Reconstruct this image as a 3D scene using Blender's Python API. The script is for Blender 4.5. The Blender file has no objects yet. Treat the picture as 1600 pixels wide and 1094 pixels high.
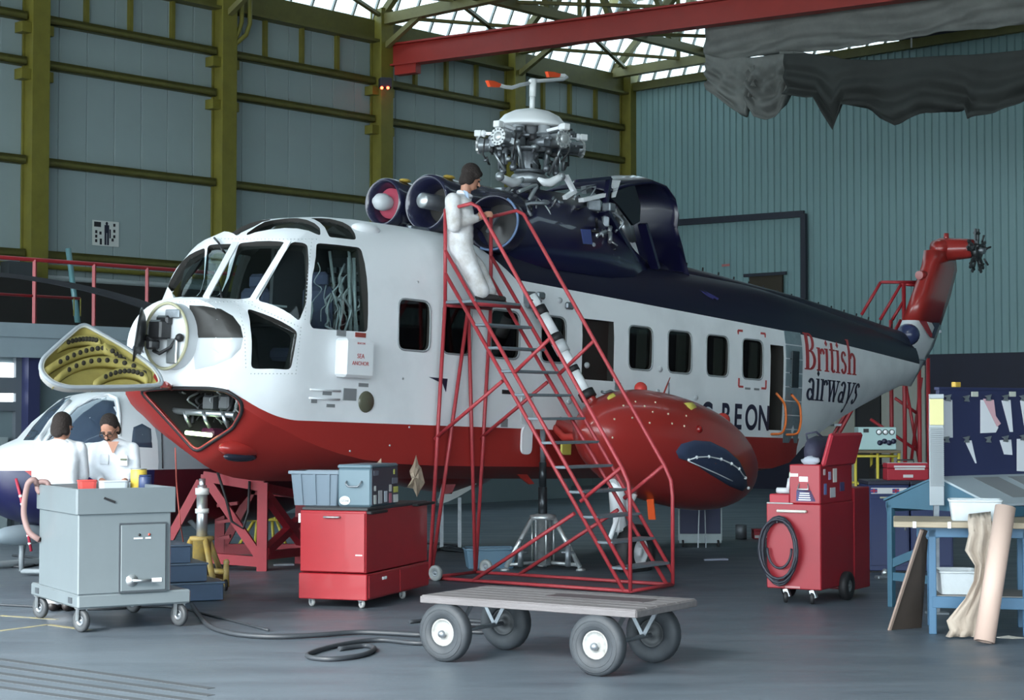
import bpy, bmesh, math, random
from mathutils import Vector as V, Matrix as M4
from mathutils.bvhtree import BVHTree
random.seed(7)
sc = bpy.context.scene
COL = sc.collection
# ---------------------------------------------------------------- camera
F, CH, HZ = 2800.0, 1.9, 645.0
TILT = math.atan((HZ-547)/F)
cd = bpy.data.cameras.new('camera'); cam = bpy.data.objects.new('camera', cd); COL.objects.link(cam)
cd.sensor_width = 36; cd.lens = 36*F/1600; cd.clip_end = 500
cam.location = (0, 0, CH); cam.rotation_euler = (math.pi/2+TILT, 0, 0)
sc.camera = cam
# ---------------------------------------------------------------- sky (bright overcast daylight)
wd = bpy.data.worlds.new('world'); sc.world = wd; wd.use_nodes = True
bg = wd.node_tree.nodes['Background']
bg.inputs[0].default_value = (0.80, 0.93, 1.0, 1); bg.inputs[1].default_value = 1.0
sun = bpy.data.lights.new('sun', 'SUN'); sun.energy = 1.5; sun.angle = math.radians(20); sun.color = (1, .96, .9)
so = bpy.data.objects.new('sun', sun); COL.objects.link(so)
so.rotation_euler = (math.radians(56), 0, math.radians(-30))
sc.view_settings.view_transform = 'Standard'; sc.view_settings.look = 'None'
sc.view_settings.gamma = 1; sc.view_settings.use_curve_mapping = False
sc.view_settings.exposure = 3.2
# ---------------------------------------------------------------- pixel -> place helpers
def ray(x, y):
    u = (x-800)/F; v = (547-y)/F
    return V((u, math.cos(TILT)-v*math.sin(TILT), math.sin(TILT)+v*math.cos(TILT)))
CP = V((0, 0, CH))
def onz(x, y, z=0): r = ray(x, y); return CP+r*((z-CH)/r.z)
def ony(x, y, Y): r = ray(x, y); return CP+r*(Y/r.y)
def onpl(x, y, p0, n): r = ray(x, y); return CP+r*((V(p0)-CP).dot(n)/r.dot(n))
# ---------------------------------------------------------------- materials
MATS = {}
def mat(name, col, rough=.5, metal=0., var=0., scale=6., bump=0., bscale=40., coat=0., col2=None, stretch=(1,1,1), emit=0.):
    if name in MATS: return MATS[name]
    m = bpy.data.materials.new(name); m.use_nodes = True; nt = m.node_tree; N = nt.nodes; L = nt.links
    b = N['Principled BSDF']; b.inputs['Roughness'].default_value = rough; b.inputs['Metallic'].default_value = metal
    b.inputs['Base Color'].default_value = (*col, 1); b.inputs['Coat Weight'].default_value = coat
    if emit: b.inputs['Emission Color'].default_value = (*col, 1); b.inputs['Emission Strength'].default_value = emit
    if var or bump:
        tc = N.new('ShaderNodeTexCoord'); mp = N.new('ShaderNodeMapping'); mp.inputs['Scale'].default_value = stretch
        L.new(tc.outputs['Object'], mp.inputs[0])
    if var:
        nz = N.new('ShaderNodeTexNoise'); nz.inputs['Scale'].default_value = scale; nz.inputs['Detail'].default_value = 6; nz.inputs['Roughness'].default_value = .65
        L.new(mp.outputs[0], nz.inputs['Vector'])
        rp = N.new('ShaderNodeValToRGB'); rp.color_ramp.elements[0].position = .3; rp.color_ramp.elements[1].position = .72
        c2 = col2 or tuple(c*(1-var) for c in col)
        rp.color_ramp.elements[0].color = (*c2, 1); rp.color_ramp.elements[1].color = (*col, 1)
        L.new(nz.outputs['Fac'], rp.inputs[0]); L.new(rp.outputs[0], b.inputs['Base Color'])
    if bump:
        n2 = N.new('ShaderNodeTexNoise'); n2.inputs['Scale'].default_value = bscale; n2.inputs['Detail'].default_value = 4
        L.new(mp.outputs[0], n2.inputs['Vector'])
        bp = N.new('ShaderNodeBump'); bp.inputs['Strength'].default_value = bump; bp.inputs['Distance'].default_value = .02
        L.new(n2.outputs['Fac'], bp.inputs['Height']); L.new(bp.outputs[0], b.inputs['Normal'])
    MATS[name] = m; return m
def glass(name, tint=(.75,.82,.84), refl=1.0, rough=.02):
    if name in MATS: return MATS[name]
    m = bpy.data.materials.new(name); m.use_nodes = True; nt = m.node_tree; N = nt.nodes; L = nt.links
    N.remove(N['Principled BSDF'])
    t = N.new('ShaderNodeBsdfTransparent'); t.inputs[0].default_value = (*tint, 1)
    g = N.new('ShaderNodeBsdfGlossy'); g.inputs['Roughness'].default_value = rough
    f = N.new('ShaderNodeFresnel'); f.inputs[0].default_value = 1.45
    mx = N.new('ShaderNodeMixShader')
    ge = N.new('ShaderNodeNewGeometry'); k = N.new('ShaderNodeMath'); k.operation = 'SUBTRACT'; k.inputs[0].default_value = 1.0; L.new(ge.outputs['Backfacing'], k.inputs[1])
    m2 = N.new('ShaderNodeMath'); m2.operation = 'MULTIPLY'; L.new(f.outputs[0], m2.inputs[0]); L.new(k.outputs[0], m2.inputs[1])
    m3 = N.new('ShaderNodeMath'); m3.operation = 'MULTIPLY'; m3.inputs[1].default_value = refl; L.new(m2.outputs[0], m3.inputs[0]); L.new(m3.outputs[0], mx.inputs[0]); L.new(t.outputs[0], mx.inputs[1]); L.new(g.outputs[0], mx.inputs[2])
    L.new(mx.outputs[0], N['Material Output'].inputs[0]); MATS[name] = m; return m
# ---------------------------------------------------------------- mesh builder
class MB:
    def __init__(s): s.v = []; s.f = []; s.mi = []; s.sm = []; s.T = None; s.k = 0
    def add(s, vs, fs, smooth=False):
        o = len(s.v)
        for q in vs:
            q = V(q); s.v.append(s.T @ q if s.T else q)
        for f in fs: s.f.append([o+i for i in f]); s.mi.append(s.k); s.sm.append(smooth)
        return s
    def box(s, c, d, rz=0, bev=0.):
        x, y, z = [e/2 for e in d]; R = M4.Rotation(rz, 3, 'Z'); c = V(c)
        if not bev:
            vs = [c+R@V((a, b, e)) for a in (-x, x) for b in (-y, y) for e in (-z, z)]
            return s.add(vs, [(0,1,3,2),(4,6,7,5),(0,4,5,1),(2,3,7,6),(0,2,6,4),(1,5,7,3)])
        bev = min(bev, x*.9, y*.9, z*.9)
        vs = []; idx = {}
        for i, sx in enumerate((-1, 1)):
            for j, sy in enumerate((-1, 1)):
                for k, sz in enumerate((-1, 1)):
                    for ax in range(3):
                        q = [sx*(x-bev), sy*(y-bev), sz*(z-bev)]; q[ax] = (sx*x, sy*y, sz*z)[ax]
                        idx[(i,j,k,ax)] = len(vs); vs.append(c+R@V(q))
        fs = []
        for ax in range(3):
            o = [a for a in range(3) if a != ax]
            for e in (0, 1):
                key = lambda p, q: idx[tuple([e if a == ax else (p if a == o[0] else q) for a in range(3)])+(ax,)]
                q4 = [key(0,0), key(1,0), key(1,1), key(0,1)]
                if (e == 1) == (ax == 1): q4.reverse()
                fs.append(q4)
        for ax in range(3):
            o = [a for a in range(3) if a != ax]
            for p in (0, 1):
                for q in (0, 1):
                    kk = lambda e, a: idx[tuple([e if t == ax else (p if t == o[0] else q) for t in range(3)])+(a,)]
                    fs.append([kk(0,o[0]), kk(1,o[0]), kk(1,o[1]), kk(0,o[1])])
        for i in (0,1):
            for j in (0,1):
                for k in (0,1): fs.append([idx[(i,j,k,0)], idx[(i,j,k,1)], idx[(i,j,k,2)]])
        return s.add(vs, fs)
    def rod(s, a, b, r, n=10, r2=None, cap=True, smooth=True):
        a = V(a); b = V(b); d = (b-a); r2 = r if r2 is None else r2
        z = d.normalized(); x = z.orthogonal().normalized(); y = z.cross(x)
        vs = [a+(x*math.cos(2*math.pi*i/n)+y*math.sin(2*math.pi*i/n))*r for i in range(n)]
        vs += [b+(x*math.cos(2*math.pi*i/n)+y*math.sin(2*math.pi*i/n))*r2 for i in range(n)]
        s.add(vs, [(i, (i+1)%n, n+(i+1)%n, n+i) for i in range(n)], smooth)
        o = len(s.v)-2*n
        if cap:
            s.f += [[o+i for i in reversed(range(n))], [o+n+i for i in range(n)]]; s.mi += [s.k]*2; s.sm += [False]*2
        return s
    def bar(s, a, b, w, h, up=(0,0,1)):
        a = V(a); b = V(b); z = (b-a).normalized(); u = V(up)
        if abs(z.dot(u)) > .99: u = V((1,0,0))
        x = z.cross(u).normalized(); y = x.cross(z)
        vs = [p+x*i*w/2+y*j*h/2 for p in (a, b) for i, j in ((-1,-1),(1,-1),(1,1),(-1,1))]
        return s.add(vs, [(3,2,1,0),(4,5,6,7),(0,1,5,4),(1,2,6,5),(2,3,7,6),(3,0,4,7)])
    def tube(s, pts, r, n=8, closed=False, smooth=True):
        pts = [V(p) for p in pts]; m = len(pts); vs = []; nrm = None
        for i, p in enumerate(pts):
            if closed: t = (pts[(i+1)%m]-pts[i-1]).normalized()
            else: t = (pts[min(i+1,m-1)]-pts[max(i-1,0)]).normalized()
            nrm = t.orthogonal().normalized() if nrm is None else (nrm-t*nrm.dot(t)).normalized()
            bn = t.cross(nrm); rr = r[i] if isinstance(r, (list, tuple)) else r
            vs += [p+(nrm*math.cos(2*math.pi*k/n)+bn*math.sin(2*math.pi*k/n))*rr for k in range(n)]
        fs = []
        for i in range(m if closed else m-1):
            j = (i+1)%m
            fs += [(i*n+k, i*n+(k+1)%n, j*n+(k+1)%n, j*n+k) for k in range(n)]
        s.add(vs, fs, smooth)
        if not closed:
            o = len(s.v)-m*n
            s.f += [[o+k for k in reversed(range(n))], [o+(m-1)*n+k for k in range(n)]]; s.mi += [s.k]*2; s.sm += [False]*2
        return s
    def lathe(s, prof, c=(0,0,0), ax=(0,0,1), n=24, smooth=True, xa=None, sx=1., sy=1.):
        c = V(c); z = V(ax).normalized(); x = (V(xa) if xa else z.orthogonal()).normalized(); y = z.cross(x); vs = []
        for r, h in prof:
            vs += [c+z*h+(x*sx*math.cos(2*math.pi*i/n)+y*sy*math.sin(2*math.pi*i/n))*r for i in range(n)]
        fs = [(i*n+k, i*n+(k+1)%n, (i+1)*n+(k+1)%n, (i+1)*n+k) for i in range(len(prof)-1) for k in range(n)]
        return s.add(vs, fs, smooth)
    def sph(s, c, r, n=12, m=8):
        rr = r if isinstance(r, (tuple, list)) else (r, r, r); c = V(c); vs = []
        for i in range(m+1):
            a = math.pi*i/m
            vs += [c+V((rr[0]*math.sin(a)*math.cos(2*math.pi*k/n), rr[1]*math.sin(a)*math.sin(2*math.pi*k/n), rr[2]*math.cos(a))) for k in range(n)]
        return s.add(vs, [(i*n+k, (i+1)*n+k, (i+1)*n+(k+1)%n, i*n+(k+1)%n) for i in range(m) for k in range(n)], True)
    def prism(s, poly, d):            # poly: 3D points, d: extrude vector
        n = len(poly); poly = [V(p) for p in poly]; d = V(d)
        return s.add(poly+[p+d for p in poly], [list(range(n))[::-1], list(range(n, 2*n))]+[(i, (i+1)%n, n+(i+1)%n, n+i) for i in range(n)])
    def loft(s, rings, cap=True, smooth=True, closed=True):
        n = len(rings[0]); vs = [q for r in rings for q in r]
        fs = [(i*n+k, i*n+(k+1)%n, (i+1)*n+(k+1)%n, (i+1)*n+k) for i in range(len(rings)-1) for k in range(n if closed else n-1)]
        if cap: fs += [list(range(n))[::-1], [(len(rings)-1)*n+k for k in range(n)]]
        return s.add(vs, fs, smooth)
    def mesh(s, name, mats, weld=True):
        me = bpy.data.meshes.new(name); me.from_pydata([tuple(q) for q in s.v], [], s.f)
        for m in (mats if isinstance(mats, (list, tuple)) else [mats]): me.materials.append(m)
        for p, mi, sm in zip(me.polygons, s.mi, s.sm): p.material_index = mi; p.use_smooth = sm
        bm = bmesh.new(); bm.from_mesh(me)
        if weld: bmesh.ops.remove_doubles(bm, verts=bm.verts, dist=1e-5)
        bmesh.ops.recalc_face_normals(bm, faces=bm.faces); bm.to_mesh(me); bm.free()
        return me
    def build(s, name, mats, parent=None, weld=True):
        return link(name, s.mesh(name, mats, weld), parent)
def smooth(P, n=4):
    P = [V(p) for p in P]; out = []
    for i in range(len(P)-1):
        p0, p1, p2, p3 = P[max(i-1,0)], P[i], P[i+1], P[min(i+2,len(P)-1)]
        for t in range(n):
            t /= n; out.append(.5*((2*p1)+(p2-p0)*t+(2*p0-5*p1+4*p2-p3)*t*t+(3*p1-p0-3*p2+p3)*t**3))
    return out+[P[-1]]
def link(name, me, parent=None):
    o = bpy.data.objects.new(name, me); COL.objects.link(o); o.parent = parent; return o
def tag(o, label=None, cat=None, group=None, kind=None):
    if label: o['label'] = label
    if cat: o['category'] = cat
    if group: o['group'] = group
    if kind: o['kind'] = kind
    return o
def thing(name, label, cat, loc=(0,0,0), rz=0., group=None):
    o = bpy.data.objects.new(name, None); COL.objects.link(o); o.location = loc; o.rotation_euler = (0,0,rz)
    o.empty_display_size = .1
    return tag(o, label, cat, group)
def struct(o): o['kind'] = 'structure'; return o
def copy_part(o, parent, loc=None):
    c = o.copy(); COL.objects.link(c); c.parent = parent
    if loc is not None: c.location = loc
    return c
def text_mesh(body, size, name, m, extr=.002, bold=0., xs=1., align='LEFT', shear=0.):
    cu = bpy.data.curves.new(name, 'FONT'); cu.body = body; cu.size = size; cu.extrude = extr; cu.offset = bold; cu.align_x = align; cu.shear = shear
    o = bpy.data.objects.new(name, cu); COL.objects.link(o)
    dg = bpy.context.evaluated_depsgraph_get(); me = bpy.data.meshes.new_from_object(o.evaluated_get(dg))
    bpy.data.objects.remove(o); me.name = name; me.materials.clear(); me.materials.append(m)
    for v in me.vertices: v.co.x *= xs
    return me
def place_text(me, name, o, xd, yd, parent=None):      # lay text with its x along xd, y along yd at o
    xd = V(xd).normalized(); yd = V(yd).normalized(); z = xd.cross(yd)
    for v in me.vertices: v.co = V(o)+xd*v.co.x+yd*v.co.y+z*v.co.z
    return link(name, me, parent)
def apply_mods(o):
    dg = bpy.context.evaluated_depsgraph_get(); me = bpy.data.meshes.new_from_object(o.evaluated_get(dg))
    o.modifiers.clear(); o.data = me; return o
def wheel(mb_t, mb_h, c, ax, r, w, rh):                # tyre into mb_t, hub into mb_h
    c = V(c); ax = V(ax).normalized()
    b = min(w*.35, r*.3)
    pr = [(rh, -w*.3), (rh+.01, -w*.5), (r-b, -w*.5), (r-b*.3, -w*.42), (r, -w*.22), (r, w*.22), (r-b*.3, w*.42), (r-b, w*.5), (rh+.01, w*.5), (rh, w*.3)]
    mb_t.lathe(pr, c, ax, 28)
    mb_h.lathe([(.001, -w*.42), (rh*.3, -w*.42), (rh*.32, -w*.25), (rh*.85, -w*.25), (rh*.9, -w*.36), (rh, -w*.36), (rh, w*.36), (rh*.9, w*.36), (rh*.85, w*.25), (rh*.32, w*.25), (rh*.3, w*.42), (.001, w*.42)], c, ax, 24)
# ================================================================ the hangar
yellow = mat('yellow_steel', (.17,.155,.024), .5, var=.25, scale=3)
olive = mat('olive_steel', (.11,.105,.025), .55, var=.3, scale=4)
panelm = mat('wall_panel_paint', (.275,.345,.350), .5, var=.10, scale=.5)
corrm = mat('corrugated_paint', (.175,.285,.295), .45, var=.12, scale=.35, stretch=(1,1,.3))
navywall = mat('navy_wall', (.006,.007,.024), .6, var=.3, scale=2)
darkst = mat('dark_steel', (.015,.018,.03), .5)
redbeam = mat('red_beam', (.30,.018,.012), .45, var=.2, scale=2)
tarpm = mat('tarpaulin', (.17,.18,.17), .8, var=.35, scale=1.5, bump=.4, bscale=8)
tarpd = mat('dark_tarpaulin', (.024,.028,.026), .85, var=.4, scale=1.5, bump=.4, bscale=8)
redp = mat('red_rail', (.36,.022,.03), .4)
greyst = mat('grey_office', (.30,.37,.41), .55, var=.12, scale=1)
dark = mat('dark_void', (.01,.009,.008), .8)
skypane = glass('roof_pane', (.52,.56,.57))
S2 = V((.673,.740,0)).normalized(); W2 = V((.740,-.673,0)).normalized(); C0 = V((3.0,48.0,0)); UZ = V((0,0,1))
BAY = 4.58; FS = -40.5
def G(s, w, z=0): return C0+S2*s+W2*w+UZ*z
def gbox(mb, s0, s1, w0, w1, z0, z1):
    p = [G(s, w, z) for s in (s0, s1) for w in (w0, w1) for z in (z0, z1)]
    mb.add(p, [(0,1,3,2),(4,6,7,5),(0,4,5,1),(2,3,7,6),(0,2,6,4),(1,5,7,3)])
# floor: worn grey-blue concrete
def floor_mat():
    m = bpy.data.materials.new('hangar_floor'); m.use_nodes = True; nt = m.node_tree; N = nt.nodes; L = nt.links
    b = N['Principled BSDF']; tc = N.new('ShaderNodeTexCoord')
    mp = N.new('ShaderNodeMapping'); mp.inputs['Rotation'].default_value = (0,0,-.75); mp.inputs['Scale'].default_value = (.5,2.6,1); L.new(tc.outputs['Object'], mp.inputs[0])
    n1 = N.new('ShaderNodeTexNoise'); n1.inputs['Scale'].default_value = .9; n1.inputs['Detail'].default_value = 9; n1.inputs['Roughness'].default_value = .7
    L.new(mp.outputs[0], n1.inputs['Vector'])
    n2 = N.new('ShaderNodeTexNoise'); n2.inputs['Scale'].default_value = .28; n2.inputs['Detail'].default_value = 5; L.new(tc.outputs['Object'], n2.inputs['Vector'])
    mx = N.new('ShaderNodeMix'); mx.data_type = 'FLOAT'; mx.inputs[0].default_value = .45; L.new(n1.outputs['Fac'], mx.inputs[2]); L.new(n2.outputs['Fac'], mx.inputs[3])
    rp = N.new('ShaderNodeValToRGB'); e = rp.color_ramp.elements; e[0].position = .34; e[0].color = (.055,.072,.092,1); e[1].position = .66; e[1].color = (.105,.132,.160,1)
    L.new(mx.outputs[0], rp.inputs[0]); L.new(rp.outputs[0], b.inputs['Base Color'])
    r2 = N.new('ShaderNodeMapRange'); r2.inputs[1].default_value = .3; r2.inputs[2].default_value = .7; r2.inputs[3].default_value = .34; r2.inputs[4].default_value = .6
    L.new(n1.outputs['Fac'], r2.inputs[0]); L.new(r2.outputs[0], b.inputs['Roughness'])
    n3 = N.new('ShaderNodeTexNoise'); n3.inputs['Scale'].default_value = 30; L.new(tc.outputs['Object'], n3.inputs['Vector'])
    bp = N.new('ShaderNodeBump'); bp.inputs['Strength'].default_value = .12; bp.inputs['Distance'].default_value = .01; L.new(n3.outputs['Fac'], bp.inputs['Height']); L.new(bp.outputs[0], b.inputs['Normal'])
    return m
mb = MB(); gbox(mb, FS, .3, -.3, 62, -.2, 0); fl = struct(mb.build('floor', floor_mat()))
apron = mat('apron_concrete', (.34,.35,.34), .8, var=.15, scale=1)
mb = MB(); gbox(mb, FS-90, FS, -60, 120, -.25, -.01); struct(mb.build('apron_ground', apron))
# door-track grooves in the floor near the camera
ln = mat('worn_yellow_line', (.40,.33,.12), .6, var=.5, scale=8, col2=(.14,.15,.15))
trk = mat('track_groove', (.042,.05,.058), .7)
mb = MB()
for i in range(5):
    a = onz(-60, 1022+i*11, .0015); b = onz(330, 1076+i*11, .0015)
    mb.bar(a, b, .075, .003)
struct(mb.build('trim_1', trk, fl)); 
mb = MB()
for p, q in (((0,962),(90,968)), ((0,986),(75,976)), ((75,976),(140,985))): mb.bar(onz(*p,.001), onz(*q,.001), .06, .002)
mb.build('floor_line', ln, fl)
# left wall
wl = MB(); gbox(wl, FS, 0, -.3, -.06, 0, 11.0)
wall_l = struct(wl.build('wall_left', panelm))
pw = BAY/7
pm = MB(); pm.box((0,0,5.5), (pw-.014, .06, 11.0), bev=.006); pme = pm.mesh('panel', panelm)
ang = math.atan2(S2.y, S2.x)
for i in range(46):
    o = link('panel', pme, wall_l); o.location = G(-(i+.5)*pw, -.03); o.rotation_euler = (0,0,ang)
def wallbox(name, m, parent, s0, s1, w0, w1, z0, z1, bev=.0):
    mb = MB(); c = G((s0+s1)/2, (w0+w1)/2, (z0+z1)/2); mb.box(c, (abs(s1-s0), abs(w1-w0), abs(z1-z0)), ang, bev)
    return mb.build(name, m, parent)
for i in range(9):                         # columns: flanged steel posts
    s = -i*BAY; mb = MB()
    for dw in (.02, .36): gbox(mb, s-.19, s+.19, dw, dw+.04, 0, 11.2)
    gbox(mb, s-.14, s+.14, .05, .37, 0, 11.2)
    mb.build('column', yellow, wall_l)
    if i == 0: continue
    if i < 6:
        for z in (9.35, 8.45):
            wallbox('girt_bracket', yellow, wall_l, s-.35, s+.35, .02, .28, z-.16, z+.04)
for i in range(8):
    s1 = -i*BAY-.19; s0 = -(i+1)*BAY+.19
    for z in (9.58, 8.70, 6.80, 5.0):
        mb = MB(); gbox(mb, s0, s1, 0, .2, z-.03, z+.03); gbox(mb, s0, s1, .16, .2, z-.13, z+.03); gbox(mb, s0, s1, 0, .2, z-.13, z-.09)
        mb.build('girt', olive, wall_l)
    for k in (1,2,3):
        wallbox('stud', yellow, wall_l, s0+(s1-s0)*k/4-.04, s0+(s1-s0)*k/4+.04, 0, .1, 9.6, 10.7)
for z, r, m in ((4.72,.05,yellow), (4.5,.06,mat('white_pipe',(.35,.40,.41),.5)), (4.22,.10,yellow)):
    MB().rod(G(-30, .22, z), G(-4, .22, z), r, 10).build('pipe', m, wall_l)
mb = MB(); gbox(mb, FS, .0, .0, .12, 10.45, 10.95); gbox(mb, FS, 0, 0, .3, 10.42, 10.48); mb.build('eave_beam', olive, wall_l)
for dx in (0, .22):                        # conduits down the second column
    mb = MB(); b0 = G(-2*BAY-BAY+.35+dx, .35, 0)
    mb.tube([b0+UZ*12.2, b0+UZ*10.2, b0+UZ*9.95-S2*.1, b0+UZ*9.6-S2*(.3+dx)], .05, 8); mb.build('conduit', yellow, wall_l)
# back wall: corrugated sheets over a dark dado
mb = MB(); gbox(mb, .08, .3, 0, 62, 0, 10.6); wall_b = struct(mb.build('wall_back', corrm))
SHW = .96; NR = 5; prof = []
for i in range(NR):
    x0 = i*SHW/NR; d = SHW/NR
    prof += [(x0+.0*d, 0), (x0+.55*d, 0), (x0+.65*d, .035), (x0+.88*d, .035), (x0+.98*d, 0)]
prof.append((SHW-.004, 0))
mb = MB(); n = len(prof)
vs = [V((x, -d, z)) for z in (3.26, 10.55) for x, d in prof]+[V((x, .05, z)) for z in (3.26, 10.55) for x in (0, SHW-.004)]
mb.add(vs, [(i, i+1, n+i+1, n+i) for i in range(n-1)])
sme = mb.mesh('sheet', corrm); angw = math.atan2(W2.y, W2.x)
for i in range(64):
    o = link('sheet', sme, wall_b); o.location = G(.05, .02+i*SHW); o.rotation_euler = (0,0,angw)
mb = MB(); gbox(mb, -.06, .08, 0, 62, 0, 3.26); mb.build('dado_panel', navywall, wall_b)
mb = MB(); gbox(mb, -.1, .1, 0, 62, 10.5, 10.72); mb.build('wall_head_beam', olive, wall_b)
def bwp(px, py, off=0.): return onpl(px, py, G(-off, 0), S2)
# big sliding-door outline, its dark post and small opening on the back wall
mb = MB(); a, b, c = bwp(985,353,.08), bwp(1256,334,.08), bwp(1257,480,.08)
c = V((b.x, b.y, 3.3)); mb.bar(a, b, .08, .16); mb.bar(b, c, .14, .1, up=(S2.x,S2.y,0)); struct(mb.build('trim_2', darkst))
a = bwp(1037, 345, .25); mb = MB(); mb.box((a.x, a.y, a.z/2), (.42, .3, a.z), angw); mb.box((a.x, a.y, .25), (.6,.4,.5), angw); struct(mb.build('trim_3', mat('brown_post',(.05,.03,.02),.7)))
a, b = bwp(1172,430,.05), bwp(1223,428,.05); cz = (a.z+b.z)/2
w1 = MB(); w1.bar(V((a.x,a.y,cz-.5)), V((b.x,b.y,cz-.5)), .06, 1.0); win = struct(w1.build('window_1', mat('dark_brown_opening',(.03,.022,.012),.5)))
w1 = MB(); w1.bar(V((a.x,a.y,cz))-W2*.15-S2*.06, V((b.x,b.y,cz))+W2*.15-S2*.06, .05, .08); w1.build('track', darkst, win)
# wall sign on the back wall
a = bwp(1134, 414.5, .08); mb = MB(); mb.bar(a-W2*.12, a+W2*.12, .01, .06); tag(mb.build('wall_notice', mat('faded_red',(.35,.12,.12),.6)), 'small faded red notice on the corrugated back wall', 'notice')
# gable above the back wall: glazed bay with leaning bars, dark sheeting beyond
def pane_obj(name, pts, parent, m): 
    n = (pts[1]-pts[0]).cross(pts[2]-pts[0]).normalized()*.01
    mb = MB(); mb.prism(pts, n); return mb.build(name, m, parent)
barm = mat('glazing_bar', (.32,.35,.36), .5)
gab = struct(MB().box(G(.1, 30, 16.3), (62, .2, .4), angw).build('wall_gable', olive))
w = 0.
while w < 8.2:
    h = 5.2; lean = h*.42
    mb = MB(); mb.prism([G(.05,w,10.7), G(.05,w+.5,10.7), G(.05,w+.5+lean,15.9), G(.05,w+lean,15.9)], S2*.012); mb.build('pane', skypane, gab)
    mb = MB(); mb.bar(G(.0,w,10.7), G(.0,w+lean,15.9), .06, .05, up=(S2.x,S2.y,0)); mb.build('glazing_bar', barm, gab)
    w += .5
mb = MB(); mb.prism([G(.05,8.3,10.6), G(.05,62,10.6), G(.05,62,16.2), G(.05,8.3+2.3,16.2)], S2*.1); mb.build('gable_sheet', navywall, gab)
# steep glazing above the left eave
gl = struct(MB().box(G(FS/2, 2.95, 16.3), (-FS, .5, .35), ang).build('ceiling_glazing', olive))
for i in range(46):
    s0 = -i*.62; hi = (2.65, 16.2)
    mb = MB(); mb.prism([G(s0,.0,10.95), G(s0-.6,.0,10.95), G(s0-.6,*hi), G(s0,*hi)], W2*-.012); mb.build('pane', skypane, gl)
    mb = MB(); mb.bar(G(s0,.03,10.95), G(s0,hi[0]+.03,hi[1]), .05, .06); mb.build('glazing_bar', barm, gl)
mb = MB(); mb.prism([G(-28.6,.1,11.1), G(FS,.1,11.1), G(FS,2.65,16.2), G(-28.6,2.65,16.2)], W2*-.05); mb.build('roof_sheet', navywall, gl)
# roof sheeting with one unseen skylight strip added for top light (above the frame)
roofm = mat('roof_sheet', (.22,.24,.23), .7)
cl = struct(MB().box(G(FS/2, 31, 16.7), (.3, 62, .2), ang).build('ceiling', roofm))
for i in range(12):
    w0 = 2.6+i*5.0
    sl = 1.2 if i in (3,) else 0.
    wallbox('roof_sheet', roofm, cl, FS, 0, w0, w0+5.0-sl, 16.5, 16.6)
    if sl: mb = MB(); gbox(mb, FS, 0, w0+5.0-sl, w0+5.0, 16.52, 16.54); mb.build('added_skylight_pane', skypane, cl)
# right wall and front lintel (out of view; they shade the hall)
mb = MB(); gbox(mb, FS, .3, 62, 62.3, 0, 16.6); struct(mb.build('wall_right', panelm))
mb = MB(); gbox(mb, FS-.4, FS, -.3, 62, 9.0, 16.6); struct(mb.build('wall_front', panelm))
# roof trusses
trs = mat('truss_paint', (.16,.145,.05), .55, var=.2, scale=3)
def truss(s, w0, w1, n, zb=10.95, zt=12.9, d=.15):
    t = MB(); t.bar(G(s,w0,zb), G(s,w1,zb), d*1.4, d*1.6); t.bar(G(s,w0,zt), G(s,w1,zt), d*1.4, d*1.4)
    for i in range(n):
        a = w0+(w1-w0)*i/n; b = w0+(w1-w0)*(i+1)/n; m_ = (a+b)/2
        t.bar(G(s,a,zb), G(s,m_,zt), d, d); t.bar(G(s,m_,zt), G(s,b,zb), d, d); t.bar(G(s,m_,zb), G(s,m_,zt), d*.7, d*.7)
    return t
rt = struct(truss(-.5, 0, 40, 9).build('roof_truss', trs))
for i in (1,2): struct(truss(-i*BAY, .1, 40, 9, d=.15).build('roof_truss', trs))
def ltruss(w, s0, s1, n, zb=11.0, zt=12.9, d=.14):
    t = MB(); t.bar(G(s0,w,zb), G(s1,w,zb), d*1.4, d*1.4); t.bar(G(s0,w,zt), G(s1,w,zt), d*1.4, d*1.4)
    for i in range(n):
        a = s0+(s1-s0)*i/n; b = s0+(s1-s0)*(i+1)/n; m_ = (a+b)/2
        t.bar(G(a,w,zb), G(m_,w,zt), d, d); t.bar(G(m_,w,zt), G(b,w,zb), d, d)
    return t
for w in (3.4, 8.2): struct(ltruss(w, -18.3, 0, 8).build('roof_girder', trs))
mb = MB()
for i in range(4):
    for w in (0.2, 2.6, 6.4):
        w2 = {0.2:2.6, 2.6:6.4, 6.4:10.4}[w]
        mb.bar(G(-i*BAY,w,11.05), G(-(i+1)*BAY,w2,11.05), .1, .07); mb.bar(G(-(i+1)*BAY,w,11.05), G(-i*BAY,w2,11.05), .1, .07)
struct(mb.build('wind_bracing', trs))
for i in range(1,4):
    mb = MB(); mb.bar(G(-i*BAY,.3,10.3), G(-i*BAY,1.6,10.95), .12, .12); struct(mb.build('knee_brace', trs))
# red crane girder
Dr = V((.842,-.539,0)); A = ony(596, 87, 41.3); A += Dr*.35; A.z = 10.14
mb = MB(); B = A+Dr*34
for dz in (-.24, .24): mb.bar(A+UZ*dz, B+UZ*dz, .30, .04)
mb.bar(A, B, .05, .46); mb.bar(A-UZ*.35+Dr*.1, A-UZ*.35+Dr*.7, .2, .25)
bmm = mb.build('crane_girder', redbeam); tag(bmm, 'long red steel crane girder running across under the roof', 'girder')
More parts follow.
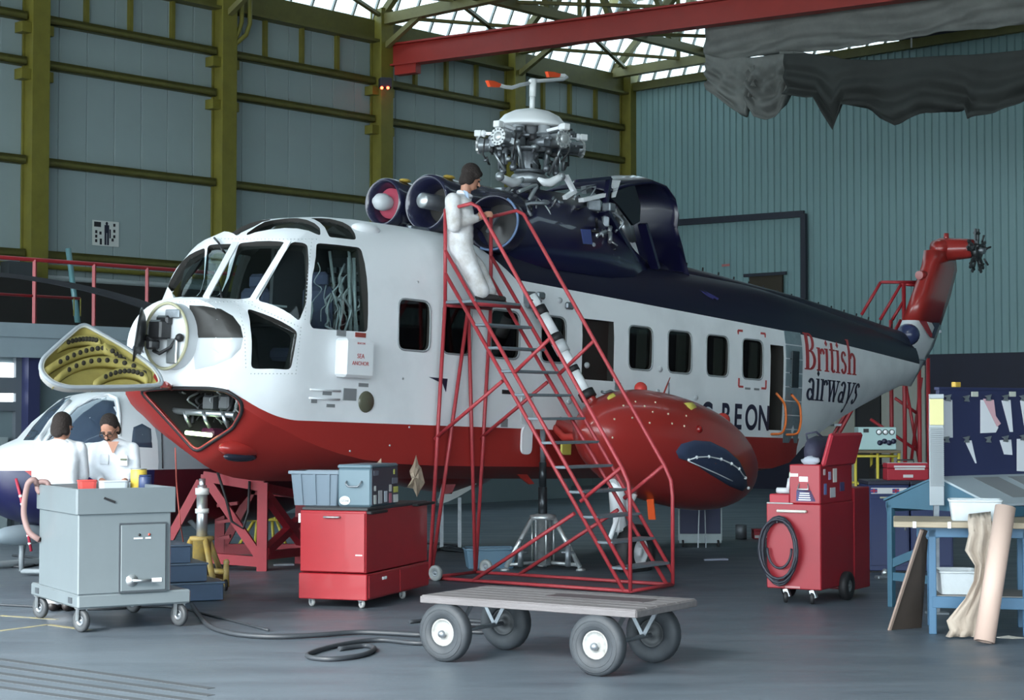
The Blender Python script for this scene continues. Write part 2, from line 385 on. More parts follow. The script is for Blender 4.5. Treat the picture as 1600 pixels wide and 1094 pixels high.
# tarpaulins
TN = V((Dr.y, -Dr.x, 0))
def tpp(px, py, off=0): return onpl(px, py, A+TN*off, TN)
def tarp(name, cols, off, m, rows=22, fold=.06, freq=9., drape=.0, ph=0.):
    # cols: list of (px, ytop, ybot)
    xs = [c[0] for c in cols]; nx = 70; grid = []
    for i in range(nx+1):
        x = xs[0]+(xs[-1]-xs[0])*i/nx
        j = max(k for k in range(len(cols)-1) if cols[k][0] <= x+1e-6)
        t = (x-cols[j][0])/(cols[j+1][0]-cols[j][0]); 
        yt = cols[j][1]*(1-t)+cols[j+1][1]*t; yb = cols[j][2]*(1-t)+cols[j+1][2]*t
        row = []
        for r in range(rows+1):
            v = r/rows; p = tpp(x, yt+(yb-yt)*v, off)
            dsp = fold*(math.sin(v*freq*1.7+math.sin(x*.021+ph)*2.2)*v+.7*math.sin(x*.05+v*3+ph)*v+.5*math.sin(x*.13+ph*2+v*5)*v*v)
            if drape:                        # hanging swag: folds run in arcs about the two hung corners
                u = (x-xs[0])/(xs[-1]-xs[0]); r1 = math.hypot(u-.05, v*1.3); r2 = math.hypot(u-.95, v*1.3)
                dsp = drape*(math.sin(r1*19)*.5+math.sin(r2*17+1)*.5)*min(1, v*3)-drape*1.5*math.sin(math.pi*u)*v
            else: dsp += .035*math.sin(v*44+math.sin(x*.03+ph)*1.5)*v**4
            row.append(p+TN*dsp)
        grid.append(row)
    mb = MB(); vs = [q for r in grid for q in r]; n = rows+1
    mb.add(vs, [(i*n+k, (i+1)*n+k, (i+1)*n+k+1, i*n+k+1) for i in range(nx) for k in range(rows)], True)
    me = mb.mesh(name, m, False); o = link(name, me)
    md = o.modifiers.new('s', 'SOLIDIFY'); md.thickness = .02; md.offset = 0
    return apply_mods(o)
o = tarp('tarpaulin', [(1102,30,104),(1165,20,90),(1250,8,80),(1345,-8,73),(1425,-22,58),(1600,-60,36),(1720,-80,20)], -.5, tarpm, fold=.09)
tag(o, 'wide grey tarpaulin stretched beneath the red girder', 'tarpaulin', 'tarpaulins')
for x0, x1 in ((1249,8),(1424,-20)):
    mb = MB(); mb.bar(tpp(x0,x1,-.62), tpp(x0,x1+95,-.62), .03, .03); mb.build('seam_strap', tarpm, None).parent = o
o = tarp('tarpaulin', [(1102,84,140),(1115,88,148),(1135,92,165),(1152,88,177),(1163,88,182),(1175,92,140),(1180,90,135)], -.35, tarpm, fold=.14, ph=2., drape=.10)
tag(o, 'grey tarpaulin end hanging in a fan below the left end of the wide one', 'tarpaulin', 'tarpaulins')
o = tarp('tarpaulin', [(1166,90,165),(1176,90,181),(1190,88,185),(1203,86,180),(1222,84,160),(1232,82,140),(1240,80,122)], -.3, tarpm, fold=.2, freq=16., ph=1., drape=.16)
tag(o, 'grey tarpaulin swag hanging in a deep U fold', 'tarpaulin', 'tarpaulins')
o = tarp('tarpaulin', [(1218,80,124),(1228,80,128),(1244,80,129),(1258,82,128),(1268,86,126),(1271,100,118)], -.42, tarpm, fold=.16, freq=12., ph=4., drape=.07)
tag(o, 'small bunched grey tarpaulin knot with crumpled folds', 'tarpaulin', 'tarpaulins')
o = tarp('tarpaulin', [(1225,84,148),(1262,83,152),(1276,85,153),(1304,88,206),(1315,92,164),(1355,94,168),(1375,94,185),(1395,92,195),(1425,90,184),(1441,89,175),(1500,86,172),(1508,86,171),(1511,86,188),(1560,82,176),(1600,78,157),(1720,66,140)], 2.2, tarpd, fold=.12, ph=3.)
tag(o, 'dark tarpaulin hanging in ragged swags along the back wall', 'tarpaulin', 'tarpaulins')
# floodlight on the third column
a = ony(602, 130, 40.75); mb = MB(); mb.box(a, (.28,.2,.24), .3, .02); fo = tag(mb.build('alarm_box', darkst), 'black signal box with two red lamps on a yellow column', 'signal box')
for dx in (-.07,.07):
    MB().sph(a+V((dx,-.12,-.13)), .035).build('lamp', mat('red_lamp',(1,.05,.02),.3,emit=2.0), fo)
# poster on the left wall
def lwp(px, py, off=.0): return onpl(px, py, G(0, off), W2)
pc = lwp(165, 365, .03); mb = MB(); mb.box((0,0,0), (.62,.02,.50)); po = mb.build('poster', mat('poster_paper',(.55,.58,.56),.6)); po.location = pc; po.rotation_euler = (0,0,ang)
tag(po, 'safety poster with a standing figure on the grey wall', 'poster')
ink = mat('black_ink',(.01,.01,.015),.6)
mb = MB(); mb.box((-.2,-.012,.17), (.16,.004,.1)); 
for i,(x,z) in enumerate([(-.23,.02),(-.23,-.07),(-.23,-.16),(-.13,0),(-.12,-.14),(-.12,-.2),(.2,.18),(.2,.06),(.2,-.05),(.16,-.12)]): mb.box((x,-.012,z), (.05,.004,.06))
mb.build('print', ink, po)['kind'] = 'stuff'
mb = MB(); mb.sph((.02,-.012,.2),(.03,.004,.035)); mb.box((.02,-.012,.09),(.11,.004,.16)); mb.box((-.01,-.012,-.1),(.045,.004,.26)); mb.box((.05,-.012,-.1),(.045,.004,.26)); mb.box((.1,-.012,.0),(.03,.004,.18)); mb.build('figure', mat('navy_ink',(.01,.012,.03),.6), po)
# mezzanine block with red railing
def mz(px, py, Y): return ony(px, py, Y)
ms = -15.0
# mezzanine front face lies on w = MW
MW = 4.6
def mfp(px, py): return onpl(px, py, G(0, MW), W2)
def sof(P): return (P-C0).dot(S2)
def mfp2(px, py): return onpl(px, py, G(0, MW-.48), W2)
s_r = sof(mfp(215, 520)); s_l = -36.0; s_e = -7.0
zt = mfp(60, 508).z; zf = mfp(60, 545).z
mzb = MB(); gbox(mzb, s_l, s_e, .5, MW, zf-.1, zt)
mez = struct(mzb.build('mezzanine_deck', greyst))
wallbox('fascia', greyst, mez, s_l, s_e, MW, MW+.05, zf+.18, zt+.02); wallbox('fascia', greyst, mez, s_l, s_e, MW, MW+.03, zf-.15, zf+.15)
mb = MB(); gbox(mb, s_l, s_e, MW-.6, MW-.5, 0, zf); mb.build('office_wall', mat('office_wall',(.16,.21,.23),.6), mez)
s_a = sof(mfp2(2,560)); s_b = sof(mfp2(21,560)); z1 = mfp2(10,567).z; z0 = mfp2(10,628).z
for z_a, z_b in ((z1-.42, z1), (z0, z0+.35)):
    mb = MB(); gbox(mb, s_a-.6, s_b, MW-.49, MW-.47, z_a, z_b); mb.build('window_pane', mat('lit_window',(.75,.82,.85),.3,emit=.55), mez)
mb = MB(); gbox(mb, s_b, s_b+.12, MW-.5, MW-.4, 0, zf); gbox(mb, s_a-.9, s_b, MW-.5, MW-.4, z0-.15, z0); gbox(mb, s_a-.9, s_b, MW-.5, MW-.4, z0+.4, z1-.5); mb.build('window_frame', mat('window_frame_grey',(.12,.14,.16),.5), mez)
s_p = sof(mfp2(38,600)); mb = MB(); gbox(mb, s_p-.1, s_p+.12, MW-.45, MW-.2, 0, zf); mb.build('post', mat('navy_post',(.03,.035,.10),.5), mez)
mb = MB(); gbox(mb, s_l, s_b-.2, MW-.47, MW-.3, 0, 1.5); mb.build('panel', mat('pale_panel',(.30,.36,.37),.6), mez)
# storage boxes on the mezzanine, black screen painted as its shaded interior
mb = MB(); gbox(mb, s_l, s_e, 1.2, 1.4, zt, zt+1.02); gbox(mb, s_l, s_e, 3.6, 3.7, zt, zt+.12); mb.build('shade_screen', dark, mez)
for px in (80, 138, 205):
    P = mfp(px, 425); s = sof(P); wallbox('duct_box', mat('galvanised_dark',(.08,.09,.1),.4,.5), mez, s-.25, s+.25, .9, 1.19, zt+.4, zt+1.35+.2*(px==138))
rail = MB(); zr = mfp(60,405).z; zm_ = mfp(60,462).z
rails = tag(bpy.data.objects.new('guard_rail', None), 'red tubular guard rail along the mezzanine edge', 'railing'); COL.objects.link(rails); rails.location = G(-20, MW-.15, zt)
def rp_(mb, nm, m): o = mb.build(nm, m); o.parent = rails; o.matrix_parent_inverse = M4.Translation(-rails.location); return o
rp_(MB().rod(G(s_l, MW-.15, zr), G(s_e, MW-.15, zr), .035), 'top_rail', redp)
rp_(MB().rod(G(s_l, MW-.15, zm_), G(sof(mfp(133,470)), MW-.15, zm_), .025), 'mid_rail', redp)
for px in (-60, 62, 155, 238): s = sof(mfp(px, 450)); rp_(MB().bar(G(s, MW-.15, zt), G(s, MW-.15, zr), .09, .05), 'post', redp)
s = sof(mfp(121,470)); yl_ = MB()
for d in (0,.13): yl_.rod(G(s+d, MW-.1, zm_), G(s+d, MW-.1, zm_-.3), .012, 6)
rp_(yl_, 'yellow_hook', yellow)
# leaning tube behind the rail
mb = MB(); mb.rod(G(sof(mfp(177,400)), MW-1.0, zt), G(sof(mfp(175,390)), MW-1.3, zr+.35), .05); tag(mb.build('pipe_length', mat('teal_pipe',(.10,.22,.24),.35)), 'teal tube leaning behind the red guard rail', 'tube')
# ================================================================ the large helicopter
def nm(N, L, op, a, b=None, c=None, clamp=False):
    n = N.new('ShaderNodeMath'); n.operation = op; n.use_clamp = clamp
    for i, q in enumerate((a, b, c)):
        if q is None: continue
        if isinstance(q, (int, float)): n.inputs[i].default_value = q
        else: L.new(q, n.inputs[i])
    return n.outputs[0]
hull_white = (.80,.82,.84); hull_red = (.31,.026,.022); hull_navy = (.006,.007,.024)
def hull_mat():
    m = bpy.data.materials.new('hull_paint'); m.use_nodes = True; nt = m.node_tree; N = nt.nodes; L = nt.links
    b = N['Principled BSDF']; tc = N.new('ShaderNodeTexCoord'); sp = N.new('ShaderNodeSeparateXYZ'); L.new(tc.outputs['Object'], sp.inputs[0])
    x = nm(N, L, 'MULTIPLY', sp.outputs[0], -1.0); z = sp.outputs[2]
    t = nm(N, L, 'MULTIPLY', nm(N, L, 'SUBTRACT', -5.35, x), 1.25, clamp=True)
    zr = nm(N, L, 'ADD', 1.69, nm(N, L, 'MULTIPLY', nm(N, L, 'MULTIPLY', t, t), .29))
    isred = nm(N, L, 'LESS_THAN', z, zr); isred = nm(N, L, 'MULTIPLY', isred, nm(N, L, 'LESS_THAN', x, 5.2))
    zn = nm(N, L, 'SUBTRACT', 3.49, nm(N, L, 'MULTIPLY', nm(N, L, 'ADD', x, 1.74), .033))
    zn = nm(N, L, 'ADD', zn, nm(N, L, 'MULTIPLY', nm(N, L, 'MAXIMUM', nm(N, L, 'SUBTRACT', -1.75, x), 0.0), .75))
    isn = nm(N, L, 'GREATER_THAN', z, zn)
    nz = N.new('ShaderNodeTexNoise'); nz.inputs['Scale'].default_value = 1.6; nz.inputs['Detail'].default_value = 6; L.new(tc.outputs['Object'], nz.inputs['Vector'])
    rp = N.new('ShaderNodeValToRGB'); e = rp.color_ramp.elements; e[0].position = .28; e[0].color = (.70,.72,.74,1); e[1].position = .55; e[1].color = (*hull_white, 1); L.new(nz.outputs['Fac'], rp.inputs[0])
    def mix(f, c1, c2):
        n = N.new('ShaderNodeMix'); n.data_type = 'RGBA'; L.new(f, n.inputs[0])
        for i, c in ((6, c1), (7, c2)):
            if isinstance(c, tuple): n.inputs[i].default_value = (*c, 1)
            else: L.new(c, n.inputs[i])
        return n.outputs[2]
    c = mix(isred, rp.outputs[0], hull_red); c = mix(isn, c, hull_navy); L.new(c, b.inputs['Base Color'])
    b.inputs['Roughness'].default_value = .46; b.inputs['Specular IOR Level'].default_value = .35
    return m
hullm = hull_mat(); voidm = mat('interior_dark', (.018,.016,.014), .8)
whitep = mat('white_paint', (.78,.80,.82), .35); redpaint = mat('red_gloss', hull_red, .28, coat=.3); navyp = mat('navy_gloss', (.006,.006,.028), .3, coat=.3)
silver = mat('bare_metal', (.55,.58,.60), .35, .85, var=.2, scale=8); steel = mat('dull_steel', (.30,.33,.36), .45, .7, var=.35, scale=10)
blackm = mat('black_rubber', (.012,.012,.014), .6); primer = mat('yellow_primer', (.46,.38,.11), .6, var=.25, scale=5)
winm = glass('window_glass', (.45,.46,.44)); cockm = glass('cockpit_glass', (.80,.86,.86))
H_ANG = math.atan(.8); H_PIT = .0293; H_ROL = .026
ha = V((math.sin(H_ANG)*math.cos(H_PIT), math.cos(H_ANG)*math.cos(H_PIT), -math.sin(H_PIT)))
hp0 = V((math.cos(H_ANG), -math.sin(H_ANG), 0)); hk0 = hp0.cross(ha); hk0 = hk0 if hk0.z > 0 else -hk0
hpv = hp0*math.cos(H_ROL)-hk0*math.sin(H_ROL); hk = hpv.cross(ha); hk = hk if hk.z > 0 else -hk
HO = ony(826, 640, 23.67); HO.z = 0
heli = thing('helicopter', 'large white, red and navy twin-engined helicopter standing on jacks with its nose open', 'helicopter')
fw = -ha
HM = M4(((fw.x, hpv.x, hk.x, HO.x), (fw.y, hpv.y, hk.y, HO.y), (fw.z, hpv.z, hk.z, HO.z), (0,0,0,1)))
heli.matrix_world = HM; HI = HM.inverted()
def h(x, y, z): return V((-x, y, z))             # aft, port, up
CL = HI @ CP
def lray(px, py): return (HI.to_3x3() @ ray(px, py)).normalized()
def HL(px, py, yl):                              # pixel -> local point on the plane port = yl
    r = lray(px, py); return CL+r*((yl-CL.y)/r.y)
def HX(px, py, xa): r = lray(px, py); return CL+r*((-xa-CL.x)/r.x)
def HZ_(px, py, zl): r = lray(px, py); return CL+r*((zl-CL.z)/r.z)
def sharp(me, deg=35):
    for p in me.polygons: p.use_smooth = True
    me.set_sharp_from_angle(angle=math.radians(deg))
def section(x, w, zt, n, zm, wc, zc, zk, NU=12, NS=5, NB=5):
    half = []
    for i in range(NU):
        t = math.pi/2*i/NU; half.append((w*math.sin(t)**(2/n) if t > 0 else 0, zm+(zt-zm)*math.cos(t)**(2/n)))
    for i in range(NS): t = i/NS; half.append((w+(wc-w)*t*t, zm+(zc-zm)*t))
    for i in range(NB): t = i/NB; half.append((wc*(1-t), zc+(zk-zc)*t**.85))
    pts = [h(x, y, z) for y, z in half]+[h(x, 0, zk)]
    return pts+[V((q.x, -q.y, q.z)) for q in reversed(pts[1:-1])]
ST = [(-6.20,.66,2.90,2.2,2.4,.66,2.00,1.96),(-6.15,.83,2.94,2.2,2.4,.81,1.90,1.86),(-6.0,.95,2.965,2.2,2.4,.90,1.80,1.58),(-5.88,1.0,2.98,2.1,2.4,.94,1.73,1.36),(-5.78,1.07,2.99,2.3,2.4,.96,1.68,1.22),(-5.70,1.10,3.04,2.4,2.4,.97,1.65,1.17),
 (-5.58,1.14,3.20,2.5,2.4,.99,1.61,1.12),(-5.42,1.15,3.57,3.1,2.45,1.01,1.55,1.07),(-5.28,1.14,3.72,3.3,2.5,1.03,1.49,1.04),(-5.0,1.13,3.87,3,2.5,1.05,1.41,1.01),(-4.75,1.13,3.94,3,2.5,1.07,1.35,1.0),
 (-4.4,1.13,3.99,3,2.5,1.09,1.29,1.0),(-3.9,1.13,4.02,3,2.5,1.11,1.25,1.02),(-3.2,1.13,4.03,3,2.5,1.12,1.23,1.03),(-1.5,1.13,4.03,3,2.5,1.12,1.23,1.03),(.5,1.13,4.03,3,2.5,1.12,1.23,1.03),(2.5,1.13,4.03,3,2.5,1.12,1.23,1.05),
 (4.3,1.13,4.0,3,2.5,1.11,1.24,1.07),(4.9,1.11,3.97,3,2.5,1.06,1.33,1.22),(5.5,1.06,3.93,2.9,2.55,.92,1.55,1.46),(6.2,.97,3.88,2.8,2.65,.78,1.76,1.66),(7.2,.84,3.8,2.6,2.75,.6,2.02,1.92),(8.2,.70,3.71,2.5,2.85,.46,2.26,2.17),(9.2,.55,3.61,2.4,2.95,.34,2.49,2.41),(10.1,.42,3.52,2.3,3.0,.24,2.68,2.61),(10.6,.34,3.47,2.2,3.05,.18,2.8,2.74)]
fm = MB(); fm.loft([section(*s) for s in ST]); fme = fm.mesh('fuselage', [hullm, voidm], False)
BV = BVHTree.FromPolygons([v.co.copy() for v in fme.vertices], [tuple(p.vertices) for p in fme.polygons])
def hit(px, py):
    r = BV.ray_cast(CL, lray(px, py)); return (r[0], r[1]) if r[0] else None
def on_side(xa, z, sgn=1):                       # point on the skin at station xa, height z
    r = BV.ray_cast(V((-xa, 4*sgn, z)), V((0, -sgn, 0))); return r[0], r[1]
# ---- cutters
cut = MB(); cut.k = 1
def inset_section(s, d=.13): return section(s[0], s[1]-d, s[2]-d, s[3], s[4], s[5]-d, max(s[6], 2.05), 2.0, 12, 5, 5)
cav = [s for s in ST if -5.5 <= s[0] <= -3.9]
r0 = (-5.66, 1.03, 3.02, 1.9, 2.4, .96, 1.9, 1.8); cav = [r0]+cav
cav_mb = MB(); cav_mb.k = 1; cav_mb.loft([inset_section(s) for s in cav], smooth=False)
WINP = dict(
 a=[(240,470),(269,467),(321,387),(295,391)], b=[(281,465),(318,465),(364,381),(326,383)], c=[(326,464),(391,466),(447,379),(374,380)],
 d=[(402,470),(467,503),(479,472),(480,381),(454,379)], e=[(494,380),(563,387),(574,519),(488,513),(484,505),(487,435)],
 f=[(386,482),(465,519),(454,578),(392,576),(391,513)], g=[(383,369),(402,353),(426,344),(450,341),(472,342),(490,348),(500,356),(501,369)],
 i=[(484,341),(505,341),(525,344),(545,352),(554,364),(557,375),(514,371),(508,356)])
def fillet(poly, r=.04, n=3):
    out = []; m = len(poly)
    for k in range(m):
        p, q, s = poly[k-1], poly[k], poly[(k+1)%m]
        d1 = (p-q); d2 = (s-q); rr = min(r, d1.length*.45, d2.length*.45)
        a = q+d1.normalized()*rr; b = q+d2.normalized()*rr
        for t in range(n+1):
            t /= n; out.append(a*(1-t)**2+q*2*t*(1-t)+b*t*t)
    return out
wins = {}
for kx, pl in WINP.items():
    cx_ = sum(q[0] for q in pl)/len(pl); cy_ = sum(q[1] for q in pl)/len(pl); hh = []
    for q in pl:                                 # pull a corner inwards when it would miss the skin
        for k in range(12):
            t = hit(q[0]+(cx_-q[0])*k*.06, q[1]+(cy_-q[1])*k*.06)
            if t: break
        hh.append(t)
    if None in hh: continue
    n = sum((q[1] for q in hh), V()).normalized(); wins[kx] = (fillet([q[0] for q in hh], .05), n)
mir = lambda q: V((q.x, -q.y, q.z))
for kx in ('e', 'f', 'g', 'i'):
    if kx in wins: wins[kx+'m'] = ([mir(q) for q in reversed(wins[kx][0])], mir(wins[kx][1]))
for pl, n in wins.values(): cut.prism([q-n*.34 for q in pl], n*.50)
CW = [(-3.94,-3.43),(-3.19,-2.70),(-2.32,-1.80),(-1.35,-.87),(.52,1.05),(1.44,2.0),(2.40,2.95),(3.35,3.90)]
def rrect(x0, x1, z0, z1, y, r=.1, n=4):
    return fillet([h(x0,y,z0), h(x1,y,z0), h(x1,y,z1), h(x0,y,z1)], r, n)
for sg in (1, -1):
    for x0, x1 in CW: cut.prism(rrect(x0, x1, 2.53, 3.08, 1.0*sg), V((0,.3*sg,0)))
    cut.prism([h(-.51,1.0*sg,2.34), h(.18,1.0*sg,2.34), h(.18,1.0*sg,3.11), h(-.51,1.0*sg,3.11)], V((0,.3*sg,0)))
cut.prism([h(4.13,.6,1.80), h(4.52,.6,1.80), h(4.52,.6,3.05), h(4.13,.6,3.05)], V((0,.7,0)))
cut.prism([h(4.72,.98,2.45), h(4.97,.98,2.45), h(4.97,.98,3.0), h(4.72,.98,3.0)], V((0,.3,0)))
# nose electronics bay
NOSE = [(194,614),(225,611),(264,608),(330,608),(356,613),(374,627),(376,642),(363,666),(308,702),(258,687),(222,664),(203,641)]
nb = [hit(*q) for q in NOSE]; nb = [q for q in nb if q]
nn = V((.82,0,-.35)).normalized(); nbp = [q[0] for q in nb]
cut.prism([q-nn*.55 for q in nbp], nn*.75)
def boolean(me, cutters):
    o = link('bool_tmp', me); tmp = []
    for c in cutters:
        co = link('cut_tmp', c.mesh('cut', [hullm, voidm], False)); tmp.append(co)
        md = o.modifiers.new('b', 'BOOLEAN'); md.operation = 'DIFFERENCE'; md.object = co; md.solver = 'EXACT'
        md.use_self = True
    dg = bpy.context.evaluated_depsgraph_get(); r = bpy.data.meshes.new_from_object(o.evaluated_get(dg))
    bpy.data.objects.remove(o)
    for t in tmp: bpy.data.objects.remove(t)
    return r
bme = boolean(fme, [cav_mb, cut]); sharp(bme, 32); bme.name = 'fuselage'
fus = link('fuselage', bme, heli)
# ---- panes
def pane(poly, n, name, m, inset=.025, parent=heli, th=.006):
    mb = MB(); mb.prism([q-n*inset for q in poly], n*th); return mb.build(name, m, parent, False)
for kx, (pl, n) in wins.items():
    p = pane(pl, n, 'cockpit_pane', cockm, .045)
curt = mat('cabin_curtain', (.42,.47,.45), .8)
for sg in (1, -1):
    for i, (x0, x1) in enumerate(CW):
        mb = MB(); mb.prism(rrect(x0, x1, 2.53, 3.08, 1.085*sg), V((0,.006*sg,0))); w_ = mb.build('cabin_window', winm, heli)
        if sg == 1:
            fr = rrect(x0-.012, x1+.012, 2.518, 3.092, 0, .11, 4); fr = [V((q.x, on_side(-q.x, q.z)[0].y+.004, q.z)) for q in fr]
            MB().tube(fr, .011, 6, closed=True).build('window_seal', mat('window_seal',(.25,.27,.28),.6), w_)
            if i >= 4: MB().box(h(x1-.11, 1.03, 2.8), (.2,.03,.52)).build('curtain', curt, w_)
mb = MB(); mb.box(h(-.165,1.02,2.72), (.68,.02,.76)); mb.build('door_aperture', mat('brown_dark',(.022,.014,.012),.5), heli)
# centre posts / white frames between panes, wipers
for a, b in (((322,466),(369,380)), ((396,468),(451,378))):
    pa, pb = hit(*a), hit(*b)
    if pa and pb: MB().bar(pa[0]+pa[1]*.01, pb[0]+pb[1]*.01, .07, .02, up=pa[1]).build('windshield_post', whitep, heli)
for pts in (((345,470),(348,455),(343,440),(340,425)), ((352,395),(345,384),(338,376))):
    q = [hit(*t) for t in pts]; q = [t[0]+t[1]*.04 for t in q if t]
    if len(q) > 1: MB().tube(q, .012, 6).build('wiper', blackm, heli)
# rivet row below the windshield
rv = MB()
def along(pts, step):
    out = []
    for a, b in zip(pts[:-1], pts[1:]):
        L_ = math.hypot(b[0]-a[0], b[1]-a[1]); n = max(1, int(L_/step))
        out += [(a[0]+(b[0]-a[0])*i/n, a[1]+(b[1]-a[1])*i/n) for i in range(n)]
    return out
for line in ([(378,470),(470,512),(462,584),(386,584)], [(372,478),(382,520),(384,580)], [(300,372),(380,374),(500,374)], [(275,472),(400,472)], [(487,374),(480,440),(476,505)]):
    for q in along(line, 5.5):
        t = hit(*q)
        if t: rv.sph(t[0], .008, 5, 3)
r_ = rv.build('rivets', mat('rivet_grey',(.45,.47,.48),.5), heli); r_['kind'] = 'stuff'
# cockpit interior: bulkhead, seats, instrument hood, overhead console, cable looms
ci = MB(); ci.box(h(-4.05,0,2.85), (.06,1.6,1.4)); ci.box(h(-5.38,0,2.75), (.35,1.7,.16), bev=.03); ci.box(h(-5.2,0,2.45), (.5,.5,.7)); ci.box(h(-4.9,0,2.05), (1.6,1.7,.1))
ci.box(h(-4.5,.12,3.0), (.9,.05,1.5)); ci.build('cockpit_floor', mat('cockpit_black',(.03,.03,.035),.6), heli)
seatm = mat('seat_cloth', (.05,.055,.10), .8)
for sy in (.5, -.5):
    s_ = MB(); s_.box(h(-4.85,sy,2.4), (.5,.48,.14), bev=.04); s_.box(h(-4.6,sy,2.8), (.12,.46,.75), bev=.05); s_.box(h(-4.58,sy,3.25), (.1,.25,.18), bev=.04); s_.build('pilot_seat', seatm, heli)
MB().box(h(-5.4,.45,2.9), (.28,.5,.02)).build('glare_sheet', mat('pale_sheet',(.55,.58,.58),.6), heli)
loom = mat('silver_loom', (.50,.52,.52), .4, .3, var=.3, scale=25)
for i in range(22):
    y0 = random.uniform(.55,.98); x0 = random.uniform(-4.75,-4.25); z0 = random.uniform(2.55,2.9); pts = []
    zz = z0
    for j in range(6):
        pts.append(h(x0+random.uniform(-.07,.07), min(y0+random.uniform(-.05,.05), .95), zz)); zz += random.uniform(.05,.15)
    MB().tube(smooth(pts), random.choice((.006,.009,.013)), 6).build('cable_loom', loom, heli)
for sx in (-4.42, -4.5): MB().rod(h(sx,.93,2.6), h(sx,.85,3.5), .022, 8).build('conduit', loom, heli)
ov = MB()
for i in range(7):
    for j in range(5): ov.box(h(-4.1, .1+j*.14, 2.75+i*.11), (.03,.09,.06))
o_ = ov.build('circuit_breakers', steel, heli); o_['kind'] = 'stuff'
for sy in (.05, .35, .65): MB().tube([h(-4.15,sy,2.4), h(-4.2,sy+.05,2.8), h(-4.15,sy-.05,3.2), h(-4.3,sy,3.6)], .02, 6).build('cable_loom', loom, heli)
# ---- nose radar drum
RD0 = h(-6.30, .02, 2.52)
drum = MB()
rings = []
for x, r_y, r_z, cy in ((-6.32,.335,.345,.02), (-6.20,.35,.35,.03), (-6.02,.37,.35,.04)):
    rings.append([h(x, cy+r_y*math.cos(t*math.pi/20), 2.52+r_z*math.sin(t*math.pi/20)) for t in range(40)])
drum.loft(rings, cap=False); drum.build('radar_drum', mat('fairing_grey',(.50,.52,.54),.4), heli)
def hpatch(poly, name, m, th=.01, dens=5, hitf=hit, parent=heli):
    cx = sum(p[0] for p in poly)/len(poly); cy = sum(p[1] for p in poly)/len(poly); rr = []
    for j in range(dens+1):
        s_ = max(j/dens, .02); row = []
        for p in along(poly+[poly[0]], 5):
            t = hitf(cx+(p[0]-cx)*s_, cy+(p[1]-cy)*s_)
            row.append((t[0]+t[1]*(th if j < dens else .002)) if t else (rr[-1][len(row)] if rr else h(-6.1,.5,2.5)))
        rr.append(row)
    mb = MB(); mb.loft(rr, cap=False); return mb.build(name, m, parent)
hpatch([(296,477),(318,478),(345,483),(364,494),(376,510),(380,528),(300,528)], 'radome_seat_dark', mat('fairing_black',(.022,.020,.018),.5))
hpatch([(300,528),(380,528),(376,545),(361,560),(336,571),(305,578)], 'radome_seat_grey', MATS['fairing_grey'])
rm = MB(); rm.tube([q+V((.01,0,0)) for q in rings[0]], .018, 6, closed=True); rm.build('radar_rim', mat('rim_khaki',(.40,.38,.25),.5), heli)
bk = MB(); bk.prism(rings[0], V((-.05,0,0))); bk.build('radar_backplate', mat('backplate_grey',(.62,.64,.66),.45), heli)
for nm_, c_, d_ in (('scanner_motor', (-6.40,.0,2.58), (.16,.20,.20)), ('scanner_box', (-6.36,.02,2.68), (.10,.18,.10)), ('scanner_arm', (-6.46,-.03,2.42), (.14,.09,.1))):
    MB().box(h(*c_), d_, 0, .02).build(nm_, mat('scanner_black',(.02,.02,.022),.4), heli)
MB().box(h(-6.36,.16,2.36), (.03,.16,.26), 0, .01).build('radar_bracket', silver, heli); MB().box(h(-6.36,.14,2.75), (.02,.22,.09), 0, .01).build('radar_plate', steel, heli)
MB().tube([h(-6.42,-.06,2.36), h(-6.44,.06,2.33), h(-6.38,.16,2.4), h(-6.35,.22,2.5)], .02, 6).build('waveguide', blackm, heli)
MB().sph(h(-6.36,.27,2.5), .045, 10, 6).build('lamp_boss', blackm, heli)
dh = MB(); dc = h(-6.52,-.16,2.50); dax = V((.72,-.66,.10)).normalized()
dh.lathe([(.001,-.05),(.12,-.045),(.22,-.02),(.30,.02),(.305,.035),(.22,-.005),(.12,-.03),(.001,-.035)], dc, dax, 28); dh.build('radar_dish', mat('dish_black',(.02,.022,.024),.35), heli)
MB().rod(dc-dax*.05, h(-6.42,-.03,2.46), .035, 8).build('dish_mount', blackm, heli)
t0, t1 = hit(206,552), hit(240,551)
if t0 and t1:
    me_ = text_mesh('OA', .115, 'nose_letters', mat('letter_navy',(.02,.022,.05),.45), .001, .004, 1.1, 'CENTER'); place_text(me_, 'nose_letters', (t0[0]+t1[0])*.5+(t0[1]+t1[1]).normalized()*.06, t1[0]-t0[0], (0,0,1), heli)
# nose bay seal, equipment, light tube
if nb:
    sm_ = [q[0]+q[1]*.012 for q in nb]; ctr = sum(sm_, V())/len(sm_)
    MB().tube([ctr+(q-ctr)*1.06 for q in fillet(sm_,.08,3)], .020, 8, closed=True).build('bay_seal', blackm, heli)
    MB().tube([ctr+(q-ctr)*1.02 for q in fillet(sm_,.08,3)], .014, 8, closed=True).build('bay_lip', redpaint, heli)
cab = mat('bay_cable', (.35,.37,.38), .4, .4)
c0_ = h(-5.75,0,1.72)
for i in range(16):
    y0 = -.75+i*.09; pts = [h(-5.72+random.uniform(-.1,.1), y0+random.uniform(-.04,.04), 1.95-j*.08+random.uniform(-.02,.02)) for j in range(5)]
    MB().tube(smooth(pts), random.choice((.008,.012,.02)), 6).build('bay_cable', random.choice((cab, blackm, loom)), heli)
MB().rod(h(-5.92,-.28,1.74), h(-5.86,.62,1.72), .035, 10).build('bay_duct', silver, heli)
for y in (-.1,.2,.5): MB().tube([h(-5.93,y,1.74),h(-5.92,y+.03,1.66),h(-5.85,y+.02,1.58)], .022, 6).build('bay_duct', silver, heli)
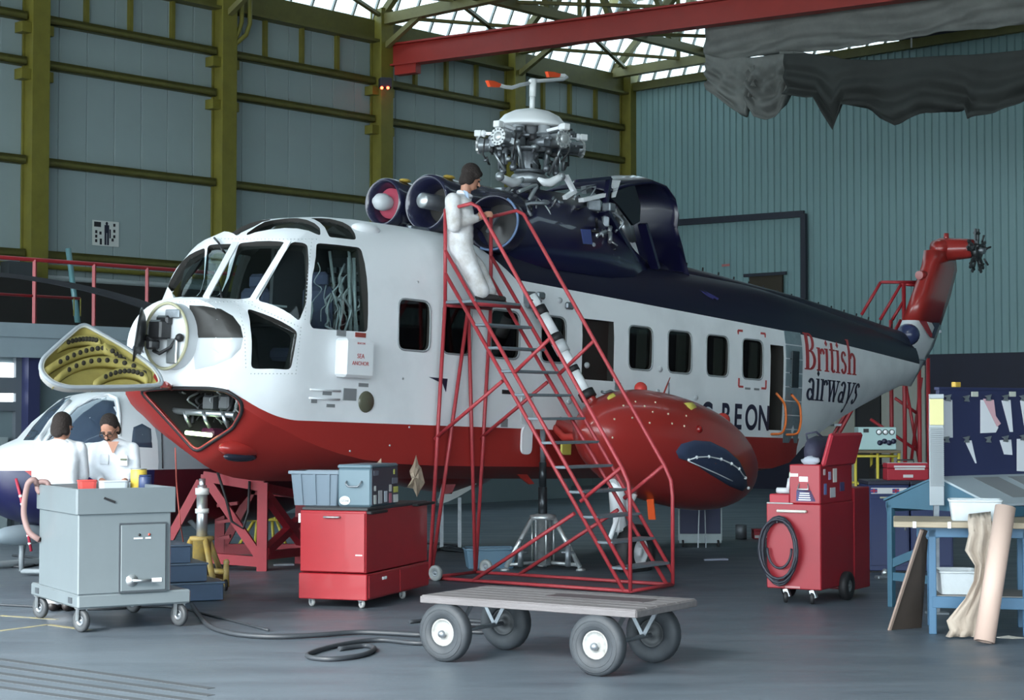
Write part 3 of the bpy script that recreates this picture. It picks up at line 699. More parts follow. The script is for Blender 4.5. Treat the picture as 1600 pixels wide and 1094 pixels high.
MB().rod(h(-5.98,.0,1.515), h(-5.92,.33,1.50), .022, 8).build('inspection_tube', mat('green_tube',(.62,.95,.45),.4,emit=1.0), heli)
MB().box(h(-5.62,-.05,1.52), (.2,.34,.1), 0, .03).build('bay_box', mat('maroon_box',(.10,.02,.05),.5), heli)
for y, z in ((-.45,1.78),(.1,1.84),(.35,1.85)): MB().box(h(-5.72,y,z), (.16,.16,.16), 0, .02).build('avionics_box', mat('avionics_dark',(.05,.055,.06),.45), heli)
# ---- nose bay door, swung open
R_ = CP+ray(258,603)*18.55; Lp = CP+ray(60,575)*17.7; Ap = CP+ray(128,509)*18.35
dn = (Lp-R_).cross(Ap-R_).normalized(); dn = dn if dn.y < 0 else -dn
def dpl(px, py, off=0.): return HI @ (onpl(px, py, R_, dn)+dn*off)
rim = [dpl(*q) for q in ((258,603),(200,606),(105,607),(78,599),(60,580),(64,562),(92,536),(122,510),(132,507),(160,522),(205,548),(245,578))]
dnl = HI.to_3x3() @ dn
rf = fillet(rim, .12, 3); cen = sum(rf, V())/len(rf)
sh = MB(); lv = [(1.0,0),(.985,-.03),(.90,-.13),(.72,-.22),(.5,-.27)]
sh.loft([[cen+(q-cen)*s_+dnl*d_ for q in rf] for s_, d_ in lv], cap=False); sh.add([cen+(q-cen)*.5-dnl*.27 for q in rf], [list(range(len(rf)))])
sh.build('nose_door_skin', mat('door_white_red',(.62,.60,.56),.45), heli)
inr = MB(); lv = [(.93,.0),(.90,-.05),(.78,-.15),(.5,-.22)]
inr.loft([[cen+(q-cen)*s_+dnl*d_ for q in rf] for s_, d_ in lv], cap=False); inr.add([cen+(q-cen)*.5-dnl*.22 for q in rf], [list(range(len(rf)))])
inr.build('nose_door_lining', primer, heli)
for s_, r_, m_ in ((.985,.022,mat('door_seal_grey',(.34,.37,.40),.5)), (.945,.014,mat('door_rim_cream',(.55,.54,.46),.5))): MB().tube([cen+(q-cen)*s_+dnl*.008 for q in rf], r_, 6, closed=True).build('nose_door_seal', m_, heli)
holem = mat('rib_hole', (.03,.025,.015), .8)
for a, m_, b in (((72,585),(140,548),(185,553)), ((88,600),(160,563),(240,590)), ((95,545),(135,530),(160,540)), ((150,604),(200,580),(235,598)), ((165,545),(205,566),(240,596))):
    pa, pm_, pb = [dpl(*q) for q in (a, m_, b)]; strip = []; n = 12
    path = [pa*(1-t/n)**2+(pm_*2-(pa+pb)*.5)*2*(t/n)*(1-t/n)+pb*(t/n)**2 for t in range(n+1)]
    mb = MB(); up = HI.to_3x3() @ UZ
    vs = []
    for i, q in enumerate(path):
        dd = .06*math.sin(math.pi*min(max(i/n,.12),.88))
        vs += [q-dnl*(.03+dd), q-dnl*(.02+dd)+up*.085, q-dnl*(.04+dd)+up*.085, q-dnl*(.09+dd)]
    mb.loft([vs[i*4:i*4+4] for i in range(n+1)]); rb = mb.build('nose_door_rib', primer, heli)
    for i in range(2, n-1):
        q = path[i]; dd = .06*math.sin(math.pi*min(max(i/n,.12),.88)); tg = (path[i+1]-path[i-1]).normalized()
        nrm = tg.cross(up).normalized(); nrm = nrm if nrm.dot(dnl) > 0 else -nrm
        MB().lathe([(.001,.006),(.026,.006),(.026,-.01)], q-dnl*(.020+dd)+up*.045, nrm, 10).build('lightening_hole', holem, rb)
MB().rod(dpl(258,600), h(-6.16,-.05,1.98), .03, 8).build('door_hinge', redpaint, heli)
# red edge panel of the open door beside the radar drum
MB().prism([dpl(243,578,.01), dpl(262,606,.01), dpl(252,606,.01), dpl(240,588,.01)], dnl*-.02).build('door_edge', redpaint, heli)
# chin landing-light fairing
t = hit(376,703)
if t:
    mb = MB(); mb.sph((0,0,0), (.30,.12,.10), 16, 10); o_ = mb.build('landing_light_fairing', redpaint, heli); o_.matrix_local = M4.Translation(t[0]-t[1]*.02)
    MB().sph(t[0]+t[1]*.05+V((0,0,-.03)), (.24,.06,.055), 14, 8).build('landing_light', mat('lamp_lens',(.02,.025,.04),.1), heli)
# ---- fittings on the port side
bxw = mat('box_white', (.76,.78,.80), .4); q = on_side(-4.71, 2.38)[0]
sa = MB().box(q+V((0,.07,0)), (.46,.18,.42), 0, .03).build('sea_anchor_box', bxw, heli)
place_text(text_mesh('SEA', .07, 'lettering', mat('red_ink',(.45,.05,.05),.6), .001, align='CENTER'), 'lettering', q+V((0,.165,.0)), (-1,0,0), (0,0,1), sa)
place_text(text_mesh('ANCHOR', .06, 'lettering', mat('red_ink',(.45,.05,.05),.6), .001, align='CENTER'), 'lettering', q+V((0,.165,-.075)), (-1,0,0), (0,0,1), sa)
place_text(text_mesh('BEACON', .03, 'lettering', mat('red_ink',(.45,.05,.05),.6), .001, align='CENTER'), 'lettering', q+V((0,.165,.15)), (-1,0,0), (0,0,1), sa)
plq = mat('placard_grey', (.22,.23,.24), .5); plr = mat('placard_red', (.28,.05,.04), .5)
for xa, z, w_, hh_, m_ in ((-4.86,2.64,.14,.06,plq),(-4.56,2.64,.16,.05,plr),(-4.55,2.57,.12,.05,plq),(-4.68,1.99,.2,.13,plq),(-4.48,2.10,.15,.04,plq),(-5.02,2.0,.13,.06,plq),(-4.95,1.86,.12,.035,plq),(-5.2,1.9,.08,.04,plq),(-2.0,2.12,.17,.05,blackm),(-2.02,1.75,.12,.10,plq),(.28,2.28,.13,.1,plq)):
    q = on_side(xa, z)[0]; MB().box(q+V((0,.004,0)), (w_,.012,hh_)).build('placard', m_, heli)
q = on_side(-4.42,1.92)[0]; MB().lathe([(.001,.03),(.07,.03),(.085,.02),(.11,.02),(.12,0)], q, (0,1,0), 20).build('side_lamp', mat('lamp_amber_dark',(.10,.10,.07),.2), heli)
for z in (2.02, 1.93):
    a, b = on_side(-5.3,z)[0], on_side(-4.85,z)[0]; MB().tube([a+V((0,.03,0)), b+V((0,.03,0))], .012, 6).build('grab_rail', whitep, heli)
q = on_side(-2.86,2.0)[0]; MB().prism([h(-3.42,q.y,2.235)+V((0,.01,0)), h(-3.10,q.y,2.23)+V((0,.01,0)), h(-3.12,q.y,2.08)+V((0,.01,0)), h(-3.18,q.y,2.17)+V((0,.01,0))], V((0,.006,0))).build('speedbird_mark', mat('mark_navy',(.015,.015,.04),.5), heli)
q = on_side(-1.62,1.85)[0]; MB().prism(rrect(-1.70,-1.50,1.38,1.72,q.y+.004,.09), V((0,.03,0))).build('hoist_plate', whitep, heli)
MB().prism(rrect(-1.72,-1.48,1.74,2.12,q.y+.004,.1), V((0,.012,0))).build('access_panel', mat('panel_pale',(.60,.62,.64),.45), heli)
for xa, z in ((-.95,3.30),(-.75,2.05),(.05,2.05),(-.4,2.52),(1.25,2.55),(1.2,2.25),(2.15,2.2)):
    q = on_side(xa, z)[0]; MB().sph(q, (.05,.03,.04), 8, 6).build('skin_fitting', mat('fitting_grey',(.42,.44,.46),.5), heli)
for xa, z in ((-3.85,2.2),(-3.6,3.3),(-3.7,1.66),(-4.0,1.45),(-4.6,1.38),(-2.6,1.36)):
    q = on_side(xa, z)[0]; MB().sph(q, .015, 6, 4).build('skin_stud', silver, heli)
# emergency-exit corner marks
rdk = mat('exit_red', (.45,.06,.06), .5)
for x_, z_, sx, sz in ((3.25,3.2,1,-1),(4.0,3.2,-1,-1),(3.25,2.4,1,1),(4.0,2.4,-1,1)):
    q = on_side(x_, z_)[0]; y = q.y+.006; mb = MB(); mb.box(h(x_+sx*.06,y,z_), (.12,.008,.03)); mb.box(h(x_,y,z_+sz*.06), (.03,.008,.12)); mb.build('exit_mark', rdk, heli)
for x_ in (3.5,3.75): q = on_side(x_,2.38)[0]; MB().box(q, (.14,.012,.03)).build('exit_placard', plq, heli)
# registration
ltm = mat('letter_navy', (.02,.022,.05), .45)
def stick(me, name, xa, z, xd=1, parent=heli, off=.006):
    bm = bmesh.new(); bm.from_mesh(me); bmesh.ops.triangulate(bm, faces=bm.faces)
    bmesh.ops.subdivide_edges(bm, edges=[e for e in bm.edges if e.calc_length() > .15], cuts=2); bm.to_mesh(me); bm.free()
    for v in me.vertices:
        q = BV.ray_cast(V((-(xa+v.co.x), 4, z+v.co.y)), V((0,-1,0)))
        yy = q[0].y if q[0] else 1.1
        v.co = V((-(xa+v.co.x), yy+off+(v.co.z if v.co.z > 0 else 0), z+v.co.y))
    return link(name, me, parent)
x_ = 2.28
for ch, wd_ in (('G',.33),('\u2013',.2),('B',.34),('E',.30),('O',.36),('N',.34)):
    stick(text_mesh(ch, .50, 'registration_letter', ltm, .002, .012, .86), 'registration_letter', x_, 1.80); x_ += wd_
# ---- serif lettering on the tail, built stroke by stroke
class Glyph(MB):
    def q(s, pts): return s.prism([(x, y, 0) for x, y in pts], (0,0,.004))
    def stem(s, x, y0, y1, w=.13, sb=True, st=True):
        s.q([(x,y0),(x+w,y0),(x+w,y1),(x,y1)])
        if sb: s.q([(x-.07,y0),(x+w+.07,y0),(x+w+.07,y0+.035),(x-.07,y0+.035)])
        if st: s.q([(x-.07,y1-.035),(x+w,y1-.035),(x+w,y1),(x-.07,y1)])
        return s
    def arc(s, cx, cy, rx, ry, a0, a1, tw=.13, tt=.05, n=14):
        for i in range(n):
            A_ = math.radians(a0+(a1-a0)*i/n); B_ = math.radians(a0+(a1-a0)*(i+1)/n)
            th = lambda t: tt+(tw-tt)*abs(math.cos(t))
            o_ = lambda t, d: (cx+(rx-d)*math.cos(t), cy+(ry-d)*math.sin(t))
            s.q([o_(A_,0), o_(B_,0), o_(B_,th(B_)), o_(A_,th(A_))])
        return s
    def dia(s, x0, y0, x1, y1, w): return s.q([(x0,y0),(x0+w,y0),(x1+w,y1),(x1,y1)])
def glyph(ch):
    g = Glyph()
    if ch == 'B': g.stem(.07,0,1.0,.16); g.arc(.30,.76,.24,.24,-90,90,.14); g.arc(.30,.27,.30,.27,-90,90,.15); g.q([(.2,.96),(.32,.96),(.32,1),(.2,1)]); g.q([(.2,.49),(.32,.49),(.32,.54),(.2,.54)]); g.q([(.2,0),(.32,0),(.32,.04),(.2,.04)]); w = .66
    elif ch == 'r': g.stem(.07,0,.64); g.arc(.33,.44,.17,.19,20,165,.12,.07); g.sph((.42,.52,0),(.06,.06,.004),8,4); w = .47
    elif ch == 'i': g.stem(.07,0,.64); g.q([(.05,.78),(.13,.70),(.21,.78),(.13,.88)]); w = .30
    elif ch == 't': g.stem(.09,.08,.82,.13,False,False); g.q([(0,.60),(.34,.60),(.34,.645),(0,.645)]); g.arc(.24,.12,.15,.13,180,320,.11,.06); w = .38
    elif ch == 's': g.arc(.20,.47,.17,.17,20,250,.11,.06); g.arc(.20,.17,.18,.18,-160,80,.12,.06); g.dia(.30,.20,.06,.44,.10); w = .43
    elif ch == 'h': g.stem(.07,0,1.0); g.arc(.33,.42,.20,.21,0,165,.12,.07); g.stem(.40,0,.44,.13,True,False); w = .66
    elif ch == 'a': g.stem(.32,0,.48,.13,True,False); g.arc(.26,.46,.19,.18,0,160,.12,.06); g.arc(.21,.17,.20,.18,20,330,.12,.05); w = .56
    elif ch == 'w': g.dia(.03,.64,.20,0,.12); g.dia(.36,.64,.20,0,.06); g.dia(.32,.64,.50,0,.12); g.dia(.68,.64,.50,0,.06); g.q([(-.04,.60),(.24,.60),(.24,.64),(-.04,.64)]); g.q([(.28,.60),(.50,.60),(.50,.64),(.28,.64)]); g.q([(.58,.60),(.82,.60),(.82,.64),(.58,.64)]); w = .82
    elif ch == 'y': g.dia(.03,.64,.24,.0,.13); g.dia(.46,.64,.16,-.26,.07); g.q([(-.04,.60),(.24,.60),(.24,.64),(-.04,.64)]); g.q([(.36,.60),(.60,.60),(.60,.64),(.36,.64)]); g.sph((.16,-.23,0),(.08,.06,.004),8,4); w = .58
    return g, w
redlet = mat('letter_red', (.42,.035,.04), .45)
for word, x0, z0, sx, sz, m_ in (('British',5.20,2.74,.68,.56,redlet), ('airways',5.28,2.28,.63,.53,ltm)):
    x_ = x0
    for ch in word:
        g, wd_ = glyph(ch)
        for v in g.v: v.x *= sx; v.y *= sz
        stick(g.mesh('tail_letter', m_, False), 'tail_letter', x_, z0, off=.008); x_ += wd_*sx
# bare-metal panels behind the cabin door, each panel its own
stripm = mat('bare_aluminium', (.36,.44,.48), .38, .6, var=.3, scale=6)
for i in range(8):
    z0 = 1.62+i*.21; z1 = z0+.195; a_ = []
    for xa, z in ((4.58,z0),(5.12,z0),(5.12,z1),(4.58,z1)): q = on_side(xa, z)[0]; a_.append(q+V((0,.004,0)))
    MB().prism(a_, V((0,.006,0))).build('bare_panel', stripm, heli)
MB().box(h(4.85,1.125,2.72), (.22,.02,.55), 0, .01).build('tail_window', mat('tail_window_dark',(.02,.03,.035),.15), heli)
for x0 in (4.28, 4.72):
    pts = [h(x0-.12,1.16,1.74), h(x0+.06,1.25,1.75), h(x0+.16,1.24,1.95), h(x0+.14,1.22,2.2), h(x0+.0,1.15,2.34)]
    MB().tube(fillet([pts[0]]+pts+[pts[-1]], .08, 3)[4:-4], .018, 8).build('boarding_handle', mat('orange_rubber',(.70,.16,.03),.5), heli)
# ---- tail spine tunnel with cover latches
sp = MB(); rings = []
for x, z, w_ in ((2.3,4.16,.30),(2.8,4.18,.30),(4.0,4.13,.29),(6.7,3.98,.27),(9.0,3.79,.25),(10.4,3.66,.24),(10.62,3.60,.18)):
    rings.append([h(x, w_*math.cos(t*math.pi/10), z-.22+.22*math.sin(t*math.pi/10)) for t in range(11)]+[h(x, -w_, z-.5), h(x, w_, z-.5)])
sp.loft(rings); o_ = sp.build('tail_spine', mat('spine_navy',(.008,.008,.026),.4), heli)
for i in range(17):
    x = 3.0+i*.44; z = 4.19-(x-2.8)*.069; MB().rod(h(x,.05,z-.03), h(x-.05,.09,z+.06), .014, 5).build('spine_latch', blackm, heli)
for dx in (0,.12): MB().bar(h(2.35+dx,.8,3.78), h(2.75+dx,.98,3.62), .02, .03).build('roof_step', mat('step_blue',(.03,.03,.12),.4), heli)
# ---- tail pylon
def foil(xl, xt, z, th): 
    n = 9; up_ = [(xl+(xt-xl)*(i/n)**1.4, th*(math.sin(math.pi*(i/n)**.62)+.12*(i/n))) for i in range(n+1)]
    return [h(x, y, z) for x, y in up_]+[h(x, -y, z) for x, y in reversed(up_[1:-1])]+[]
py = MB(); py.loft([foil(9.95,10.95,2.70,.16), foil(10.42,11.80,3.45,.17), foil(10.75,12.10,3.88,.17)]); pyb = py.build('tail_pylon_base', whitep, heli)
py = MB(); py.loft([foil(10.75,12.10,3.88,.172), foil(11.10,12.45,4.4,.165), foil(11.45,12.72,4.95,.16), foil(11.52,12.65,5.22,.155)]); py.build('tail_pylon', redpaint, heli)
MB().sph(h(10.55,.12,3.60), (.20,.22,.20), 14, 10).build('gearbox_cover', mat('cover_navy',(.03,.04,.10),.25), heli)
vm1 = mat('emblem_red',(.30,.02,.03),.5); vm2 = mat('emblem_dark',(.03,.04,.07),.5)
P_ = lambda px, py_: HL(px, py_, .185)
MB().prism([P_(1436,501), P_(1447,502), P_(1459,529), P_(1453,527)], V((0,.01,0))).build('tail_emblem', vm1, heli)
MB().prism([P_(1454,528), P_(1459,529), P_(1468,505), P_(1456,504), P_(1460,512)], V((0,.01,0))).build('tail_emblem', vm2, heli)
MB().prism([P_(1430,544), P_(1433,551), P_(1430,557), P_(1427,551)], V((0,.01,0))).build('tail_diamond', vm2, heli)
MB().rod(HL(1395,561,.5), HL(1445,562,.2), .02, 6).build('tail_antenna', whitep, heli)
gc = HL(1474,390,.0)
gbx = MB(); gbx.lathe([(.001,-.2),(.17,-.2),(.22,-.05),(.21,.15),(.18,.5),(.16,.62),(.001,.63)], gc, (0,1,.0), 18); gbx.sph(gc+V((.12,0,0)), (.22,.2,.17), 12, 8); gbx.build('tail_gearbox', redpaint, heli)
MB().rod(gc+V((0,.05,.15)), gc+V((0,.05,.30)), .05, 8).build('tail_beacon', redpaint, heli); MB().rod(HL(1436,430,0), HL(1446,430,0), .08, 10).build('tail_lamp', redpaint, heli)
tc_ = gc+V((0,.66,-.06))
MB().rod(gc+V((0,.6,0)), tc_+V((0,.15,0)), .06, 10).build('tail_rotor_shaft', steel, heli); MB().lathe([(.001,-.05),(.14,-.05),(.16,.0),(.14,.06),(.001,.06)], tc_, (0,1,0), 16).build('tail_rotor_hub', mat('hub_dark',(.06,.065,.07),.4,.6), heli)
for i in range(5):
    A_ = i*2*math.pi/5+.25; d_ = V((math.cos(A_),0,math.sin(A_))); e_ = V((-math.sin(A_),0,math.cos(A_)))
    mb = MB(); mb.bar(tc_, tc_+d_*.22, .07, .07); mb.bar(tc_+d_*.2+e_*.06, tc_+d_*.42+e_*.06, .03, .05); mb.bar(tc_+d_*.2-e_*.06, tc_+d_*.42-e_*.06, .03, .05); mb.rod(tc_+d_*.34-e_*.1, tc_+d_*.34+e_*.1, .028, 8); mb.rod(tc_+d_*.16+V((0,.1,0)), tc_+d_*.3+V((0,.14,0)), .02, 6)
    mb.build('tail_rotor_grip', MATS['hub_dark'], heli)
# ---- sponson float on its struts
sc_ = h(.1,2.15,1.52); sp = MB(); n = 22; rings = []
for i in range(n+1):
    t = i/n; x = -1.95+3.75*t; r = (1-abs(2*t-1)**2.3)**.55; r = max(r, .02)
    wd_, up_, dn_ = .62*r, .68*r, .70*r
    ring = []
    for k in range(28):
        A_ = 2*math.pi*k/28; ring.append(h(.1+x, 2.15+wd_*math.cos(A_), 1.70-.48*t**1.2+(up_ if math.sin(A_) > 0 else dn_)*math.sin(A_)))
    rings.append(ring)
sp.loft(rings); spn = sp.build('sponson', redpaint, heli)
SB = BVHTree.FromPolygons([v.co.copy() for v in spn.data.vertices], [tuple(p.vertices) for p in spn.data.polygons])
def shit(px, py): r = SB.ray_cast(CL, lray(px, py)); return (r[0], r[1]) if r[0] else None
def patch(poly, name, m, th=.02, off=.0, parent=heli, dens=9):
    # fills a pixel outline with a small skin that follows the sponson
    cx = sum(p[0] for p in poly)/len(poly); cy = sum(p[1] for p in poly)/len(poly); rings = []
    for j in range(dens+1):
        s_ = max(j/dens, .02); row = []
        for p in along(poly+[poly[0]], 6):
            t = shit(cx+(p[0]-cx)*s_, cy+(p[1]-cy)*s_)
            if not t: t = (rings[-1][len(row)], V((0,1,0))) if rings else (sc_, V((0,1,0)))
            else: t = (t[0]+t[1]*(th if j < dens else off), t[1])
            row.append(t[0])
        rings.append(row)
    mb = MB(); mb.loft(rings, cap=False); return mb.build(name, m, parent)
cov = patch([(1056,706),(1064,694),(1085,688),(1110,690),(1135,702),(1155,720),(1166,742),(1168,760),(1160,768),(1140,760),(1110,742),(1080,722),(1060,716)], 'float_cover', mat('cover_blue',(.035,.05,.10),.55,bump=.3,bscale=6), .035)
lc = [(1072,717),(1084,714),(1103,713),(1122,717),(1138,724),(1150,732),(1160,745),(1165,760)]
for q in lc:
    t = shit(*q)
    if t: MB().sph(t[0]+t[1]*.045, .022, 6, 4).build('lace_eyelet', whitep, cov)
q = [shit(*t) for t in along(lc, 8)]; q = [t[0]+t[1]*.045 for t in q if t]; MB().tube(q, .009, 5).build('lace', whitep, cov)
q = [shit(*t) for t in along([(1072,719),(1090,727),(1115,738),(1140,750),(1150,754)], 8)]; q = [t[0]+t[1]*.045 for t in q if t]
if len(q) > 2: MB().tube(q, .008, 5).build('lace', whitep, cov)
for pl in ([(1068,630),(1080,629),(1089,637),(1080,641)], [(948,622),(960,615),(963,619),(950,625)]): patch(pl, 'float_strap', mat('strap_yellow',(.62,.52,.10),.6), .03, dens=2)
for q in ((993,628),(1024,629),(1007,635),(1020,644),(1044,647),(1072,650),(988,653),(1015,661),(1050,662),(974,634),(1069,666),(957,684),(960,655)):
    t = shit(*q)
    if t: MB().sph(t[0], .014, 6, 4).build('sponson_rivet', mat('rivet_cream',(.6,.5,.35),.5), spn)
t = shit(1092,671)
if t: MB().sph(t[0], .05, 10, 6).build('position_lamp', mat('lamp_red_dark',(.20,.01,.01),.1), spn)
for q, r_ in (((1001,607),.06),((1129,657),.075)):
    t = HL(*q, 2.0); MB().lathe([(.001,.03),(r_*1.3,.02),(r_*1.3,-.02),(.001,-.03)], t, (.6,.7,.3), 14).build('filler_cap', mat('cap_red',(.55,.05,.04),.4), spn)
MB().rod(HL(1032,628,1.9), HL(1047,590,1.9), .018, 6, .006).build('whip_antenna', redpaint, spn); MB().rod(HL(1045,620,1.7), HL(1045,598,1.7), .012, 6).build('whip_antenna', steel, spn)
MB().bar(HL(830,462,1.13)-V((0,.05,0)), HL(836,476,1.25), .16, .12).build('strut_bracket', steel, heli)
sa_, sb_ = HL(831,462,1.2), HL(918,618,1.95)
def lerp(a, b, t): return a+(b-a)*t
for a, b, r, m_ in ((0,.12,.06,whitep),(.12,.2,.085,blackm),(.2,.40,.075,whitep),(.40,.47,.09,blackm),(.47,.58,.085,mat('strut_grey',(.5,.52,.54),.4)),(.58,.72,.07,whitep),(.72,.77,.075,blackm),(.77,.97,.065,whitep),(.96,1.03,.10,blackm)):
    MB().rod(lerp(sa_,sb_,a), lerp(sa_,sb_,b), r, 14).build('sponson_strut', m_, heli)
MB().rod(sb_, h(-.9,1.9,1.7), .07, 10).build('sponson_strut', redpaint, heli)
for q in ((845,462),(890,478),(862,515),(1,1)):
    if q[0] > 5: MB().box(HL(*q,1.16), (.16,.05,.09), 0, .02).build('strut_fitting', steel, heli)
MB().rod(h(-.9,1.1,1.75), h(-.9,1.8,1.55), .11, 10).build('sponson_beam', redpaint, heli); MB().rod(h(.9,1.1,1.7), h(.9,1.8,1.5), .12, 10).build('sponson_beam', redpaint, heli)
MB().tube([h(-1.0,1.1,1.72), h(-1.05,1.3,1.6), h(-1.05,1.6,1.62), h(-1.0,1.8,1.7)], .05, 8).build('hydraulic_hose', MATS['cap_red'], heli)
MB().box(HL(884,702,1.5), (.2,.03,.14), 0, .01).build('yellow_tag', mat('tag_yellow',(.55,.50,.10),.6), heli)
MB().tube([HL(940,612,1.9)+V((0,0,.0))]+[HL(945+i*9,614-3*math.sin(i*1.7),1.95) for i in range(5)], .018, 6).build('brake_pipe', steel, heli)
# main gear
gt, gb = HL(962,742,2.15), HL(975,845,2.15)
mb = MB(); mb.rod(gt, HL(966,800,2.15), .10, 12); mb.rod(HL(966,800,2.15), gb, .065, 12); mb.bar(HL(955,742,2.15), HL(972,772,2.15), .16, .12); mb.build('gear_leg', whitep, heli)
MB().rod(HL(1005,745,2.15), HL(975,800,2.15), .05, 10).build('gear_brace', whitep, heli)
mb = MB(); mb.rod(HL(968,800,2.22), HL(952,845,2.22), .03, 8); mb.box(HL(966,815,2.2), (.12,.1,.25), 0, .02); mb.build('gear_torque_link', whitep, heli)
wc = HL(992,862,2.28); t_, w_ = MB(), MB(); wheel(t_, w_, wc, (0,1,0), .33, .22, .17); t_.build('main_tyre', blackm, heli); w_.build('main_wheel', whitep, heli)
MB().bar(HL(1012,735,2.2), HL(1019,812,2.25), .10, .015).build('warning_streamer', mat('orange_ribbon',(.85,.10,.01),.6), heli)
MB().prism([HL(797,732,.5), HL(815,730,.5), HL(835,756,.5), HL(828,757,.5)], V((0,-.03,0))).build('ventral_antenna', MATS['cap_red'], heli)
# starboard sponson, mirrored
c = spn.copy(); c.data = spn.data.copy(); COL.objects.link(c); c.parent = heli
for v in c.data.vertices: v.co.y = -v.co.y
c.data.flip_normals()
# ---- engines: two intake bells with nacelles
eng = mat('engine_navy', (.012,.013,.035), .25, coat=.4)
for cx, cy, yl, r in ((599,316,-.36,.285), (667,317,.36,.33)):
    c = HL(cx, cy, yl); ax = V((1,0,0))
    mb = MB(); mb.lathe([(r*.62,-.35),(r*.72,-.12),(r*.86,-.02),(r*.97,.03),(r*1.04,.0),(r*1.06,-.06),(r*1.02,-.3),(r*1.0,-1.5),(r*.9,-1.9),(.001,-1.95)], c, ax, 36); mb.build('engine_intake', eng, heli)
    if yl < 0:
        MB().lathe([(.001,-.10),(r*.66,-.12),(r*.66,-.2)], c, ax, 28).build('intake_blank', mat('blank_red',(.42,.06,.10),.6), heli)
        MB().lathe([(.001,.16),(.05,.15),(.10,.08),(.11,0),(.08,-.1)], c, ax, 20).build('intake_bullet', mat('bullet_grey',(.5,.52,.54),.35), heli)
        MB().lathe([(.07,.02),(.07,-.15)], c, ax, 14).build('bullet_stem', steel, heli)
    else:
        MB().lathe([(.001,-.3),(r*.65,-.3)], c, ax, 28).build('intake_throat', voidm, heli)
        MB().lathe([(.001,.10),(.08,.10),(.095,.08),(.095,-.28)], c+V((0,.0,.02)), ax, 20).build('starter_motor', silver, heli)
    for dz, dy in ((-.33,.0),(-.30,.15)): MB().rod(c+V((-.3,dy,-.2)), c+V((-.32,dy,-.55)), .025, 6).build('engine_mount', steel, heli)
    MB().sph(c+V((-.25,.12,r*1.02)), (.10,.05,.025), 10, 6).build('nacelle_tag', mat('band_amber',(.45,.30,.05),.5), heli)
MB().bar(HL(640,356,.4), HL(692,363,.4), .05, .05).build('engine_rail', steel, heli)
# cockpit-roof scoop
mb = MB(); q0 = HX(575,362,-4.35)
mb.sph(h(-4.12,.72,3.86), (.22,.10,.07), 14, 8); mb.build('roof_scoop', whitep, heli)
# deck under the engines / gearbox
mb = MB(); rings = []
for x, w_, z0, z1 in ((-2.4,.55,3.9,4.12),(-1.6,.85,3.75,4.40),(-1.0,.92,3.7,4.76),(.2,.92,3.7,4.80),(1.0,.86,3.7,4.68),(1.5,.7,3.8,4.3),(2.1,.5,3.8,4.1)):
    rings.append([h(x, w_*math.cos(t*math.pi/12)*(1-.12*math.sin(t*math.pi/12)), z0+(z1-z0)*min(1,1.15*math.sin(t*math.pi/12))) for t in range(13)])
mb.loft(rings); mb.build('engine_deck_cowl', mat('cowl_navy',(.007,.007,.035),.3,coat=.4), heli)
# opened oil-cooler duct with pale blue rim
c = HL(768,347,.92); ax = (HI.to_3x3() @ V((-.35,-.93,.1))).normalized()
mb = MB(); mb.lathe([(.27,-.35),(.30,-.05),(.325,0),(.34,-.02),(.34,-.3)], c, ax, 32); mb.build('cooler_duct', mat('duct_navy',(.012,.012,.03),.3), heli)
e1 = (HI.to_3x3() @ V((1,0,0))); e1 = (e1-ax*e1.dot(ax)).normalized(); e2 = ax.cross(e1); e2 = e2 if e2.z > 0 else -e2
MB().tube([c+(e1*math.cos(a_)+e2*math.sin(a_))*.338 for a_ in [math.radians(-115+i*8) for i in range(22)]], .016, 8).build('cooler_rim', mat('rim_blue',(.12,.19,.34),.4), heli)
mb = MB(); mb.lathe([(.001,-.26),(.28,-.30)], c, ax, 28); mb.build('cooler_face', mat('cooler_black',(.008,.007,.008),.35), heli)
MB().bar(c+V((.1,0,-.12))+ax*-.06, c+V((-.1,0,.12))+ax*-.06, .05, .03).build('cooler_bracket', steel, heli)
# quilted duct and pipework round the gearbox
qm = mat('quilt_blanket', (.42,.44,.42), .7, var=.4, scale=9, bump=.6, bscale=20)
pts = [HL(x, y, .55) for x, y in ((742,300),(765,301),(790,304),(815,308),(832,316))]; MB().tube(fillet([pts[0]]+pts+[pts[-1]],.1,3)[4:-4], .075, 10).build('lagged_duct', qm, heli)
for i in range(34):
    x0 = random.uniform(-1.2,.8); y0 = random.uniform(.05,.75); z0 = random.uniform(4.3,4.6)
    pts = [h(x0,y0,z0), h(x0+random.uniform(-.1,.1),y0+random.uniform(-.1,.1),z0+.15), h(x0+random.uniform(-.2,.2),y0+random.uniform(-.15,.15),z0+random.uniform(.15,.35)), h(x0+random.uniform(-.3,.3),y0,z0+random.uniform(.05,.25))]
    MB().tube(smooth(pts), random.choice((.012,.018,.028)), 6).build('gearbox_pipe', random.choice((steel, silver, blackm, steel)), heli)
for i in range(14):
    MB().box(h(random.uniform(-1.1,.7), random.uniform(0,.7), random.uniform(4.45,4.7)), (random.uniform(.08,.2),random.uniform(.08,.2),random.uniform(.06,.16)), random.random(), .015).build('gearbox_unit', random.choice((steel, MATS['hub_dark'], silver)), heli)
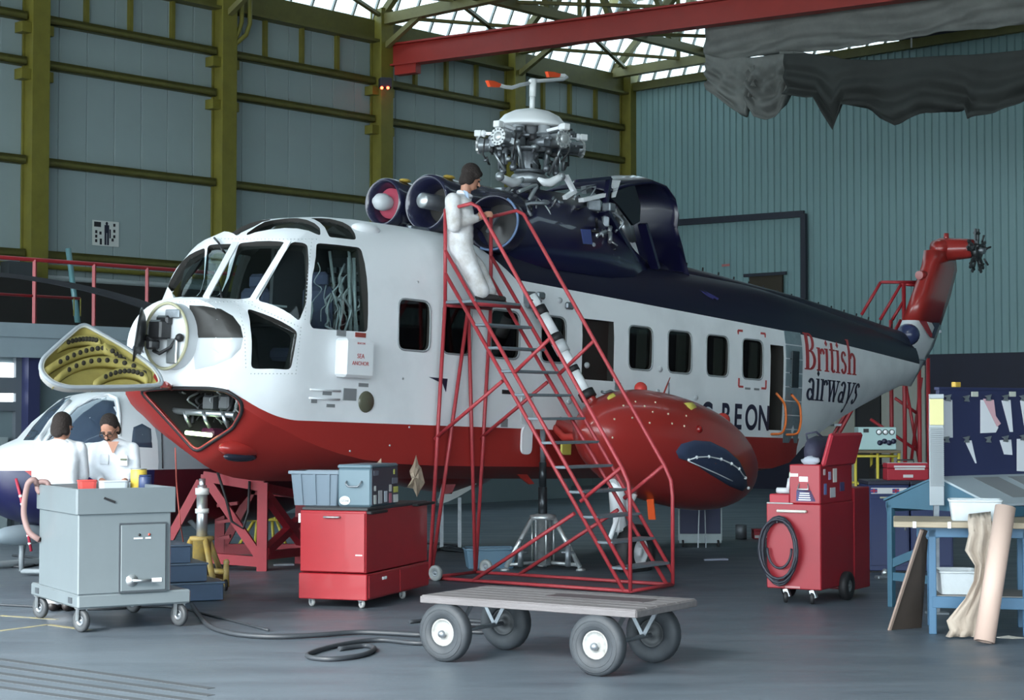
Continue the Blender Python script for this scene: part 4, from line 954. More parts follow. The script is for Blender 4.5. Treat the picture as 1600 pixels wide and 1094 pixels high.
# aft pylon fairing: open arch, braces, exhaust
mb = MB(); prof = [HL(x, y, .0) for x, y in ((892,290),(925,279),(962,274),(985,283),(999,302),(1004,325),(1001,345),(1010,375),(1020,418))]
rings = []
for q in prof: rings.append([V((q.x, w_, q.z-.10*(abs(w_)/.62)**2.5)) for w_ in (-.62,-.5,-.3,0,.3,.5,.62)]+[V((q.x-.02, w_, q.z-.04-.10*(abs(w_)/.62)**2.5)) for w_ in (.62,.5,.3,0,-.3,-.5,-.62)])
mb.loft(rings); mb.build('pylon_fairing', navyp, heli)
mb = MB(); pf = [HL(x, y, .62) for x, y in ((960,277),(985,290),(1000,315),(1002,345),(1012,380),(1022,420),(985,412),(958,330),(948,300))]
mb.prism([HL(965,285,.6), HL(992,290,.6), HL(1001,320,.6), HL(1000,346,.6), HL(990,352,.6), HL(966,320,.6), HL(955,310,.6)], V((0,-.04,0))); mb.build('pylon_side_panel', mat('panel_black_blue',(.006,.006,.012),.3), heli)
def pbar(name, a, b, yl, w_, t_, m_, yb=None): return MB().bar(HL(*a, yl), HL(*b, yl if yb is None else yb), w_, t_, up=(0,1,0)).build(name, m_, heli)
pbar('pylon_frame', (952,278), (944,330), .64, .05, .07, navyp); pbar('pylon_frame', (944,330), (990,410), .66, .05, .16, navyp); pbar('pylon_frame', (1004,350), (1024,420), .62, .05, .14, navyp); pbar('pylon_frame', (900,283), (952,278), .64, .04, .07, navyp)
MB().prism([HL(953,281,.6), HL(968,282,.6), HL(960,308,.6), HL(955,309,.6), HL(956,295,.6)], V((0,.02,0))).build('white_gusset', whitep, heli)
MB().bar(HL(908,313,.6), HL(948,304,.6), .05, .09, up=(0,1,0)).build('white_link', whitep, heli); MB().bar(HL(912,297,.3), HL(938,292,.3), .08, .1).build('grey_plate', steel, heli)
MB().rod(HL(968,335,.3), HL(978,378,.3), .10, 16).build('exhaust_pipe', silver, heli); MB().rod(HL(977,335,.2), HL(986,378,.2), .08, 16).build('exhaust_pipe', silver, heli)
MB().prism([HL(963,326,.35), HL(983,325,.35), HL(980,338,.35), HL(966,337,.35)], V((0,-.1,0))).build('exhaust_collar', whitep, heli)
MB().prism([HL(980,378,.25), HL(992,376,.25), HL(1003,412,.25), HL(983,408,.25)], V((0,-.08,0))).build('white_panel', whitep, heli)
MB().prism([HL(907,358,.93), HL(921,359,.93), HL(924,382,.93), HL(911,381,.93)], V((0,.02,0))).build('blue_flap', mat('flap_blue',(.05,.07,.22),.4), heli)
for i in range(16):
    a = HL(random.uniform(922,955), random.uniform(350,405), .75); b = a+V((random.uniform(-.15,.15), random.uniform(-.1,.1), random.uniform(-.2,.2)))
    MB().rod(a, b, random.choice((.012,.02,.03)), 6).build('pylon_pipe', random.choice((silver, steel, blackm)), heli)
# ================================================================ main rotor head
mx = HL(829,230,0.); MX = -mx.x
def hz(py): return HL(829, py, 0.).z
def hr(x, y, z): return h(MX+x, y, z)
zmid = hz(226); zsw = hz(279)
rst = mat('rotor_steel', (.20,.22,.24), .38, .6, var=.5, scale=14); rsl = mat('rotor_alloy', (.36,.39,.41), .36, .6, var=.4, scale=14)
MB().lathe([(.16,hz(320)),(.15,zsw-.1),(.12,zsw),(.11,zmid-.15),(.16,zmid-.1),(.16,zmid+.1),(.10,zmid+.2)], h(MX,0,0), (0,0,1), 20).build('rotor_mast', rst, heli)
mb = MB(); mb.lathe([(.12,zsw-.08),(.22,zsw-.08),(.25,zsw-.04),(.25,zsw+.01),(.22,zsw+.04),(.12,zsw+.04)], h(MX,0,0), (0,0,1), 28); mb.build('swashplate', rsl, heli)
mb = MB(); mb.lathe([(.1,zsw+.06),(.20,zsw+.06),(.22,zsw+.10),(.1,zsw+.12)], h(MX,0,0), (0,0,1), 24); mb.build('rotating_star', rst, heli)
for s_, xx in ((-1,774),(1,874)):
    m_ = HL(829,280,.55); 
    e1 = HL(829+s_*12,279,.5); e2 = HL(829+s_*30,286,.55); e3 = HL(829+s_*48,276,.6)
    mb = MB(); mb.tube([e1, lerp(e1,e2,.5)+V((0,0,-.02)), e2, lerp(e2,e3,.6), e3], [.02,.05,.06,.05,.045], 10); mb.build('swash_arm', whitep, heli)
    MB().sph(e3, .06, 10, 6).build('arm_joint', rsl, heli)
e_ = [HL(884,275,.6), HL(898,302,.6), HL(890,308,.6)]; MB().bar(e_[0], e_[1], .05, .06, up=(0,1,0)).build('scissor_link', whitep, heli); MB().bar(e_[1]+V((0,0,.03)), HL(882,309,.6), .05, .06, up=(0,1,0)).build('scissor_link', whitep, heli)
mb = MB(); mb.lathe([(.10,zmid+.11),(.34,zmid+.10),(.36,zmid+.07),(.34,zmid+.05),(.10,zmid+.05)], h(MX,0,0), (0,0,1), 30); mb.lathe([(.10,zmid-.06),(.34,zmid-.06),(.36,zmid-.08),(.34,zmid-.11),(.10,zmid-.11)], h(MX,0,0), (0,0,1), 30); mb.build('hub_plate', rst, heli)
tocam = (HI.to_3x3() @ V((0,-1,0))).normalized(); right = (HI.to_3x3() @ V((1,0,0))).normalized()
tocam = V((tocam.x, tocam.y, 0)).normalized(); right = V((right.x, right.y, 0)).normalized()
hubc = h(MX,0,zmid)
for i in range(5):
    A_ = math.radians(-36+72*i); d_ = tocam*math.cos(A_)+right*math.sin(A_); e_ = V((-d_.y, d_.x, 0)); up = V((0,0,1))
    mb = MB(); mb.lathe([(.07,-.13),(.10,-.11),(.10,.11),(.07,.13)], hubc+d_*.30, (0,0,1), 14); mb.sph(hubc+d_*.30, .12, 12, 8); mb.build('hub_hinge', rst, heli)
    mb = MB(); mb.bar(hubc+d_*.30, hubc+d_*.50, .17, .16); mb.build('blade_fork', rsl, heli)
    mb = MB(); mb.lathe([(.075,.42),(.09,.46),(.09,.66),(.10,.68),(.10,.70)], hubc, d_, 18); slv = mb.build('blade_sleeve', rsl, heli)
    n = 24; fl_ = [hubc+d_*.70+(e_*math.cos(2*math.pi*k/n)+up*math.sin(2*math.pi*k/n))*(.122 if k%2 else .108) for k in range(n)]
    mb = MB(); mb.prism(fl_, d_*.03); mb.lathe([(.001,.745),(.03,.745),(.055,.737),(.06,.73)], hubc, d_, 18); mb.build('blade_flange', mat('flange_grey',(.45,.47,.47),.35,.5), slv)
    mb = MB()
    for k in range(12): 
        a = 2*math.pi*k/12; mb.sph(hubc+d_*.735+(e_*math.cos(a)+up*math.sin(a))*.092, .011, 6, 4)
    o_ = mb.build('flange_bolts', rst, slv); o_['kind'] = 'stuff'
    hz0 = hubc+d_*.50+e_*.14
    mb = MB(); mb.bar(hubc+d_*.55, hz0+V((0,0,-.06)), .06, .07); mb.rod(hz0+V((0,0,-.04)), hubc+d_*.30+e_*.12+V((0,0,zsw-zmid+.08)), .022, 8); mb.sph(hz0+V((0,0,-.05)), .045, 8, 6); mb.build('pitch_link', rsl, heli)
    mb = MB(); dp = hubc+d_*.42-e_*.18; mb.rod(dp+V((0,0,-.02))-d_*.2, dp+V((0,0,-.05))+d_*.18, .055, 12); mb.rod(dp-d_*.25, dp+d_*.24, .025, 8); mb.build('lag_damper', rst, heli)
    mb = MB(); mb.rod(hubc+d_*.38+V((0,0,-.1)), hubc+d_*.36+V((0,0,-.34)), .035, 8); mb.rod(hubc+d_*.46-e_*.06+V((0,0,-.1)), hubc+d_*.44-e_*.06+V((0,0,-.32)), .02, 8); mb.sph(hubc+d_*.37+V((0,0,-.35)), .05, 8, 6); mb.build('droop_stop', rst, heli)
    mb = MB(); mb.lathe([(.001,.25),(.08,.25),(.085,.23),(.085,.14),(.10,.13),(.10,.09)], hubc+d_*.29, (0,0,1), 14); mb.build('oil_tank', mat('tank_grey',(.38,.41,.43),.35,.4), heli)
    q = hubc+d_*.66+V((0,0,.155)); mb = MB(); mb.bar(hubc+d_*.34+V((0,0,.14)), q, .05, .04); mb.sph(q, .05, 8, 6); mb.build('fold_link', whitep, heli)
    MB().box(q+d_*.07, (.10,.10,.085), math.atan2(d_.y, d_.x), .01).build('fold_block', mat('block_white',(.66,.68,.68),.45), heli)
    MB().tube([hubc+d_*.5+e_*.1+V((0,0,.1)), hubc+d_*.58+e_*.18+V((0,0,.05)), hubc+d_*.6+e_*.17+V((0,0,-.15)), hubc+d_*.52+e_*.1+V((0,0,-.28))], .012, 6).build('hub_hose', blackm, heli)
zd0 = hz(197); zd1 = hz(170)
MB().lathe([(.001,zd1),(.10,zd1-.004),(.25,zd1-.04),(.37,zd1-.10),(.45,zd0+.035),(.49,zd0-.01),(.485,zd0-.03),(.3,zd0-.03),(.001,zd0-.02)], h(MX,0,0), (0,0,1), 40).build('beanie_dome', mat('dome_white',(.70,.72,.73),.3), heli)
MB().lathe([(.22,zd0-.02),(.22,zmid+.1)], h(MX,0,0), (0,0,1), 20).build('dome_ring', MATS['hub_dark'], heli)
rh = random.Random(11)
for i in range(60):
    a = rh.uniform(0, 6.28); r = rh.uniform(.18,.62); z = zmid+rh.uniform(-.32,.14); p = h(MX+r*math.cos(a), r*math.sin(a), z)
    k = rh.random()
    if k < .45: mb = MB().rod(p, p+V((rh.uniform(-.08,.08), rh.uniform(-.08,.08), rh.uniform(-.16,.16))), rh.choice((.010,.014,.02)), 6); nm__ = 'hub_rod'
    elif k < .8: mb = MB().rod(p, p+V((0,0,rh.uniform(.03,.09))), rh.choice((.03,.04,.05)), 10); nm__ = 'hub_fitting'
    else: mb = MB().box(p, (rh.uniform(.04,.1),rh.uniform(.04,.1),rh.uniform(.03,.08)), rh.random()*3, .008); nm__ = 'hub_bracket'
    mb.build(nm__, rh.choice((rst, rst, rsl, blackm, MATS['hub_dark'])), heli)
zt_ = hz(126)
mb = MB(); mb.rod(h(MX,0,zd1-.03), h(MX,0,hz(150)), .036, 14); mb.rod(h(MX,0,hz(150)), h(MX,0,zt_+.03), .045, 14); mb.build('standpipe', MATS['block_white'], heli)
def hub_px(x, y): return HL(x, y, 0.)
cr = MB(); cr.tube([HL(826,130,0), HL(812,133,.05), HL(800,137,.1), HL(790,136,.12), HL(780,133,.14)], .025, 8); cr.build('crank_arm', MATS['block_white'], heli)
cr = MB(); cr.tube([HL(828,127,0), HL(850,126,-.05), HL(880,124,-.1), HL(886,121,-.12), HL(882,118,-.14), HL(872,118,-.15)], .025, 8); cr.build('crank_arm', MATS['block_white'], heli)
orp = mat('orange_paddle', (.75,.08,.02), .45)
MB().prism([HL(779,132,.14), HL(776,137,.14), HL(762,136,.14), HL(758,126,.14), HL(768,127,.14)], V((0,.05,0))).build('locking_paddle', orp, heli)
MB().prism([HL(872,116,-.15), HL(870,121,-.15), HL(854,121,-.15), HL(851,112,-.15), HL(862,113,-.15)], V((0,.05,0))).build('locking_paddle', orp, heli)
# ================================================================ maintenance ladder
ladred = mat('ladder_red', (.40,.04,.05), .45, var=.2, scale=10); treadm = mat('tread_grey', (.20,.24,.27), .5, .3, var=.2, scale=12)
LD = V((.815,-.579,0)).normalized(); WD = V((.579,.815,0)).normalized()
lad = thing('maintenance_ladder', 'tall red tubular maintenance ladder with grey treads beside the helicopter', 'ladder', (1.24,18.86,0), math.atan2(LD.y, LD.x))
def lp(t, w, z): return V((-t, w, z))           # t: distance back from the foot, w: across
LW = .88; R0 = .022
def lrod(name, a, b, r=R0): return MB().rod(lp(*a), lp(*b), r, 8).build(name, ladred, lad)
PT, PZ = 2.45, 3.15
for w in (0, LW):
    lrod('base_rail', (0,w,.03), (2.67,w,.03), .02); lrod('rear_leg', (2.67,w,.03), (PT,w,PZ)); lrod('rear_post', (PT,w,PZ), (PT,w,4.21))
    lrod('stringer', (.08,w,.03), (PT,w,3.48)); lrod('stringer', (.0,w,.16), (PT,w,3.74))
    hr_ = [lp(PT,w,4.20), lp(2.08,w,4.25), lp(1.98,w,4.20), lp(.10,w,1.32), lp(.02,w,1.16), lp(0,w,1.0), lp(0,w,.03)]
    MB().tube(hr_, R0, 8).build('handrail', ladred, lad)
    for a, b in (((2.60,w,1.60),(1.65,w,2.25)), ((2.05,w,.03),(.70,w,.82)), ((.62,w,.95),(.10,w,1.33)), ((1.50,w,2.33),(1.0,w,2.72))): lrod('brace', a, b)
lrod('base_rail', (0,0,.03), (0,LW,.03), .02); lrod('base_rail', (2.67,0,.03), (2.67,LW,.03), .02); lrod('platform_beam', (PT,0,PZ-.03), (PT,LW,PZ-.03)); lrod('platform_beam', (2.03,0,PZ-.03), (2.03,LW,PZ-.03))
for w in (.02, LW-.02): lrod('rear_brace', (2.66,w,.05), (PT,LW/2,PZ-.04))
tm_ = MB(); tm_.box((0,LW/2,0), (.20,LW+.02,.03), 0, .006); tme = tm_.mesh('tread', treadm)
for i in range(11):
    o = link('tread', tme, lad); o.location = (-(.14+i*.181), 0, .262*(i+1))
MB().box(lp(2.24,LW/2,PZ), (.44,LW+.02,.035), 0, .006).build('platform', treadm, lad)
for t in (2.55,):
    for w in (-.04, LW+.04):
        a, b = MB(), MB(); wheel(a, b, lp(t,w,.09), (0,1,0), .09, .05, .04); a.build('wheel_tyre', mat('grey_tyre',(.25,.27,.27),.6), lad); b.build('wheel_hub', steel, lad)
# ================================================================ people
skin = mat('skin', (.42,.20,.13), .55); hairm = mat('dark_hair', (.014,.008,.006), .85, bump=.5, bscale=60); cover = mat('white_overalls', (.74,.76,.80), .75, var=.12, scale=7, bump=.5, bscale=9)
cover_d = mat('worn_white_overalls', (.74,.75,.78), .75, var=.0, bump=.5, bscale=9); shoe = mat('black_shoe', (.02,.016,.016), .45); shirtb = mat('blue_shirt', (.38,.48,.62), .7)
def dirt_mat():
    m = mat('grubby_overalls', (.74,.75,.78), .75, var=.45, scale=5, col2=(.40,.37,.34), bump=.5, bscale=9)
    return m
def capsule(mb, a, b, r0, r1, n=12):
    a, b = V(a), V(b); mb.rod(a, b, r0, n, r1); mb.sph(a, r0, n, 8); mb.sph(b, r1, n, 8)
def remesh(mb, name, m, parent, vox, smooth=6, inv=None):
    if inv is not None: mb.v = [inv @ q for q in mb.v]
    o = mb.build(name, m, parent, False)
    md = o.modifiers.new('r', 'REMESH'); md.mode = 'VOXEL'; md.voxel_size = vox; md.use_smooth_shade = True
    ms = o.modifiers.new('s', 'SMOOTH'); ms.factor = .5; ms.iterations = smooth
    return apply_mods(o)
def hand(mb, w, d, n, side, s=1.0, curl=.5):
    # w wrist, d pointing direction, n palm normal, side +1/-1 for the thumb
    d = d.normalized(); n = (n-d*n.dot(d)).normalized(); l = d.cross(n)*side
    capsule(mb, w, w+d*.05*s, .024*s, .03*s); mb.sph(w+d*.055*s, (.035*s,.035*s,.022*s), 10, 6)
    for i in range(4):
        b = w+d*.085*s+l*(.030-.020*i)*s; L1 = (.036,.042,.040,.032)[i]*s
        capsule(mb, w+d*.05*s+l*(.024-.016*i)*s, b, .0115*s, .0105*s, 8); k1 = b+(d*math.cos(curl)+n*math.sin(curl))*L1; capsule(mb, b, k1, .010*s, .009*s, 8)
        k2 = k1+(d*math.cos(curl*2)+n*math.sin(curl*2))*L1*.7; capsule(mb, k1, k2, .009*s, .0075*s, 8)
    t0 = w+d*.03*s+l*.028*s; t1 = t0+(d*.6+l*.8+n*.2).normalized()*.04*s; t2 = t1+(d*.9+l*.2+n*.4).normalized()*.032*s
    capsule(mb, t0, t1, .013*s, .011*s, 8); capsule(mb, t1, t2, .011*s, .009*s, 8)
def person(label, base, J, look, hair_long=0., s=1.06, worn=False, glasses=False, moustache=False, bulk=1.0, curl=.6, palmn=V((0,0,-1))):
    root = thing('person', label, 'person', base); inv = M4.Translation(-V(base))
    j = {k: V(v) for k, v in J.items()}
    hd = j['head']; f = V(look).normalized(); lft = V((0,0,1)).cross(f).normalized(); up = f.cross(lft).normalized()
    hp_ = lambda x, y, z: hd+(f*x+lft*y+up*z)*s
    b = MB()
    # head
    def orient(mb, c, r, n=14, m_=10):
        k0 = len(mb.v); mb.sph((0,0,0), r, n, m_)
        for i in range(k0, len(mb.v)): q = mb.v[i]; mb.v[i] = c+(f*q.x+lft*q.y+up*q.z)*s
    orient(b, hp_(-.005,0,.025), (.096,.076,.098)); orient(b, hp_(.032,0,-.045), (.062,.056,.07)); orient(b, hp_(.055,0,-.088), (.032,.036,.028))
    capsule(b, hp_(.088,0,.012), hp_(.118,0,-.028), .010*s, .016*s, 8); orient(b, hp_(.09,0,-.062), (.016,.026,.010)); orient(b, hp_(.09,0,-.075), (.014,.022,.009)); orient(b, hp_(.078,.03,.022), (.02,.03,.01)); orient(b, hp_(.078,-.03,.022), (.02,.03,.01))
    for sg in (1,-1): orient(b, hp_(-.012,.078*sg,-.012), (.022,.012,.034))
    capsule(b, hp_(-.025,0,-.07), j['neck']-V((0,0,.03)), .056*s, .062*s)
    # core body so that the figure is one surface under the clothes
    capsule(b, j['neck'], j['chest'], .055*s, .08*s); capsule(b, j['chest'], j['pelvis'], .08*s, .075*s)
    for a in 'LR':
        capsule(b, j['chest'], j['sh'+a], .06*s, .045*s); capsule(b, j['sh'+a], j['el'+a], .045*s, .038*s); capsule(b, j['el'+a], j['ha'+a], .036*s, .026*s)
        capsule(b, j['pelvis'], j['kn'+a], .065*s, .05*s); capsule(b, j['kn'+a], j['an'+a], .05*s, .035*s)
        d = j['ha'+a]-j['el'+a]; hand(b, j['ha'+a], d, palmn, 1 if a == 'R' else -1, s, curl)
    body = remesh(b, 'body', skin, root, .0085, 4, inv)
    # overalls
    c = MB(); fl = V((f.x, f.y, 0)).normalized(); lf = V((0,0,1)).cross(fl)
    ch, pe = j['chest'], j['pelvis']
    for t in range(6):
        q = lerp(ch+V((0,0,.03)), pe, t/5); wd_ = (.185,.185,.175,.17,.175,.175)[t]*bulk; dp = (.115,.13,.13,.13,.13,.13)[t]*bulk
        k0 = len(c.v); c.sph((0,0,0), (dp,wd_,.14), 16, 10)
        for i in range(k0, len(c.v)): v = c.v[i]; c.v[i] = q+(fl*v.x+lf*v.y+V((0,0,1))*v.z)*s
    capsule(c, j['neck']-V((0,0,.045)), ch, .078*s, .13*s)
    for a in 'LR':
        capsule(c, ch+V((0,0,.06)), j['sh'+a], .10*s, .072*s); capsule(c, j['sh'+a], j['el'+a], .075*bulk*s, .066*bulk*s)
        w = lerp(j['el'+a], j['ha'+a], .93); capsule(c, j['el'+a], w, .060*s, .045*s)
        hip = pe+lf*(.085 if a == 'L' else -.085)*s-V((0,0,.05))
        capsule(c, hip, j['kn'+a], .11*bulk*s, .088*bulk*s); capsule(c, j['kn'+a], j['an'+a]+V((0,0,.03)), .088*bulk*s, .075*bulk*s)
    cv = remesh(c, 'overalls', dirt_mat() if worn else cover, root, .016, 5, inv)
    # collar
    nk = j['neck']-V((0,0,.035)); col_ = [nk+(fl*math.cos(a)*.078+lf*math.sin(a)*.085)*s+V((0,0,-.035*math.cos(a)+.02)) for a in [i*math.pi*2/16+.35 for i in range(16)] if True]
    cm = MB(); cm.tube(col_[:14], .020, 8); cm.v = [inv @ q for q in cm.v]; cm.build('collar', cover, root, False)
    sh_ = MB()
    for a in 'LR':
        an = j['an'+a]; tf = V(J.get('toe', fl)).normalized(); bt = an.copy(); bt.z = base[2]
        capsule(sh_, bt+V((0,0,.05))-tf*.03, bt+V((0,0,.04))+tf*.17*s, .045*s, .038*s); capsule(sh_, bt+V((0,0,.05))-tf*.02, an+V((0,0,.02)), .048*s, .045*s)
    shm = remesh(sh_, 'shoes', shoe, root, .014, 3, inv)
    # hair
    hm = MB(); orient(hm, hp_(-.024,0,.045), (.100,.088,.098)); orient(hm, hp_(-.06,0,-.01), (.062,.084,.085))
    if hair_long: 
        orient(hm, hp_(-.065,0,-.06), (.05,.075,.06)); orient(hm, hp_(.055,0,.085), (.045,.07,.035))
        for sg in (1,-1): orient(hm, hp_(-.03,.078*sg,-.025), (.06,.030,.075)); orient(hm, hp_(.02,.072*sg,.045), (.05,.030,.05))
        orient(hm, hp_(-.03,0,.06), (.112,.10,.105))
    for sg in (1,-1): orient(hm, hp_(-.035,.070*sg,-.035), (.045,.022,.055))
    orient(hm, hp_(-.075,0,-.07), (.035,.06,.045))
    hair = remesh(hm, 'hair', hairm, root, .011, 3, inv)
    e = MB()
    for sg in (1,-1): orient(e, hp_(.086,.032*sg,.004), (.010,.016,.008), 8, 6); orient(e, hp_(.094,.032*sg,.03), (.008,.022,.005), 8, 6)
    e.v = [inv @ q for q in e.v]; ey = e.build('eyes', mat('eye_dark',(.02,.015,.012),.4), root, False); ey['kind'] = 'stuff'
    if moustache: m_ = MB(); orient(m_, hp_(.108,0,-.048), (.012,.032,.010), 10, 6); m_.v = [inv @ q for q in m_.v]; m_.build('moustache', hairm, root, False)
    if glasses:
        g = MB()
        for sg in (1,-1):
            cc = hp_(.112,.034*sg,.002); g.tube([cc+(lft*math.cos(a)*.028+up*math.sin(a)*.02)*s for a in [i*math.pi/6 for i in range(12)]], .004, 5, closed=True); g.rod(hp_(.11,.06*sg,.006), hp_(-.01,.082*sg,.006), .0035, 5)
        g.rod(hp_(.115,.008,.006), hp_(.115,-.008,.006), .0035, 5); g.v = [inv @ q for q in g.v]; g.build('spectacles', mat('spectacle_frame',(.05,.03,.02),.3), root, False)
    return root, f, lf, inv
# mechanic on the ladder platform: leans back, works towards the right
YM = 20.45
def jm(x, y, d=0.): return ony(x, y, YM+d)
zp = PZ+.0175
f1 = V((.86,.42,0))
an1, an2 = jm(752,461,-.08), jm(763,459,.12); an1.z = zp+.09; an2.z = zp+.09
fx = lambda q: q
pm_, f_, l_, inv_ = person('dark-haired mechanic in grubby white overalls standing on top of the red ladder', (an1.x*.5+an2.x*.5, an1.y*.5+an2.y*.5, zp),
  dict(head=jm(736,279), neck=jm(727,303), chest=jm(717,327), pelvis=jm(716,380), shL=jm(722,314,.20), shR=jm(708,314,-.19), elL=jm(724,349,.26), elR=jm(710,352,-.27), haL=jm(752,338,.06), haR=jm(746,341,-.12),
       knL=jm(744,420,.12), knR=jm(735,421,-.08), anL=an2, anR=an1, toe=V((.86,.3,0))), V((.80,.28,-.42)), hair_long=1., bulk=1.24, worn=True, moustache=True, palmn=V((-.3,.8,-.3)))
MB().prism([inv_ @ (jm(724,297,-.13)), inv_ @ jm(731,300,-.13), inv_ @ jm(734,318,-.15), inv_ @ jm(729,312,-.16)], V((0,-.015,0))).build('shirt_front', shirtb, pm_)
# two men behind the grey cart
YP = 17.25
def jp(x, y, d=0.): return ony(x, y, YP+d)
def fl0(q): q = q.copy(); q.z = .09; return q
person('man in white overalls with his back turned, behind the grey cart', (jp(95,760).x, YP, 0),
  dict(head=jp(98,668), neck=jp(96,692,-.02), chest=jp(95,712), pelvis=jp(95,772), shL=jp(66,702,.02), shR=jp(124,702,.02), elL=jp(60,742,.08), elR=jp(129,742,.10), haL=jp(76,752,.30), haR=jp(118,752,.32),
       knL=jp(84,855), knR=jp(106,855), anL=fl0(jp(84,900)), anR=fl0(jp(106,900)), toe=V((.2,1,0))), V((.30,.92,-.24)))
YP = 17.75
pr3, f_, l_, inv_ = person('man with glasses in open-necked white overalls looking down, facing the camera behind the grey cart', (jp(178,760).x, YP, 0),
  dict(head=jp(171,670,-.06), neck=jp(175,692), chest=jp(178,712), pelvis=jp(178,772), shL=jp(206,703,.02), shR=jp(150,703,.02), elL=jp(210,740,-.02), elR=jp(147,738,-.02), haL=jp(197,750,-.24), haR=jp(158,750,-.24),
       knL=jp(190,855), knR=jp(167,855), anL=fl0(jp(190,900)), anR=fl0(jp(167,900)), toe=V((0,-1,0))), V((-.10,-.80,-.58)), glasses=True, moustache=True)
q = [inv_ @ jp(x,y,-.155) for x, y in ((168,690),(186,690),(178,708),(176,708))]; MB().prism(q, V((0,-.012,0))).build('open_neck', skin, pr3)
MB().box(inv_ @ jp(193,720,-.145), (.085,.02,.10), 0, .004).build('breast_pocket', cover, pr3); MB().box(inv_ @ jp(193,718,-.165), (.06,.012,.018)).build('pocket_pens', mat('pen_green',(.10,.12,.06),.5), pr3)
MB().box(inv_ @ jp(163,718,-.145), (.085,.02,.10), 0, .004).build('breast_pocket', cover, pr3)
# ================================================================ grey test cart
cartm = mat('cart_grey', (.155,.185,.20), .34, var=.08, scale=3, coat=.2); cartd = mat('cart_dark', (.05,.06,.07), .5)
cu = V((.857,.515,0)); P0 = V((-3.742,15.5,0))
cart = thing('test_cart', 'large grey steel cart with a lipped top, side hatch and four castors', 'cart', P0, math.atan2(cu.y, cu.x))
MB().box((.515,.705,.267), (1.03,1.41,.12), 0, .015).build('base_frame', cartm, cart)
MB().box((.42,.58,.675), (.84,1.16,.70), 0, .01).build('body', cartm, cart)
lip = MB()
for c, d in (((.43,-.005,1.13),(.89,.03,.225)), ((.43,1.185,1.13),(.89,.03,.225)), ((-.005,.59,1.13),(.03,1.18,.225)), ((.865,.59,1.13),(.03,1.18,.225))): lip.box(c, d, 0, .006)
lip.box((.43,.59,1.10), (.85,1.16,.03)); lip.build('top_tray', cartm, cart)
ht = MB().box((.58,-.008,.63), (.41,.03,.58), 0, .006).build('hatch', cartm, cart)
fr = MB()
for c, d in (((.58,-.004,.928),(.43,.03,.014)), ((.58,-.004,.335),(.43,.03,.014)), ((.368,-.004,.63),(.012,.03,.58)), ((.792,-.004,.63),(.012,.03,.58))): fr.box(c, d)
fr.build('hatch_gap', cartd, cart)
MB().lathe([(.001,.03),(.025,.03),(.03,.015),(.052,.012),(.055,0)], (.475,-.02,.435), (0,-1,0), 20).build('latch_rose', silver, ht); MB().rod((.475,-.055,.435), (.64,-.06,.43), .014, 8).build('latch_handle', silver, ht)
MB().box((.70,-.026,.43), (.09,.006,.035)).build('latch_label', whitep, ht)
for x in (.53,.62): MB().box((x,-.026,.80), (.08 if x<.6 else .05,.006,.012)).build('hatch_label', whitep, ht); MB().lathe([(.001,.012),(.012,.01),(.012,0)], (x+.01,-.02,.83), (0,-1,0), 10).build('hatch_switch', blackm if x<.6 else mat('switch_red',(.35,.05,.03),.4), ht)
MB().bar((.22,-.024,1.16), (.32,-.024,1.12), .012, .02).build('dark_mark', blackm, cart)
for y in (.2, 1.2): MB().box((-.002,y,.267), (.012,.10,.05)).build('fork_pocket', cartd, cart)
for x, y in ((.06,.08),(.95,.08),(.06,1.30),(.95,1.30)):
    a, b = MB(), MB(); wheel(a, b, (x,y,.10), (.94,.34,0), .10, .05, .045); ty = a.build('castor_tyre', mat('castor_black',(.04,.045,.05),.55), cart); b.build('castor_hub', steel, cart)
    mb = MB(); mb.bar((x-.035,y,.21), (x-.04,y,.10), .012, .06, up=(0,1,0)); mb.bar((x+.035,y,.21), (x+.04,y,.10), .012, .06, up=(0,1,0)); mb.box((x,y,.205), (.1,.08,.012)); mb.build('castor_fork', silver, cart)
hs = [(-.03,1.12,1.24),(-.07,1.10,1.30),(-.12,1.12,1.26),(-.14,1.16,1.10),(-.14,1.18,.95),(-.10,1.14,.8),(-.02,1.1,.74)]
MB().tube(fillet([V(hs[0])]+[V(q) for q in hs]+[V(hs[-1])], .08, 3)[4:-4], .028, 8).build('hose', mat('pink_hose',(.24,.15,.14),.6), cart)
MB().tube(fillet([V((.05,1.05,1.13)),V((.06,1.08,1.27)),V((-.03,1.12,1.27)),V((-.03,1.13,1.18))], .06, 3), .026, 8).build('hose', MATS['pink_hose'], cart)
def on_cart(px, py_): 
    q = onz(px, py_, 1.115); return q
cz = 1.115
def cart_spot(px, yl):     # place on the cart tray at depth yl in cart space
    best = None
    for i in range(100):
        x = -.02+i*.009; w = cart_m @ V((x, yl, cz)); d = w-CP
        u = 800+F*d.x/(d.y*math.cos(TILT)+d.z*math.sin(TILT))
        if best is None or abs(u-px) < best[0]: best = (abs(u-px), w)
    return best[1]
cart_m = M4.Translation(P0) @ M4.Rotation(math.atan2(cu.y,cu.x), 4, 'Z')
def tray(name, label, cat, loc, rz, w, d, hgt, m, th=.01, flare=1.0, group=None, rimw=0.):
    o = thing(name, label, cat, loc, rz, group)
    mb = MB(); f = 1/flare
    ring = lambda sx, sy, z: fillet([V((-sx/2,-sy/2,z)), V((sx/2,-sy/2,z)), V((sx/2,sy/2,z)), V((-sx/2,sy/2,z))], min(.03, sx*.2), 2)
    mb.loft([ring(w*f,d*f,0), ring(w,d,hgt), ring(w-2*th,d-2*th,hgt), ring(w*f-2*th,d*f-2*th,th)], smooth=False); mb.build('tub', m, o)
    if rimw: MB().tube(ring(w,d,hgt), rimw, 6, closed=True).build('rim', m, o)
    return o
